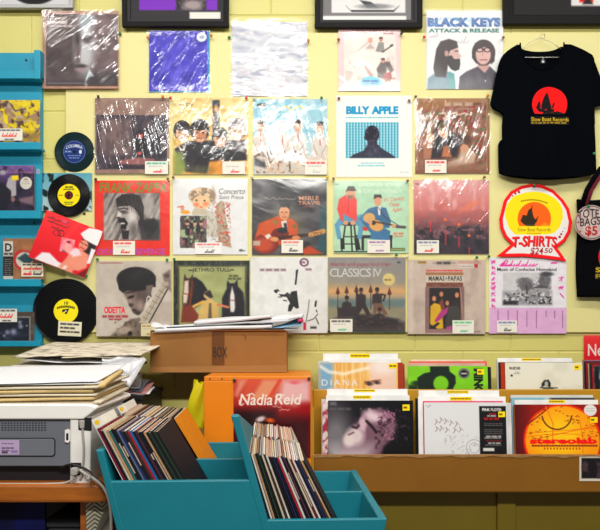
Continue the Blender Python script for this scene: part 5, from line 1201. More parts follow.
def art_sleeper():
    f = (316, 345, 100/461); c = Cv((328, 400.5, 413, 486), f, n=150, bg=(16, 14, 20))
    c.grad((34, 31, 36), (14, 12, 18), 'x'); c.ell(90, 420, 70, 120, (150, 146, 150), a=.75, soft=45)
    c.poly([(120, 455), (140, 410), (165, 388), (172, 365), (196, 352), (214, 318), (250, 296), (300, 290), (350, 318), (372, 370), (352, 430), (310, 470), (280, 560), (300, 640), (90, 640)], (120, 92, 104), soft=9)
    c.ell(262, 330, 44, 24, (214, 188, 198), rot=22, soft=14); c.ell(180, 420, 40, 40, (206, 188, 190), soft=16); c.ell(150, 440, 26, 30, (214, 198, 196), soft=10); c.poly([(196, 352), (214, 330), (236, 360), (224, 400), (200, 392)], (196, 168, 176), soft=8)
    c.line([(232, 352), (256, 376), (276, 402)], 11, (40, 26, 36), soft=4); c.line([(168, 378), (186, 384), (196, 372)], 9, (44, 30, 40), soft=4); c.ell(182, 342, 16, 9, (60, 46, 56), rot=-30, soft=5); c.line([(150, 415), (172, 404)], 6, (90, 60, 72), soft=4)
    c.noise((176, 124, 150), 9, 9, 9, .52, .72, .7, box=(290, 300, 374, 440)); c.noise((50, 30, 44), 14, 14, 19, .5, .7, .7, box=(270, 330, 374, 480)); c.noise((92, 74, 88), 8, 8, 29, .68, .76, .7, box=(360, 300, 430, 470)); c.noise((206, 184, 192), 14, 14, 39, .55, .75, .5, box=(200, 290, 330, 350))
    c.rect(60, 470, 250, 640, (214, 208, 212), .7, soft=40)
    c.dashes(64, 116, 270, 16, (120, 118, 122), 3); c.dashes(62, 160, 295, 10, (100, 98, 102), 5)
    return c
def art_green():
    f = (406, 355, 110/555); c = Cv((408, 366, 487.5, 448), f, n=150, bg=(120, 180, 46)); k = (28, 44, 34)
    c.noise((140, 200, 60), 60, 60, 3, .4, .7, .6)
    c.poly([(60, 178), (56, 120), (90, 96), (122, 88), (120, 58), (216, 56), (220, 86), (248, 110), (250, 150), (236, 178), (236, 440), (60, 440)], k, soft=3); c.ell(175, 152, 38, 42, (120, 180, 46), soft=4); c.rect(10, 160, 60, 440, k, .9, soft=8); c.ell(60, 150, 34, 14, k, soft=6, a=.9)
    c.ell(292, 96, 29, 29, (110, 116, 110)); c.ell(292, 97, 19, 19, (30, 30, 32)); c.rect(278, 92, 306, 102, (190, 190, 186), .8)
    v, t = glyphs('MINOR')
    c.text('MINOR', 0, 1, 0, 1, k, a=0)
    # lettering that runs down the jacket's side
    v, t = glyphs('MINOR', bold=.06); mn, mx = v.min(0), v.max(0)
    FONTC[('_down', 0., 0., 1.)] = (np.stack([v[:, 1], -v[:, 0]], 1), t)
    c.text('_down', 340, 388, 70, 250, (20, 26, 22))
    return c
def art_ink_white():
    f = (406, 355, 110/555); c = Cv((424, 402.5, 507, 486), f, n=160, bg=(214, 214, 216)); k = (96, 90, 92)
    c.scrib(100, 128, 262, 20, k, 3, 2, .8, 7); 
    for i, (x, y) in enumerate(((148, 340), (172, 330), (196, 336), (222, 344), (250, 350), (150, 375), (172, 372), (200, 380), (240, 382), (268, 378))): c.line([(x, y-14), (x+6, y), (x-4, y+12)], 3.5, (120, 90, 92), .85); c.line([(x+8, y-8), (x+18, y+4)], 2.5, (130, 104, 104), .7)
    c.noise((166, 162, 166), 9, 9, 5, .6, .72, .6, box=(190, 400, 370, 640)); c.mix(c.edge(np.abs(c.sd_ell(340, 470, 40, 42))-1.5), (150, 146, 150)); c.mix(c.edge(np.abs(c.sd_ell(340, 470, 24, 26))-1.2), (160, 156, 160)); c.scrib(200, 250, 420, 40, (160, 156, 160), 8, 2, .7, 8)
    c.rect(368, 258, 503, 640, (18, 17, 20)); c.rect(374, 262, 497, 640, (26, 25, 28), .6)
    c.text('PINK FLOYD', 384, 480, 268, 284, (222, 220, 216), bold=.05); c.dashes(418, 452, 298, 9, (190, 40, 44), 3); c.dashes(408, 462, 308, 7, (206, 206, 206), 8); c.dashes(392, 482, 322, 11, (200, 30, 36), 4)
    for i, y in enumerate((347, 356, 378, 388, 398)): c.dashes(392, 484, y, 5, (120, 118, 120), i+4, .8)
    c.dashes(400, 476, 412, 8, (206, 204, 200), 5); c.dashes(392, 484, 420, 7, (170, 168, 166), 15); c.dashes(400, 480, 434, 5, (160, 40, 40), 7); c.dashes(410, 472, 446, 8, (206, 204, 200), 7); c.dashes(395, 480, 456, 6, (120, 118, 120), 9); c.rect(384, 470, 440, 486, (206, 204, 200)); c.text('Live', 386, 436, 472, 484, (30, 30, 30), bold=.03, a=0)
    return c
def art_cream():
    f = (505, 355, 95/480); c = Cv((505, 362.5, 582, 446), f, n=140, bg=(218, 214, 198)); c.noise((208, 204, 186), 80, 80, 3)
    c.text('RIDE', 22, 76, 62, 76, (54, 50, 52), bold=.03); c.dashes(50, 74, 90, 4, (130, 128, 122), 3); c.dashes(42, 76, 98, 4, (130, 128, 122), 5); c.ell(32, 108, 6, 6, (50, 48, 50))
    c.poly([(180, 172), (182, 150), (196, 132), (218, 130), (228, 150), (226, 172), (200, 160)], (40, 42, 44), soft=3); c.ell(206, 152, 9, 14, (170, 168, 160), soft=3); c.line([(175, 173), (260, 174)], 6, (60, 60, 58), soft=2); c.poly([(150, 380), (190, 176), (240, 176), (270, 380)], (60, 60, 60), soft=8)
    return c
def art_orange_disc():
    f = (505, 355, 95/480); c = Cv((515, 404.5, 600, 488), f, n=170, bg=(112, 22, 26)); c.grad((86, 18, 26), (140, 30, 24), 'x', hi=150)
    d = c.sd_ell(285, 440, 196, 192); c.mix(c.edge(d), (216, 60, 18)); c.mix(c.edge(d+10), (236, 150, 24)); c.ell(270, 420, 120, 110, (244, 190, 40), soft=50, a=.9); ins = c.edge(d+12)
    r = (206, 70, 20)
    c.line([(110, 356), (220, 268)], 7, (130, 44, 20)); c.line([(150, 430), (460, 360)], 4, r, .7); c.line([(100, 400), (470, 372)], 3, r, .7); c.line([(205, 260), (240, 350), (235, 430)], 5, (220, 120, 30)); c.line([(375, 330), (390, 440), (385, 500)], 5, (220, 120, 30))
    pts = [(185+75*(1-math.cos(a))-0, 300+80*math.sin(a)) for a in [i*PI/20 for i in range(1, 20)]]; c.line(pts, 7, (90, 40, 20)); c.line([(105+i*13, 420-18*math.sin(i/27*PI)) for i in range(28)], 2.5, r, .8)
    for k, (bx, by, n, w) in enumerate(((110, 330, 8, 90), (300, 330, 22, 70), (120, 405, 16, 90), (400, 345, 10, 60), (250, 280, 6, 100), (380, 410, 14, 80), (140, 300, 8, 60))):
        rs = random.Random(k+3)
        for i in range(n):
            x, y = bx+rs.uniform(0, w), by+rs.uniform(-25, 25); c.rect(x-3, y-2, x+rs.uniform(2, 9), y+2, (120, 50, 20), .85)
    for k in range(12): c.rect(190+k*16, 474, 197+k*16, 484, (150, 60, 24), .85)
    c.text('stereolab', 120, 458, 422, 456, (222, 34, 26), bold=.05); c.rect(122, 445, 458, 449, (222, 34, 26)); c.rect(130, 460, 460, 469, (110, 30, 22)); 
    for k in range(22): c.rect(140+k*14.5, 462, 145+k*14.5, 467, (236, 150, 24), .9)
    c.ell(430, 280, 32, 30, (220, 216, 212)); c.dashes(410, 450, 272, 4, (170, 166, 166), 3); c.dashes(408, 452, 284, 4, (170, 166, 166), 5)
    return c
def art_edgeview():
    c = Cv((592, 364, 672, 446), n=80, bg=(60, 96, 96)); c.noise((150, 170, 160), 8, 8, 3, .5, .65, .8); c.noise((30, 40, 44), 10, 6, 13, .5, .65, .8); c.mix(c.edge(-c.sd_rect(593.4, 365.4, 671, 446)), (160, 30, 44)); c.rect(594, 366, 598.5, 446, (24, 22, 26), .9)
    return c
FG, BG_ = 'records filed in the front tier of the ochre bin', 'records filed in the back tier of the ochre bin'
W = (238, 237, 235)
def filler(tier, label, x0, x1, yt, Y, col, zfl, n=0, kind='lp_record', stick=(), lean=5., thick=.005):
    return bin_record(label, x0, x1, yt, Y, cov_plain((x0, yt, x1, yt+80), col, n+3), zfl, lean, thick, tier, None, col, None, stick, kind)
# back tier, left group
YB = 2.824
bin_record('record with long blond hair and eyes, back tier above the dark sleeping face', 319.5, 403, 362.5, YB, art_hair(), zb2, group=BG_, m=GLOSSP, stickers=((388.5, 397, 363.5, 368.5, YTAB),), edge=(170, 120, 80))
D = 'divider_card'; DG = 'white divider cards in the ochre bin'
filler(DG, 'white divider card just behind the blond hair record', 329, 400.5, 359, YB+.011, W, zb2, 1, D, thick=.001)
filler(BG_, 'pale blue-edged record behind the blond hair record', 318.4, 399, 361, YB+.0165, (196, 206, 214), zb2, 2)
filler(DG, 'tall white divider card with yellow tab, hindmost above the blond hair record', 323, 398, 353.4, YB+.024, W, zb2, 3, D, ((350, 370, 353.6, 358, YTAB),), thick=.001)
filler(BG_, 'dark brown-edged record at the back of the blond hair group', 319.5, 396, 362, YB+.030, (120, 84, 60), zb2, 4)
filler(BG_, 'reddish record at the back, right side of the blond hair group', 324, 404.5, 364, YB+.037, (150, 62, 40), zb2, 5)
# back tier, middle group
bin_record('bright green record with dark figure and black side lettering, back tier', 408, 487.5, 366, YB, art_green(), zb2, group=BG_, stickers=((477, 484, 369, 374.5, YTAB),), edge=(40, 50, 40))
filler(BG_, 'black record just behind the bright green record', 409, 489.5, 366.8, YB+.007, (30, 28, 32), zb2, 6)
filler(BG_, 'pale pinkish record behind the bright green record', 408, 485, 363.2, YB+.014, (206, 170, 156), zb2, 7)
filler(BG_, 'red and white striped edge record behind the bright green record', 409, 487, 361.2, YB+.021, (206, 110, 96), zb2, 8)
filler(BG_, 'cream record, hindmost behind the bright green record', 411, 483, 359.6, YB+.028, (222, 208, 184), zb2, 9)
filler(BG_, 'dark grey record at the right edge behind the bright green record', 413, 491, 367.2, YB+.035, (54, 50, 54), zb2, 10)
# back tier, right group
bin_record('cream record with small black lettering and seabird shape, back tier', 505, 582, 362.5, YB, art_cream(), zb2, group=BG_, stickers=((574, 580.5, 364.5, 370, YTAB),), edge=(190, 186, 170))
filler(BG_, 'orange-red record peeping out left of the cream record', 500.6, 578, 363, YB+.007, (176, 66, 30), zb2, 11)
filler(BG_, 'dark record left of the orange-red one behind the cream record', 498.4, 576, 362.2, YB+.014, (40, 40, 42), zb2, 12)
filler(DG, 'tall white divider card with yellow tab behind the cream record', 497.5, 572, 358, YB+.022, W, zb2, 13, D, ((521.5, 541.5, 358.2, 360.8, YTAB),), thick=.001)
filler(BG_, 'grey-white record behind the cream record and its divider', 496.4, 573, 360.5, YB+.028, (190, 190, 188), zb2, 14)
# back tier, far right group
bin_record('teal and black picture record with red rim at the right end, back tier', 592, 672, 364.5, YB, art_edgeview(), zb2, group=BG_, edge=(160, 30, 44))
for i, (x, yt, col, nm) in enumerate(((589.5, 363.5, (54, 46, 48), 'dark grey'), (588, 363.8, (176, 150, 130), 'beige'), (585.8, 362.5, (130, 36, 44), 'dark red'), (584.2, 361.2, (44, 40, 44), 'black'), (582.8, 360, (150, 110, 130), 'mauve'))):
    filler(BG_, nm+' record edge left of the red-rimmed record at the right end', x, x+78, yt, YB+.007+.0065*i, col, zb2, 20+i)
# front tier, left group
YF = 2.672
bin_record('dark record with a sleeping face on its front, front tier', 328, 413, 400.5, YF, art_sleeper(), zf, group=FG, m=GLOSSP, stickers=((402.5, 409.5, 404.5, 410.5, YTAB),), edge=(30, 28, 32))
c = Cv((322, 402, 404, 486), n=90, bg=(206, 170, 174)); c.noise((150, 50, 70), 3, 8, 3, .5, .6, .9, rot=40); c.noise((226, 214, 210), 3, 9, 13, .55, .65, .9, rot=40)
bin_record('pink and red streaked record peeping out left of the sleeping face', 322.5, 404, 402, YF+.007, c, zf, group=FG, edge=(200, 170, 170))
filler(DG, 'white divider card with yellow tab just behind the sleeping face', 326, 409.5, 395.2, YF+.0135, W, zf, 31, D, ((353, 371.5, 395.4, 398.8, YTAB),), thick=.001)
filler(FG, 'white-edged record behind the sleeping face and its first divider', 321.5, 406, 399, YF+.019, (206, 204, 206), zf, 32)
filler(DG, 'tallest white divider card with yellow tab behind the sleeping face', 327, 407.5, 389, YF+.0265, W, zf, 33, D, ((354, 375, 389.2, 392, YTAB),), thick=.001)
filler(FG, 'dark record, hindmost behind the sleeping face', 324, 408, 401, YF+.032, (70, 56, 60), zf, 34)
# front tier, middle group
bin_record('white record with faint line drawing and black information strip, front tier', 424, 507, 402.5, YF, art_ink_white(), zf, group=FG, stickers=((498, 504.8, 411.5, 417, YTAB),), edge=(206, 204, 204))
filler(FG, 'white record showing right of the black information strip', 428, 511, 402.8, YF+.007, (214, 212, 212), zf, 41)
filler(FG, 'pink-edged record just behind the white line drawing', 423, 503, 401, YF+.0135, (200, 90, 120), zf, 42)
filler(DG, 'white divider card with yellow tab behind the white line drawing', 418, 505.5, 396.5, YF+.020, W, zf, 43, D, ((450, 472, 396.8, 400.6, YTAB),), thick=.001)
c = Cv((420, 399, 500, 486), n=90, bg=(206, 200, 190))
for y, col in ((402, (150, 60, 110)), (414, (214, 206, 196)), (424, (40, 40, 44)), (428, (200, 40, 50)), (433, (220, 196, 60)), (444, (120, 160, 70)), (452, (200, 40, 60))): c.rect(418, y, 500, y+6, col, 1, soft=1)
bin_record('striped multicoloured record peeping out left of the white line drawing', 420.5, 500, 400, YF+.026, c, zf, group=FG, edge=(206, 190, 180))
filler(DG, 'tallest white divider card with yellow tab behind the white line drawing', 418.5, 499, 390.3, YF+.033, W, zf, 45, D, ((447, 468.5, 390.5, 393.4, YTAB),), thick=.001)
filler(FG, 'grey record left of the striped one, front tier', 417.6, 498, 399, YF+.0385, (110, 104, 108), zf, 46)
filler(FG, 'black record at the left end of the middle group, front tier', 415.4, 496, 398.5, YF+.045, (30, 30, 34), zf, 47)
# front tier, right group
bin_record('dark red record with glowing orange disc and red lettering, front tier', 515, 600, 404.5, YF, art_orange_disc(), zf, group=FG, stickers=((589.5, 597, 417, 422.5, YTAB),), edge=(130, 30, 30))
filler(FG, 'brown-edged record left of the glowing orange disc', 513.3, 597, 404.8, YF+.007, (150, 96, 66), zf, 51)
filler(DG, 'white divider card with yellow tab behind the glowing orange disc', 514.5, 598, 399.8, YF+.014, W, zf, 52, D, ((548.5, 565, 400, 403, YTAB),), thick=.001)
c = Cv((511, 398, 595, 484), n=60, bg=(206, 204, 200)); c.rect(511, 397, 545, 484, (90, 150, 170), .9, soft=4); c.rect(550, 397, 600, 484, (40, 40, 46), .95, soft=3)
bin_record('teal, black and white record behind the glowing orange disc', 511.5, 594.5, 397.6, YF+.021, c, zf, group=FG, edge=(90, 140, 150))
filler(FG, 'white-topped record, hindmost behind the glowing orange disc', 510.6, 593, 395, YF+.028, (206, 204, 198), zf, 54)
filler(FG, 'dark green record at the left end of the glowing disc group', 510, 592, 399, YF+.035, (30, 46, 48), zf, 55)

# poster and photograph at the right edge
def art_ne():
    c = Cv((584, 335, 650, 400), n=120, bg=(206, 54, 58)); c.grad((214, 70, 70), (190, 34, 50), 'y', hi=357); c.text('Ne', 588, 603, 344, 356, (226, 214, 204), bold=.01); c.rect(584, 335, 650, 336, (220, 130, 120), .7); c.ell(630, 380, 24, 22, (60, 16, 30), soft=8); return c
Y = 2.99; s = Y/F
tag(panel('poster', art_ne(), 66*s, 65*s, PAPER, None, .001, (PX(617, Y), Y, PZ(400, Y))), 'red poster with white serif lettering low on the block wall at the right edge', 'poster')
def art_card():
    c = Cv((579.5, 456.5, 640, 481), n=90, bg=(206, 198, 184)); c.rect(581.5, 458, 640, 478.5, (30, 24, 30)); c.noise((90, 70, 76), 8, 6, 3, .5, .7, .8, box=(582, 458, 640, 478)); return c
Y = 2.5985; s = Y/F
tag(panel('photo_card', art_card(), 60.5*s, 24.5*s, PAPER, None, .001, (PX(609.7, Y), Y, PZ(481, Y))), 'dark photo card with white border stuck on the ochre bin front', 'photo')

# ------------------------------------------------------------------ orange box, poster, carton and its papers
ORG = mat('orange_lacquer', (230, 130, 10), .4, .03, 12)
oY = 2.57
oz1 = PZ(376.5, oY); ox0, ox1 = PX(204, oY), PX(311.5, oY)
ob = thing('orange_crate', 'orange painted box standing against the wall under the brown carton', 'box', ((ox0+ox1)/2, 2.78, 0))
MB().box(ox0, ox1, oY, oY+.018, .0, oz1-.016).obj('front_panel', ORG, ob, bevel=.002)
MB().box(ox0, ox1, oY, 2.985, oz1-.016, oz1).obj('top_panel', ORG, ob, bevel=.002)
for xa, xb in ((ox0, ox0+.016), (ox1-.016, ox1)): MB().box(xa, xb, oY+.018, 2.985, 0, oz1-.016).obj('side_panel', ORG, ob, bevel=.002)
for px in (210, 222, 308): MB().lathe([(0, -.002), (.0025, -.0015), (.003, 0), (0, .001)], (PX(px, oY), oY-.0005, PZ(378.8, oY)), 12).obj('screw', SCR, ob, smooth=True)
def art_script():
    f = (225, 370, 95/600); c = Cv((233.5, 379, 310.5, 458), f, n=160, bg=(170, 30, 34))
    c.grad((196, 96, 76), (120, 14, 24), 'y', lo=60, hi=330); c.poly([(360, 60), (545, 60), (545, 200), (440, 220), (330, 200)], (222, 176, 176), .95, soft=30); c.poly([(240, 60), (360, 60), (290, 190), (150, 190)], (214, 150, 120), .9, soft=18); c.poly([(90, 60), (140, 60), (80, 170), (60, 160)], (214, 150, 130), .8, soft=14); c.poly([(150, 60), (230, 60), (140, 190), (90, 190)], (196, 96, 74), .8, soft=18)
    c.line([(350, 60), (270, 190)], 16, (196, 50, 40), .8, soft=10); c.rect(480, 220, 550, 540, (140, 16, 26), .9, soft=30)
    c.rect(60, 250, 320, 560, (40, 18, 24), .92, soft=30); c.rect(330, 300, 550, 560, (60, 14, 24), .9, soft=40); c.ell(225, 310, 30, 16, (206, 196, 196), rot=-20, soft=8); c.ell(285, 318, 26, 14, (206, 100, 50), rot=10, soft=8); c.ell(440, 80, 26, 10, (214, 90, 100), a=.8, soft=8)
    wt = (232, 218, 208)
    c.text('Nadia', 90, 300, 150, 222, wt, shear=.18, bold=.015); c.text('Reid', 312, 486, 150, 218, wt, shear=.18, bold=.015); c.ell(112, 214, 18, 11, wt, a=.0)
    c.line([(92, 190), (90, 214), (104, 224), (118, 212)], 6, wt); c.line([(140, 160), (170, 148), (186, 160)], 7, wt); c.line([(318, 168), (345, 152), (372, 158)], 7, wt)
    c.scrib(302, 356, 232, 12, (222, 190, 180), 3, 4, .9, 8); c.scrib(344, 410, 252, 14, (222, 190, 180), 6, 4, .9, 8); return c
Y = oY-.002; s = Y/F
tag(panel('script_poster', art_script(), 77*s, 79*s, GLOSSP, None, .0012, (PX(272, Y), Y, PZ(458, Y))), 'red poster with white script lettering fixed to the orange box', 'poster')
for px, py in ((234.5, 380), (309, 378.5)): pin(px, py, 'dark', 'at the top '+('left' if px < 270 else 'right')+' corner of the script poster', Y-.0022)

CRT = mat('brown_cardboard', (150, 100, 44), .8, .06, 20, bump=.05)
TAPE = mat('brown_packing_tape', (108, 66, 30), .3, .05, 40)
cY = 2.80
cz0, cz1 = oz1+.0005, PZ(331.5, cY); cx0, cx1 = PX(150, cY), PX(287, cY)
ct = thing('cardboard_carton', 'long flat brown cardboard carton lying on the orange box', 'carton', ((cx0+cx1)/2, cY+.08, cz0))
MB().box(cx0, cx1, cY, cY+.17, cz0, cz1).obj('body', CRT, ct, bevel=.004)
mb = MB(); mb.add([(cx0, cY-.001, cz0+.022), (cx1, cY-.001, cz0+.03), (cx1, cY-.010, cz0+.001), (cx0, cY-.010, cz0+.001)], [(0, 1, 2, 3)]); mb.obj('bottom_flap', CRT, ct, solid=.002)
MB().add([(cx0, cY+.002, cz1+.001), (cx1, cY+.002, cz1+.001), (cx1-.01, cY-.012, cz1+.006), (cx0+.004, cY-.010, cz1+.004)], [(0, 1, 2, 3)]).obj('top_flap', CRT, ct, solid=.002)
MB().box(PX(212, cY), PX(224.5, cY), cY-.0016, cY-.0004, cz0+.03, cz1).obj('tape', TAPE, ct)
c = Cv((212.5, 346, 228, 358.5), n=80, bg=(160, 104, 46)); c.text('BOX', 213.2, 227.4, 347, 357.5, (44, 32, 24), bold=-.005)
v, t = glyphs('BOX', bold=.012)
q = v.copy(); mn, mx = v.min(0), v.max(0); s = cY/F
me = bpy.data.meshes.new('lettering'); me.from_pydata([(PX(213.3, cY)+(a-mn[0])/(mx[0]-mn[0])*14*s-ct.location[0], cY-.0024-ct.location[1], PZ(357.4, cY)+(b-mn[1])/(mx[1]-mn[1])*10.5*s-ct.location[2]) for a, b in v], [], t.tolist())
me.materials.append(mat('marker_ink', (40, 28, 22), .6)); lo = bpy.data.objects.new('lettering', me); COL.objects.link(lo); lo.parent = ct
mb = MB().tube([(PX(243, cY), cY-.001, PZ(334.5, cY)), (PX(246.5, cY), cY-.001, PZ(337.3, cY)), (PX(244.8, cY), cY-.001, PZ(339.5, cY))], .0008, 5).obj('pen_mark', MATS['marker_ink'], ct)

PW = mat('white_paper', (226, 226, 230), .75, .015, 30)
PC = mat('cream_paper', (216, 204, 178), .8, .06, 25)
PY = mat('yellowed_paper', (206, 178, 120), .8, .08, 25)
PB = mat('blue_tinted_paper', (136, 180, 206), .7, .04, 20)
PG = mat('grey_newsprint', (150, 146, 142), .85, .25, 45)
PK = mat('magenta_strip', (196, 40, 100), .6, .05, 30)
def newsprint():
    m = bpy.data.materials.new('printed_newsprint'); m.use_nodes = True; nt = m.node_tree; nd = nt.nodes; lk = nt.links; b = nd['Principled BSDF']
    tc = nd.new('ShaderNodeTexCoord'); mp = nd.new('ShaderNodeMapping'); mp.inputs['Scale'].default_value = (9, 26, 26); mp.inputs['Rotation'].default_value = (0, 0, .3)
    n = nd.new('ShaderNodeTexNoise'); n.inputs['Scale'].default_value = 2.2; n.inputs['Detail'].default_value = 3
    r = nd.new('ShaderNodeValToRGB'); r.color_ramp.elements[0].position = .52; r.color_ramp.elements[0].color = lin((226, 214, 192))+(1,); r.color_ramp.elements[1].position = .68; r.color_ramp.elements[1].color = lin((96, 88, 82))+(1,)
    lk.new(tc.outputs['Object'], mp.inputs['Vector']); lk.new(mp.outputs['Vector'], n.inputs['Vector']); lk.new(n.outputs['Fac'], r.inputs['Fac']); lk.new(r.outputs['Color'], b.inputs['Base Color']); b.inputs['Roughness'].default_value = .85
    return m
NP = newsprint()
def sheet(name, label, x0, x1, y0, y1, z, m, rs, rot=0., tilt=0., roll=0., amp=.004, thick=.003, group=None, curl=0., cat='paper', fold=None):
    """One sheet or folded bundle lying down: centre, gentle waves, its own yaw."""
    cx, cy = (x0+x1)/2, (y0+y1)/2; ph = [rs.uniform(0, 6.3) for _ in range(4)]; a = R(rot)
    def fn(u, v):
        x, y = (u-.5)*(x1-x0), (v-.5)*(y1-y0)
        h = amp*(math.sin(4*u+ph[0])*math.sin(3*v+ph[1])+.5*math.sin(11*u+5*v+ph[2])*.6)
        h += tilt*(v-.5)*(y1-y0)+roll*(u-.5)*(x1-x0)+curl*max(0, abs(u-.5)*2-.6)**2
        if fold: h += fold(u, v)
        return (cx+x*math.cos(a)-y*math.sin(a), cy+x*math.sin(a)+y*math.cos(a), z+h)
    o = MB().grid(fn, 22, 14).obj(name, m, base=(cx, cy, z), smooth=True, solid=thick)
    return tag(o, label, cat, group)
rs = random.Random(11)
GC = 'papers lying on the brown carton'
X = lambda p: PX(p, 2.84)
for i, (a, b, yy0, yy1, dz, m, rot, roll, t, lb) in enumerate((
        (154, 298, 2.80, 2.96, .006, PW, 0, .02, .004, 'lowest white paper bundle on the brown carton'),
        (157, 272, 2.785, 2.95, .016, PW, 1, .04, .012, 'thick white paper bundle over the left of the brown carton'),
        (158, 290, 2.80, 2.96, .034, PW, -1, .06, .006, 'white paper sheet rising to the right on the brown carton'),
        (196, 272, 2.79, 2.95, .050, PW, 0, .07, .012, 'topmost white paper bundle on the brown carton'))):
    sheet('paper_bundle', lb, X(a), X(b), yy0, yy1, cz1+dz, m, rs, rot, .05, roll, .0025, t, GC)
sheet('paper_bundle', 'white folded papers sticking out right over the carton end', X(262), X(303), 2.80, 2.93, cz1+.055, PW, rs, -3, .1, .12, .004, .01, GC)
sheet('paper_bundle', 'crumpled white sheet at the left end of the brown carton', X(152), X(180), 2.785, 2.9, cz1+.018, PW, rs, 8, .1, -.15, .008, .004, GC)
sheet('blue_paper', 'pale blue sheet hanging over the right end of the brown carton', X(264), X(302), 2.79, 2.90, cz1+.024, PB, rs, -4, .15, .22, .006, .003, GC)
sheet('paper_strip', 'magenta-edged strip at the right end of the carton papers', X(298), X(303), 2.795, 2.86, cz1+.045, PK, rs, 0, .1, 0, .002, .012, GC)
sheet('dark_folder', 'dark folder edge showing under the carton papers', X(230), X(284), 2.79, 2.93, cz1+.013, mat('dark_folder', (60, 62, 70), .5), rs, -2, .02, .02, .002, .003, GC)

# yellow carrier bag hanging behind the teal bin
YBG = mat('yellow_plastic_bag', (222, 206, 24), .35, .05, 20, bump=.1)
def bagf(u, v):
    # a gathered neck at the top, creased cheeks, empty foot
    Yb = 2.70; a = 2*PI*u
    w = .012+.026*math.sin(PI*min(1, .12+.62*v)); d = w*.45
    x = PX(200.5, Yb)-.006*v+w*math.cos(a)*(1+.22*math.sin(3*a+6*v)); y = Yb+d*math.sin(a)*(1+.3*math.sin(7*v+4*a))
    return (x, y, PZ(381, Yb)-v*.17+.008*math.sin(2*a+1)+.004*math.sin(5*a+9*v))
bag = MB().grid(bagf, 40, 22).obj('plastic_bag', YBG, base=(PX(200, 2.70), 2.70, PZ(381, 2.70)-.17), smooth=False, solid=.0008)
tag(bag, 'crumpled yellow plastic bag beside the orange box', 'bag')

# ------------------------------------------------------------------ teal stepped record bin in front
TB = mat('teal_bin_paint', (0, 116, 132), .5, .06, 10, bump=.08)
D1, D2, D3 = 1.90, 2.225, 2.563
K1 = D1/1.95
zL = PZ(479, D1); zR = PZ(519, D1)
fl, fr_ = zL-.150, zR-.130                             # compartment floors
def XF(px): return PX(px, D1)
sl = .257; sm = .276
ltx, ltz = XF(95.5), PZ(448, D1)                       # left board, outer top
mtx, mtz = XF(228), PZ(415, D1)                        # middle board, outer top
zbase = fr_-.03
tbn = thing('record_browser_bin', 'teal wooden stepped record bin in the foreground with two compartments', 'record bin', (-.16, (D1+D3)/2, 0))
def lx(z): return ltx+(ltz-z)*sl
def mx_(z): return mtx+(mtz-z)*sm
rx = XF(384)
MB().prism([(lx(zL)+.010, zL), (mx_(zL)+.010, zL), (mx_(zR)+.010, zR), (rx-.008, zR), (rx-.03, zbase), (lx(zbase)+.010, zbase)], D1, D1+.016).obj('front_panel', TB, tbn, bevel=.003)
def endb(fx, zt, zb, t, y0, y1): return MB().prism([(fx(zt), zt), (fx(zt)+t, zt), (fx(zb)+t, zb), (fx(zb), zb)], y0, y1)
endb(lx, ltz, zbase, .019, D1-.001, D3).obj('end_board', TB, tbn, bevel=.003)
def midb():
    # the middle board: full height at the front, its top edge sloping down to the back
    t = .021; pr_ = [(D1-.001, zbase), (D1-.001, mtz), (D1+.035, mtz), (D3, .945), (D3, zbase)]
    vs = [(mx_(z), y, z) for y, z in pr_]+[(mx_(z)+t, y, z) for y, z in pr_]; n = len(pr_)
    return MB().add(vs, [tuple(range(n)), tuple(range(2*n-1, n-1, -1))]+[(i, n+i, n+(i+1) % n, (i+1) % n) for i in range(n)])
midb().obj('middle_board', TB, tbn, bevel=.003)
MB().prism([(rx-.022, zR+.001), (rx, zR+.001), (rx-.03, zbase), (rx-.05, zbase)], D1-.001, D3).obj('end_board', TB, tbn, bevel=.003)
for nm, d in (('divider', D2), ('back_panel', D3-.016)):
    MB().prism([(lx(zL)+.018, zL-.002), (mx_(zL)+.004, zL-.002), (mx_(fl)+.004, fl), (lx(fl)+.018, fl)], d, d+.014).obj(nm, TB, tbn, bevel=.002)
    MB().prism([(mx_(zR)+.018, zR-.001), (rx-.02, zR-.001), (rx-.04, fr_), (mx_(fr_)+.018, fr_)], d, d+.014).obj(nm, TB, tbn, bevel=.002)
MB().box(lx(fl)+.01, mx_(fl)+.004, D1+.01, D3-.004, fl-.012, fl).obj('bottom', TB, tbn)
MB().box(mx_(fr_)+.01, rx-.035, D1+.01, D3-.004, fr_-.012, fr_).obj('bottom', TB, tbn)
for x in (lx(zbase)+.05, rx-.10):
    for y in (D1+.06, D3-.09): MB().box(x, x+.045, y, y+.045, 0, zbase+.03).obj('leg', TB, tbn, bevel=.003)

SP = {}
def spine(col):
    k = 'jacket_%d_%d_%d' % col
    return mat(k, col, .65, .12, 60, spec=.2)
CREAM = [mat('inner_sleeve_cream', (214, 196, 164), .8, .1, 60), mat('inner_sleeve_white', (216, 210, 204), .8, .05, 60), mat('inner_sleeve_tan', (190, 150, 112), .8, .1, 60), mat('inner_sleeve_pink', (206, 160, 150), .8, .08, 60), mat('inner_sleeve_grey', (160, 150, 146), .8, .08, 60), mat('inner_sleeve_brown', (140, 104, 80), .8, .1, 60)]
COLN = {'black': (22, 20, 26), 'navy': (30, 40, 84), 'dark red': (110, 18, 48), 'teal-green': (40, 100, 104), 'cream': (196, 182, 156), 'blue': (20, 96, 156), 'dark brown': (58, 40, 36), 'grey-blue': (90, 104, 140), 'dark green': (34, 56, 40), 'white': (206, 200, 194), 'orange': (222, 132, 20), 'red': (160, 30, 50), 'tan': (180, 140, 100), 'plum': (70, 40, 62), 'grey': (104, 98, 100)}
ORD = 'first second third fourth fifth sixth seventh eighth ninth tenth eleventh twelfth thirteenth fourteenth fifteenth sixteenth seventeenth eighteenth nineteenth twentieth'.split()
ORD += ['twenty-'+o for o in ORD[:9]]
H = .314
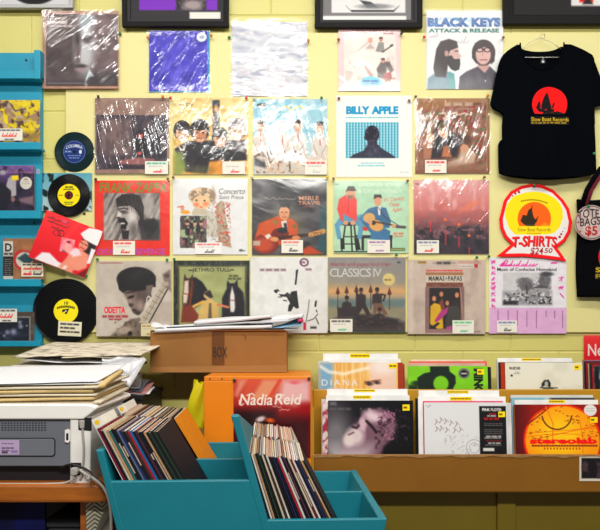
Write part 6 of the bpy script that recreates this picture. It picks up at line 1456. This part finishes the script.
def row(cols, xb0, xb1, floor, Yf, th0, th1, group, where, seed, jump=0.):
    rs = random.Random(seed); n = len(cols); ws = [1.]*(n-1)
    if jump: ws[-2:] = [jump, jump]
    cum = [0.]
    for q_ in ws: cum.append(cum[-1]+q_)
    step = (xb1-xb0)/cum[-1]
    dth = (R(th1)-R(th0))/(n-1); t = (step-H*math.cos(R(th0))*dth)*math.cos(R(th1))*.93
    for i, cn in enumerate(cols):
        th = R(th0)+dth*i; y0 = Yf+rs.uniform(0, .004); h = H+rs.uniform(-.004, .004); w = .294+rs.uniform(0, .006)
        rt = thing('lp_record', '%s record, %s from the slanted board, %s' % (cn, ORD[i], where), 'record', (xb0+step*cum[i], y0, floor+.0012), group)
        b = rt.location
        tt = t*rs.uniform(.86, 1.0); wl = .0011
        m = MB()                                        # jacket: two boards joined along the spine and foot, open on top
        m.box(b[0], b[0]+wl, b[1], b[1]+w, b[2], b[2]+h); m.box(b[0]+tt-wl, b[0]+tt, b[1], b[1]+w, b[2], b[2]+h); m.box(b[0]+wl, b[0]+tt-wl, b[1], b[1]+.0012, b[2], b[2]+h); m.box(b[0]+wl, b[0]+tt-wl, b[1]+.0012, b[1]+w, b[2], b[2]+.0012)
        m.obj('jacket', spine(COLN[cn]), rt)
        top = h+rs.uniform(.0005, .0035)
        MB().box(b[0]+wl*.4, b[0]+tt-wl*.4, b[1]+.004, b[1]+w-.006, b[2]+h*.7, b[2]+top).obj('inner_sleeve', CREAM[rs.choice((0, 0, 1, 1, 2, 3, 4, 5))], rt)
        if rs.random() < .35: MB().box(b[0]+tt*.2, b[0]+tt*.8, b[1]-.0006, b[1]+.0003, b[2]+h*rs.uniform(.5, .75), b[2]+h*rs.uniform(.78, .9)).obj('spine_title', mat('spine_ink', (190, 170, 150), .6), rt)
        rt.rotation_euler = (0, -th, 0)
LC1 = ['dark red', 'black', 'cream', 'tan', 'teal-green', 'black', 'black', 'grey-blue', 'navy', 'black', 'dark brown', 'red', 'blue', 'black', 'plum', 'black', 'black', 'tan', 'black', 'dark green', 'black', 'dark green', 'black']
LC2 = ['grey', 'cream', 'white', 'tan', 'black', 'dark brown', 'red', 'white', 'navy', 'cream', 'grey', 'black', 'tan', 'plum', 'white', 'black', 'cream', 'dark brown', 'grey', 'black', 'dark green', 'black', 'orange', 'black', 'orange']
RC1 = ['black', 'white', 'tan', 'black', 'dark green', 'black', 'cream', 'dark brown', 'white', 'black', 'black', 'navy', 'black', 'red', 'white', 'black', 'plum', 'black', 'cream', 'dark red', 'white', 'black', 'navy', 'dark brown', 'tan', 'black']
RC2 = ['cream', 'tan', 'grey', 'white', 'dark brown', 'cream', 'white', 'black', 'tan', 'red', 'cream', 'grey', 'white', 'dark brown', 'black', 'tan', 'cream', 'orange', 'white', 'tan', 'cream', 'white', 'white']
row(LC1, -.4005, -.233, fl, D1+.0175, 27, 30, 'records in the front row of the left compartment', 'front row of the higher teal compartment', 1)
row(LC2, -.4005, -.222, fl, D2+.0150, 27, 31, 'records in the back row of the left compartment', 'back row of the higher teal compartment', 2, 2.4)
row(RC1, mx_(fr_)+.0235, XF(330)+.062, fr_, D1+.0175, 16.5, 27, 'records in the front row of the right compartment', 'front row of the lower teal compartment', 3)
row(RC2, mx_(fr_)+.0235, PX(322, D2)+.05, fr_, D2+.0150, 16.5, 25, 'records in the back row of the right compartment', 'back row of the lower teal compartment', 4)
# white index cards: a tall card beside the first record, its folded tab with a yellow dot faces out above the record tops
for y0, nm in ((D1+.0175, 'front'), (D2+.015, 'back')):
    rt = thing('index_card', 'tall white index card with a yellow dot, %s row of the higher teal compartment' % nm, 'index card', (-.4030, y0, fl+.001), 'index cards in the teal bin')
    b = rt.location
    MB().box(b[0], b[0]+.0012, b[1], b[1]+.27, b[2], b[2]+.345).obj('card', mat('index_card_white', (228, 224, 214), .7, .04, 40), rt)
    MB().box(b[0], b[0]+.024, b[1]-.001, b[1]+.0002, b[2]+.319, b[2]+.345).obj('tab', MATS['index_card_white'], rt)
    MB().lathe([(0, -.0006), (.0065, -.0006), (.0065, 0), (0, 0)], (b[0]+.011, b[1]-.001, b[2]+.333), 20).obj('dot_sticker', mat('yellow_dot', (240, 190, 20), .5), rt)
    rt.rotation_euler = (0, -R(27), 0)
# the whole teal bin stands turned a little to the wall, its records with it
piv = Vector((-.16, D1, 0)); A_ = R(2.6); Mz = Matrix.Rotation(A_, 4, 'Z')
for o in list(COL.objects):
    if o.parent is None and (o.name.startswith('record_browser_bin') or o.name.startswith('index_card') or (o.name.startswith('lp_record') and str(o.get('group', '')).endswith('compartment'))):
        q = Mz @ (o.location-piv)+piv; q.y -= .014; q.x += .009; o.location = q
        o.rotation_euler = (o.rotation_euler[0], o.rotation_euler[1], A_)
# ------------------------------------------------------------------ table, printer and paper piles, left
WD = mat('varnished_oak', (166, 92, 26), .35, .22, 9, bump=.05, stretch=(1, 6, 6), spec=.6)
tY = 2.00; tz = PZ(484.5, tY); tx1 = PX(109, tY)
tb = thing('wooden_table', 'varnished wooden table with rounded corner under the printer', 'table', (-1.0, 2.3, 0))
o2 = [(-1.7, tY)]
for i in range(9):
    a = -PI/2+PI/2*i/8; o2.append((tx1-.03+.03*math.cos(a), tY+.03+.03*math.sin(a)))
o2 += [(tx1, 2.47), (-1.7, 2.47)]
n = len(o2); zt0 = tz-.052
MB().add([(x, y, tz) for x, y in o2]+[(x, y, zt0) for x, y in o2], [tuple(range(n)), tuple(range(2*n-1, n-1, -1))]+[(i, n+i, n+(i+1) % n, (i+1) % n) for i in range(n)]).obj('tabletop', WD, tb, bevel=.008)
for x, y in ((tx1-.10, tY+.06), (tx1-.10, 2.38), (-1.6, tY+.06), (-1.6, 2.38)): MB().box(x, x+.05, y, y+.05, 0, zt0).obj('leg', WD, tb, bevel=.004)
# things stored below the table
DBL = mat('navy_board', (16, 20, 74), .5, .08, 10); DGY = mat('charcoal_cloth', (34, 34, 38), .9, .1, 40)
c = Cv((-30, 503, 45, 560), n=120, bg=(18, 22, 78)); c.noise((12, 14, 50), 20, 20, 3); c.line([(10, 519), (9, 526), (12, 532), (14, 538)], 1.6, (150, 150, 176)); c.line([(14, 532), (16, 526), (20, 523.8)], 1.6, (150, 150, 176)); c.line([(10.5, 519), (12, 523)], 1.2, (150, 150, 176))
Y = 2.08; s = Y/F
tag(panel('navy_poster_board', c, 75*s, .5, PRINT, None, .012, (PX(7.5, Y), Y, tz-.058-.5)), 'navy blue board with white brush mark below the table', 'board')
st = thing('storage_tub', 'dark charcoal tub standing below the table', 'tub', (PX(66, 2.1), 2.25, 0))
MB().prism([(PX(47, 2.1), .72), (PX(88, 2.1), .72), (PX(85, 2.1), .02), (PX(50, 2.1), .02)], 2.1, 2.35).obj('body', DGY, st, bevel=.01)
MB().box(PX(46, 2.1), PX(89, 2.1), 2.095, 2.355, .72, .745).obj('rim', DGY, st, bevel=.004)
MB().box(PX(40, 2.1), PX(96, 2.1), 2.07, 2.38, 0, .02).obj('base', DGY, st, bevel=.004)
c = Cv((87, 495, 114, 560), n=130, bg=(196, 190, 170))
for i in range(30): c.line([(86, 498+i*2.2), (96, 494+i*2.2), (104, 497+i*2.2), (116, 491+i*2.2)], .8, (40, 38, 40), .9)
c.rect(99, 517, 106, 540, (60, 58, 58), .7, soft=2); c.rect(101, 520, 104, 528, (170, 164, 150), .8, soft=1)
Y = 2.045; s = Y/F
o = panel('newsprint_sheet', c, 25*s, .36, PAPER, None, .002, (PX(99, Y), Y, PZ(499, Y)-.36), lambda X_, Z_: .004*np.sin(X_*60)+.003*np.sin(Z_*30))
tag(o, 'black and white patterned paper sheet hanging beside the table edge', 'paper')

# printer, seen from behind
PWH = mat('printer_white', (244, 240, 236), .4, .02, 20); PGR = mat('printer_grey', (110, 113, 122), .5, .02, 20); PDK = mat('printer_dark', (20, 20, 24), .5, .05, 20)
pY = 2.025
def p2(px, py): return (PX(px, pY), PZ(py, pY))
pr = thing('laser_printer', 'grey and white laser printer seen from behind on the wooden table', 'printer', (PX(35, pY), pY+.19, tz))
Xl = -1.12
xr, zt = p2(91, 404)
MB().box(Xl, PX(70.5, pY), pY+.004, pY+.40, PZ(466.5, pY), PZ(418, pY)).obj('rear_panel', PGR, pr, bevel=.003)
mb = MB(); mb.prism([p2(70, 484.5), p2(70, 417), p2(90.5, 417), p2(91, 440), p2(90, 484.5)], pY-.002, pY+.40); mb.obj('side_column', PWH, pr, bevel=.005)
MB().prism([(Xl, p2(0, 419)[1]), p2(84, 419), p2(92, 413), p2(97.5, 408.5), p2(96, 406), p2(88, 404), (Xl, zt)], pY-.008, pY+.41).obj('lid', PWH, pr, bevel=.006)
MB().box(Xl, PX(69, pY), pY+.03, pY+.36, tz+.0005, PZ(466.5, pY)).obj('base', PDK, pr)
# vents
for r_ in range(4):
    for k in range(15):
        px = 1+k*3.05; py = 422.6+r_*2.35
        MB().box(PX(px, pY), PX(px+1.7, pY), pY+.0035, pY+.006, PZ(py+1.2, pY), PZ(py, pY)).obj('vent_slot', PDK, pr)
# recessed service cover with label
def rr(x0, x1, y0, y1, r): 
    pts = []
    for cx_, cy_, a0 in ((x1-r, y1-r, 0), (x0+r, y1-r, 90), (x0+r, y0+r, 180), (x1-r, y0+r, 270)):
        for i in range(5): a = R(a0+i*22.5); pts.append(p2(cx_+r*math.cos(a), cy_+r*math.sin(a)))
    return pts
MB().prism(rr(-40, 55, 438, 456.5, 3), pY+.001, pY+.01).obj('service_cover', PDK, pr)
MB().prism(rr(-40, 54.2, 438.9, 455.7, 2.6), pY-.001, pY+.009).obj('cover_face', PGR, pr, bevel=.001)
c = Cv((-2, 440, 19.5, 454.5), n=60, bg=(176, 158, 186)); c.dashes(2, 15, 443.5, 1, (110, 90, 120), 3); c.dashes(2, 14, 448, 1.2, (60, 50, 70), 5); c.dashes(2, 10, 450.6, 1, (60, 50, 70), 6); c.rect(2, 451.5, 8, 453.3, (50, 44, 60), .8); c.rect(11, 450, 18, 453, (120, 100, 140), .6)
panel('rating_label', c, 21.5*pY/F, 14.5*pY/F, PAPER, pr, .0004, Vector((PX(8.75, pY), pY-.0016, PZ(454.5, pY)))-Vector(pr.location))
MB().prism([p2(65, 430), p2(68.5, 429), p2(70, 431), p2(70, 441), p2(68.5, 443), p2(65, 442)], pY-.003, pY+.01).obj('latch', PWH, pr, bevel=.001)
MB().prism([p2(66.5, 433), p2(68.8, 433), p2(68.8, 440), p2(66.5, 440)], pY-.0036, pY).obj('latch_slot', PDK, pr)
MB().prism([p2(78.5, 417.5), p2(90.8, 417.5), p2(90.8, 431), p2(78.5, 430)], pY-.0028, pY+.01).obj('power_socket', PDK, pr, bevel=.001)
MB().prism([p2(70.8, 462.5), p2(81.5, 462.5), p2(81.5, 475.5), p2(70.8, 475.5)], pY-.0028, pY+.01).obj('usb_socket', PDK, pr, bevel=.001)
# cables
CG = mat('grey_cable', (170, 164, 158), .5, .04, 50); CB = mat('black_cable', (18, 18, 20), .45, .04, 50)
def smoothp(pts, n=8):
    P_ = [Vector(p) for p in pts]; out = []
    for i in range(len(P_)-1):
        p0, p1, p2_, p3 = P_[max(i-1, 0)], P_[i], P_[i+1], P_[min(i+2, len(P_)-1)]
        for k in range(n):
            t = k/n; out.append(.5*((2*p1)+(-p0+p2_)*t+(2*p0-5*p1+4*p2_-p3)*t*t+(-p0+3*p1-3*p2_+p3)*t**3))
    return out+[P_[-1]]
u = thing('usb_cable', 'grey cable plugged in the printer and drooping over the table corner', 'cable', (PX(78, 2.0), 2.01, tz))
MB().tube(smoothp([P(80, 470, pY-.012), P(86, 474.5, 2.0), P(94, 479, 1.985), P(103, 487, 1.975), P(109, 500, 1.97), P(111, 517, 1.97), P(111, 545, 1.97)]), .0042, 8).obj('cord', CG, u, smooth=True)
MB().prism([p2(73.5, 466.5), p2(78.5, 466.5), p2(80.5, 469), p2(80, 473), p2(74, 473.5)], pY-.03, pY-.001).obj('plug', CG, u, bevel=.002)
MB().lathe([(0, -.02), (.0055, -.02), (.0062, -.01), (.0055, 0), (0, 0)], P(90, 477.5, 1.99), 12).obj('strain_relief', CG, u, smooth=True)
u = thing('power_cable', 'pale cable running down the right column of the printer', 'cable', (PX(83, pY), pY-.01, PZ(465, pY)))
MB().tube(smoothp([P(82.3, 424, pY-.006), P(83, 436, pY-.006), P(83.8, 450, pY-.005), P(83, 464, pY-.006), P(80.5, 479, pY-.007)]), .0034, 8).obj('cord', CG, u, smooth=True)
MB().prism([p2(80, 420), p2(85.5, 420), p2(85, 428), p2(81, 428)], pY-.012, pY-.003).obj('plug', CG, u, bevel=.002)
o = MB().tube(smoothp([P(60, 468, pY+.01), P(71, 464.5, pY-.006), P(86, 469, pY-.012), P(96, 478, 1.99), P(103, 484, 2.0), P(104, 486, 2.2)]), .0028, 8).obj('black_cable', CB, base=P(86, 469, pY-.012), smooth=True)
tag(o, 'thin black cable looping from behind the printer base', 'cable')
o = MB().tube(smoothp([P(-20, 484.3, 2.012), P(20, 484.2, 2.012), P(45, 484, 2.012), P(66, 482.6, 2.012), P(76, 477, 2.008)]), .0032, 8).obj('flat_cable', CG, base=P(40, 484, 2.012), smooth=True)
tag(o, 'grey cable lying along the table edge below the printer', 'cable')

# black cabinet behind, carrying the back paper pile
BKC = mat('black_cabinet', (16, 16, 18), .5, .05, 20)
cb = thing('black_cabinet', 'black cabinet behind the printer carrying the printed paper pile', 'cabinet', (-.97, 2.72, 0))
zc = PZ(395, 2.56)
MB().box(-1.6, PX(142, 2.56), 2.565, 2.93, 0, zc-.02).obj('body', BKC, cb, bevel=.003)
MB().box(-1.62, PX(143, 2.56), 2.56, 2.94, zc-.02, zc).obj('top', BKC, cb, bevel=.003)
GA, GB = 'papers piled on the printer', 'papers piled on the black cabinet'
zt2 = zt+.001
rs = random.Random(5)
xl = -1.10
cnt = 0
specs = [(104, PC, .008, 'lowest cream paper bundle on the printer'), (99, PY, .007, 'yellowed paper bundle second from the printer lid'), (101, PC, .006, 'cream paper bundle third from the printer lid'), (96, PY, .008, 'yellowed folded edge bundle midway up the printer pile'), (103, PC, .006, 'cream paper bundle high in the printer pile'), (100, PW, .003, 'white sheet just under the top of the printer pile')]
z = zt2+.004
for px, m, t, lb in specs:
    sheet('paper_bundle', lb, xl, PX(px+1, 2.1), 2.035+rs.uniform(0, .012), 2.40, z, m, rs, rs.uniform(-1.5, 1.5), .03, .012, .0012, t, GA); z += t+.0035
sheet('paper_sheet', 'large white sheet on top of the printer pile', xl, PX(101, 2.12), 2.04, 2.46, z+.008, PW, rs, 2, .075, .02, .002, .0015, GA)
# curled bundle end at the right of the printer pile
sheet('paper_bundle', 'curled yellowed bundle end sticking out right of the printer pile', PX(78, 2.15), PX(109, 2.15), 2.06, 2.36, zt+.055, PY, rs, 4, .09, .16, .004, .012, GA)
specs = [(116, PG, .016, 'lowest grey newsprint bundle on the black cabinet', -1), (110, NP, .014, 'dark newsprint bundle second on the black cabinet', 2), (124, PC, .014, 'cream bundle third on the black cabinet', -2), (113, PG, .016, 'grey newsprint bundle midway in the cabinet pile', 3), (127, PY, .010, 'yellowed bundle in the upper cabinet pile', -3), (115, PC, .012, 'cream bundle near the top of the cabinet pile', 1.5)]
z = zc+.006
for k, (px, m, t, lb, rot) in enumerate(specs):
    sheet('newspaper_bundle', lb, PX((8, 2, 12, 5, 18, 10)[k], 2.59), PX(px, 2.59), 2.572+rs.uniform(0, .03), 2.9, z+.006*k*.5, m, rs, rot, .016*k, rs.uniform(-.01, .015), .004, t, GB); z += t+.0035
sheet('paper_sheet', 'white sheet slipped in below the top newsprint', PX(22, 2.57), PX(117, 2.57), 2.565, 2.9, z+.027, PW, rs, -4, .10, .0, .006, .002, GB)
sheet('paper_sheet', 'cream sheet with orange rim under the top newsprint', PX(60, 2.57), PX(136, 2.57), 2.555, 2.86, z+.040, PC, rs, 5, .10, .01, .004, .003, GB)
sheet('newspaper', 'printed newsprint sheet on top of the paper pile, corner overhanging', PX(15, 2.57), PX(146, 2.57), 2.56, 2.93, z+.052, NP, rs, -4, .115, .012, .004, .004, GB)
def hang(u, v):
    # top edge caught under the newsprint, a crease down the middle, one long corner falling
    px = 102+42*u+7*v*max(0, u-.7); drop = 30-18*abs(u-.66)/.66 if u < .66 else 30-26*(u-.66)/.34
    py = 355.5+1.5*u+v*drop+1.2*math.sin(9*u+2*v)
    Yh = 2.553-.05*v*(.4+u)+.016*abs(math.sin(7*u+2.2*v+.4))+.006*math.sin(15*v+6*u)
    return P(px, py, Yh)
tag(MB().grid(hang, 26, 18).obj('loose_sheet', PW, base=P(130, 370, 2.48), smooth=False, solid=.001), 'crumpled white sheet hanging from the right of the paper pile', 'paper')
scr = [(100, 133, .034, PG, 'grey crumpled scrap under the hanging white sheet', 10, .010, .05), (103, 139, .022, mat('blue_grey_print', (88, 96, 116), .35, .35, 40), 'shiny blue-grey printed sheet under the hanging white sheet', 4, .007, .08), (106, 145, .004, PW, 'white sheet lying lowest right of the paper pile', 7, .004, .03), (106, 143, .013, mat('pink_edge_sheet', (196, 130, 126), .7, .1, 30), 'pinkish sheet edge under the shiny blue-grey print', 5, .004, .06)]
for a, b, dz, m, lb, rot, amp, til in scr:
    sheet('loose_paper', lb, PX(a, 2.58), PX(b, 2.58), 2.575, 2.84, zc+dz+.004, m, rs, rot, til, -.05, amp, .002, 'loose papers right of the piles')

# pieces that belong to a part hang from that part
SUBS = dict(latch_slot='latch', cover_face='service_cover', rating_label='service_cover', vent_slot='rear_panel', neck_label='shirt_back', neck_rib='shirt_front', dot_sticker='tab', tape='body', lettering='body', pen_mark='body', spine_title='jacket', power_socket='side_column', usb_socket='side_column', price_tag='plastic_sleeve', inner_strap='strap', slip='frame', strain_relief='cord', label='disc', worn_edge='front_panel')
for o in list(COL.objects):
    if o.parent is None or o.parent.parent is not None: continue
    b = o.name.split('.')[0]; want = [SUBS.get(b)] if b in SUBS else (['shirt_front', 'body'] if b == 'printed_emblem' else [])
    for s_ in o.parent.children:
        if s_ is not o and s_.name.split('.')[0] in want:
            o.parent = s_; o.location = o.location-s_.location; break
# ------------------------------------------------------------------ camera and light
cam = bpy.data.cameras.new('camera'); co = bpy.data.objects.new('camera', cam); COL.objects.link(co)
co.location = (0, 0, CAMZ); co.rotation_euler = (R(90), 0, 0)
cam.sensor_fit = 'HORIZONTAL'; cam.sensor_width = 36; cam.lens = F/600*36
cam.shift_y = (HY-265)/600
scene.camera = co
def area(name, loc, rot, sx, sy, e, col):
    l = bpy.data.lights.new(name, 'AREA'); l.shape = 'RECTANGLE'; l.size = sx; l.size_y = sy; l.energy = e; l.color = col
    o = bpy.data.objects.new(name, l); COL.objects.link(o); o.location = loc; o.rotation_euler = rot; return o
area('ceiling_tube_light', (-.5, 1.75, 3.2), (R(12), 0, 0), 2.6, .12, 28, (1, .98, .92))
area('ceiling_tube_light.001', (1.9, 1.75, 3.2), (R(12), 0, 0), 2.0, .12, 16, (1, .98, .92))
area('ceiling_tube_light.002', (.2, -.6, 3.2), (R(18), 0, 0), 2.8, .2, 118, (1, .98, .92))
w = bpy.data.worlds.new('shop_light'); scene.world = w; w.use_nodes = True
w.node_tree.nodes['Background'].inputs[0].default_value = (.95, .97, 1, 1); w.node_tree.nodes['Background'].inputs[1].default_value = .14
scene.view_settings.view_transform = 'Standard'; scene.view_settings.look = 'None'
scene.view_settings.gamma = 1.0; scene.view_settings.use_curve_mapping = False
scene.view_settings.exposure = 0.24
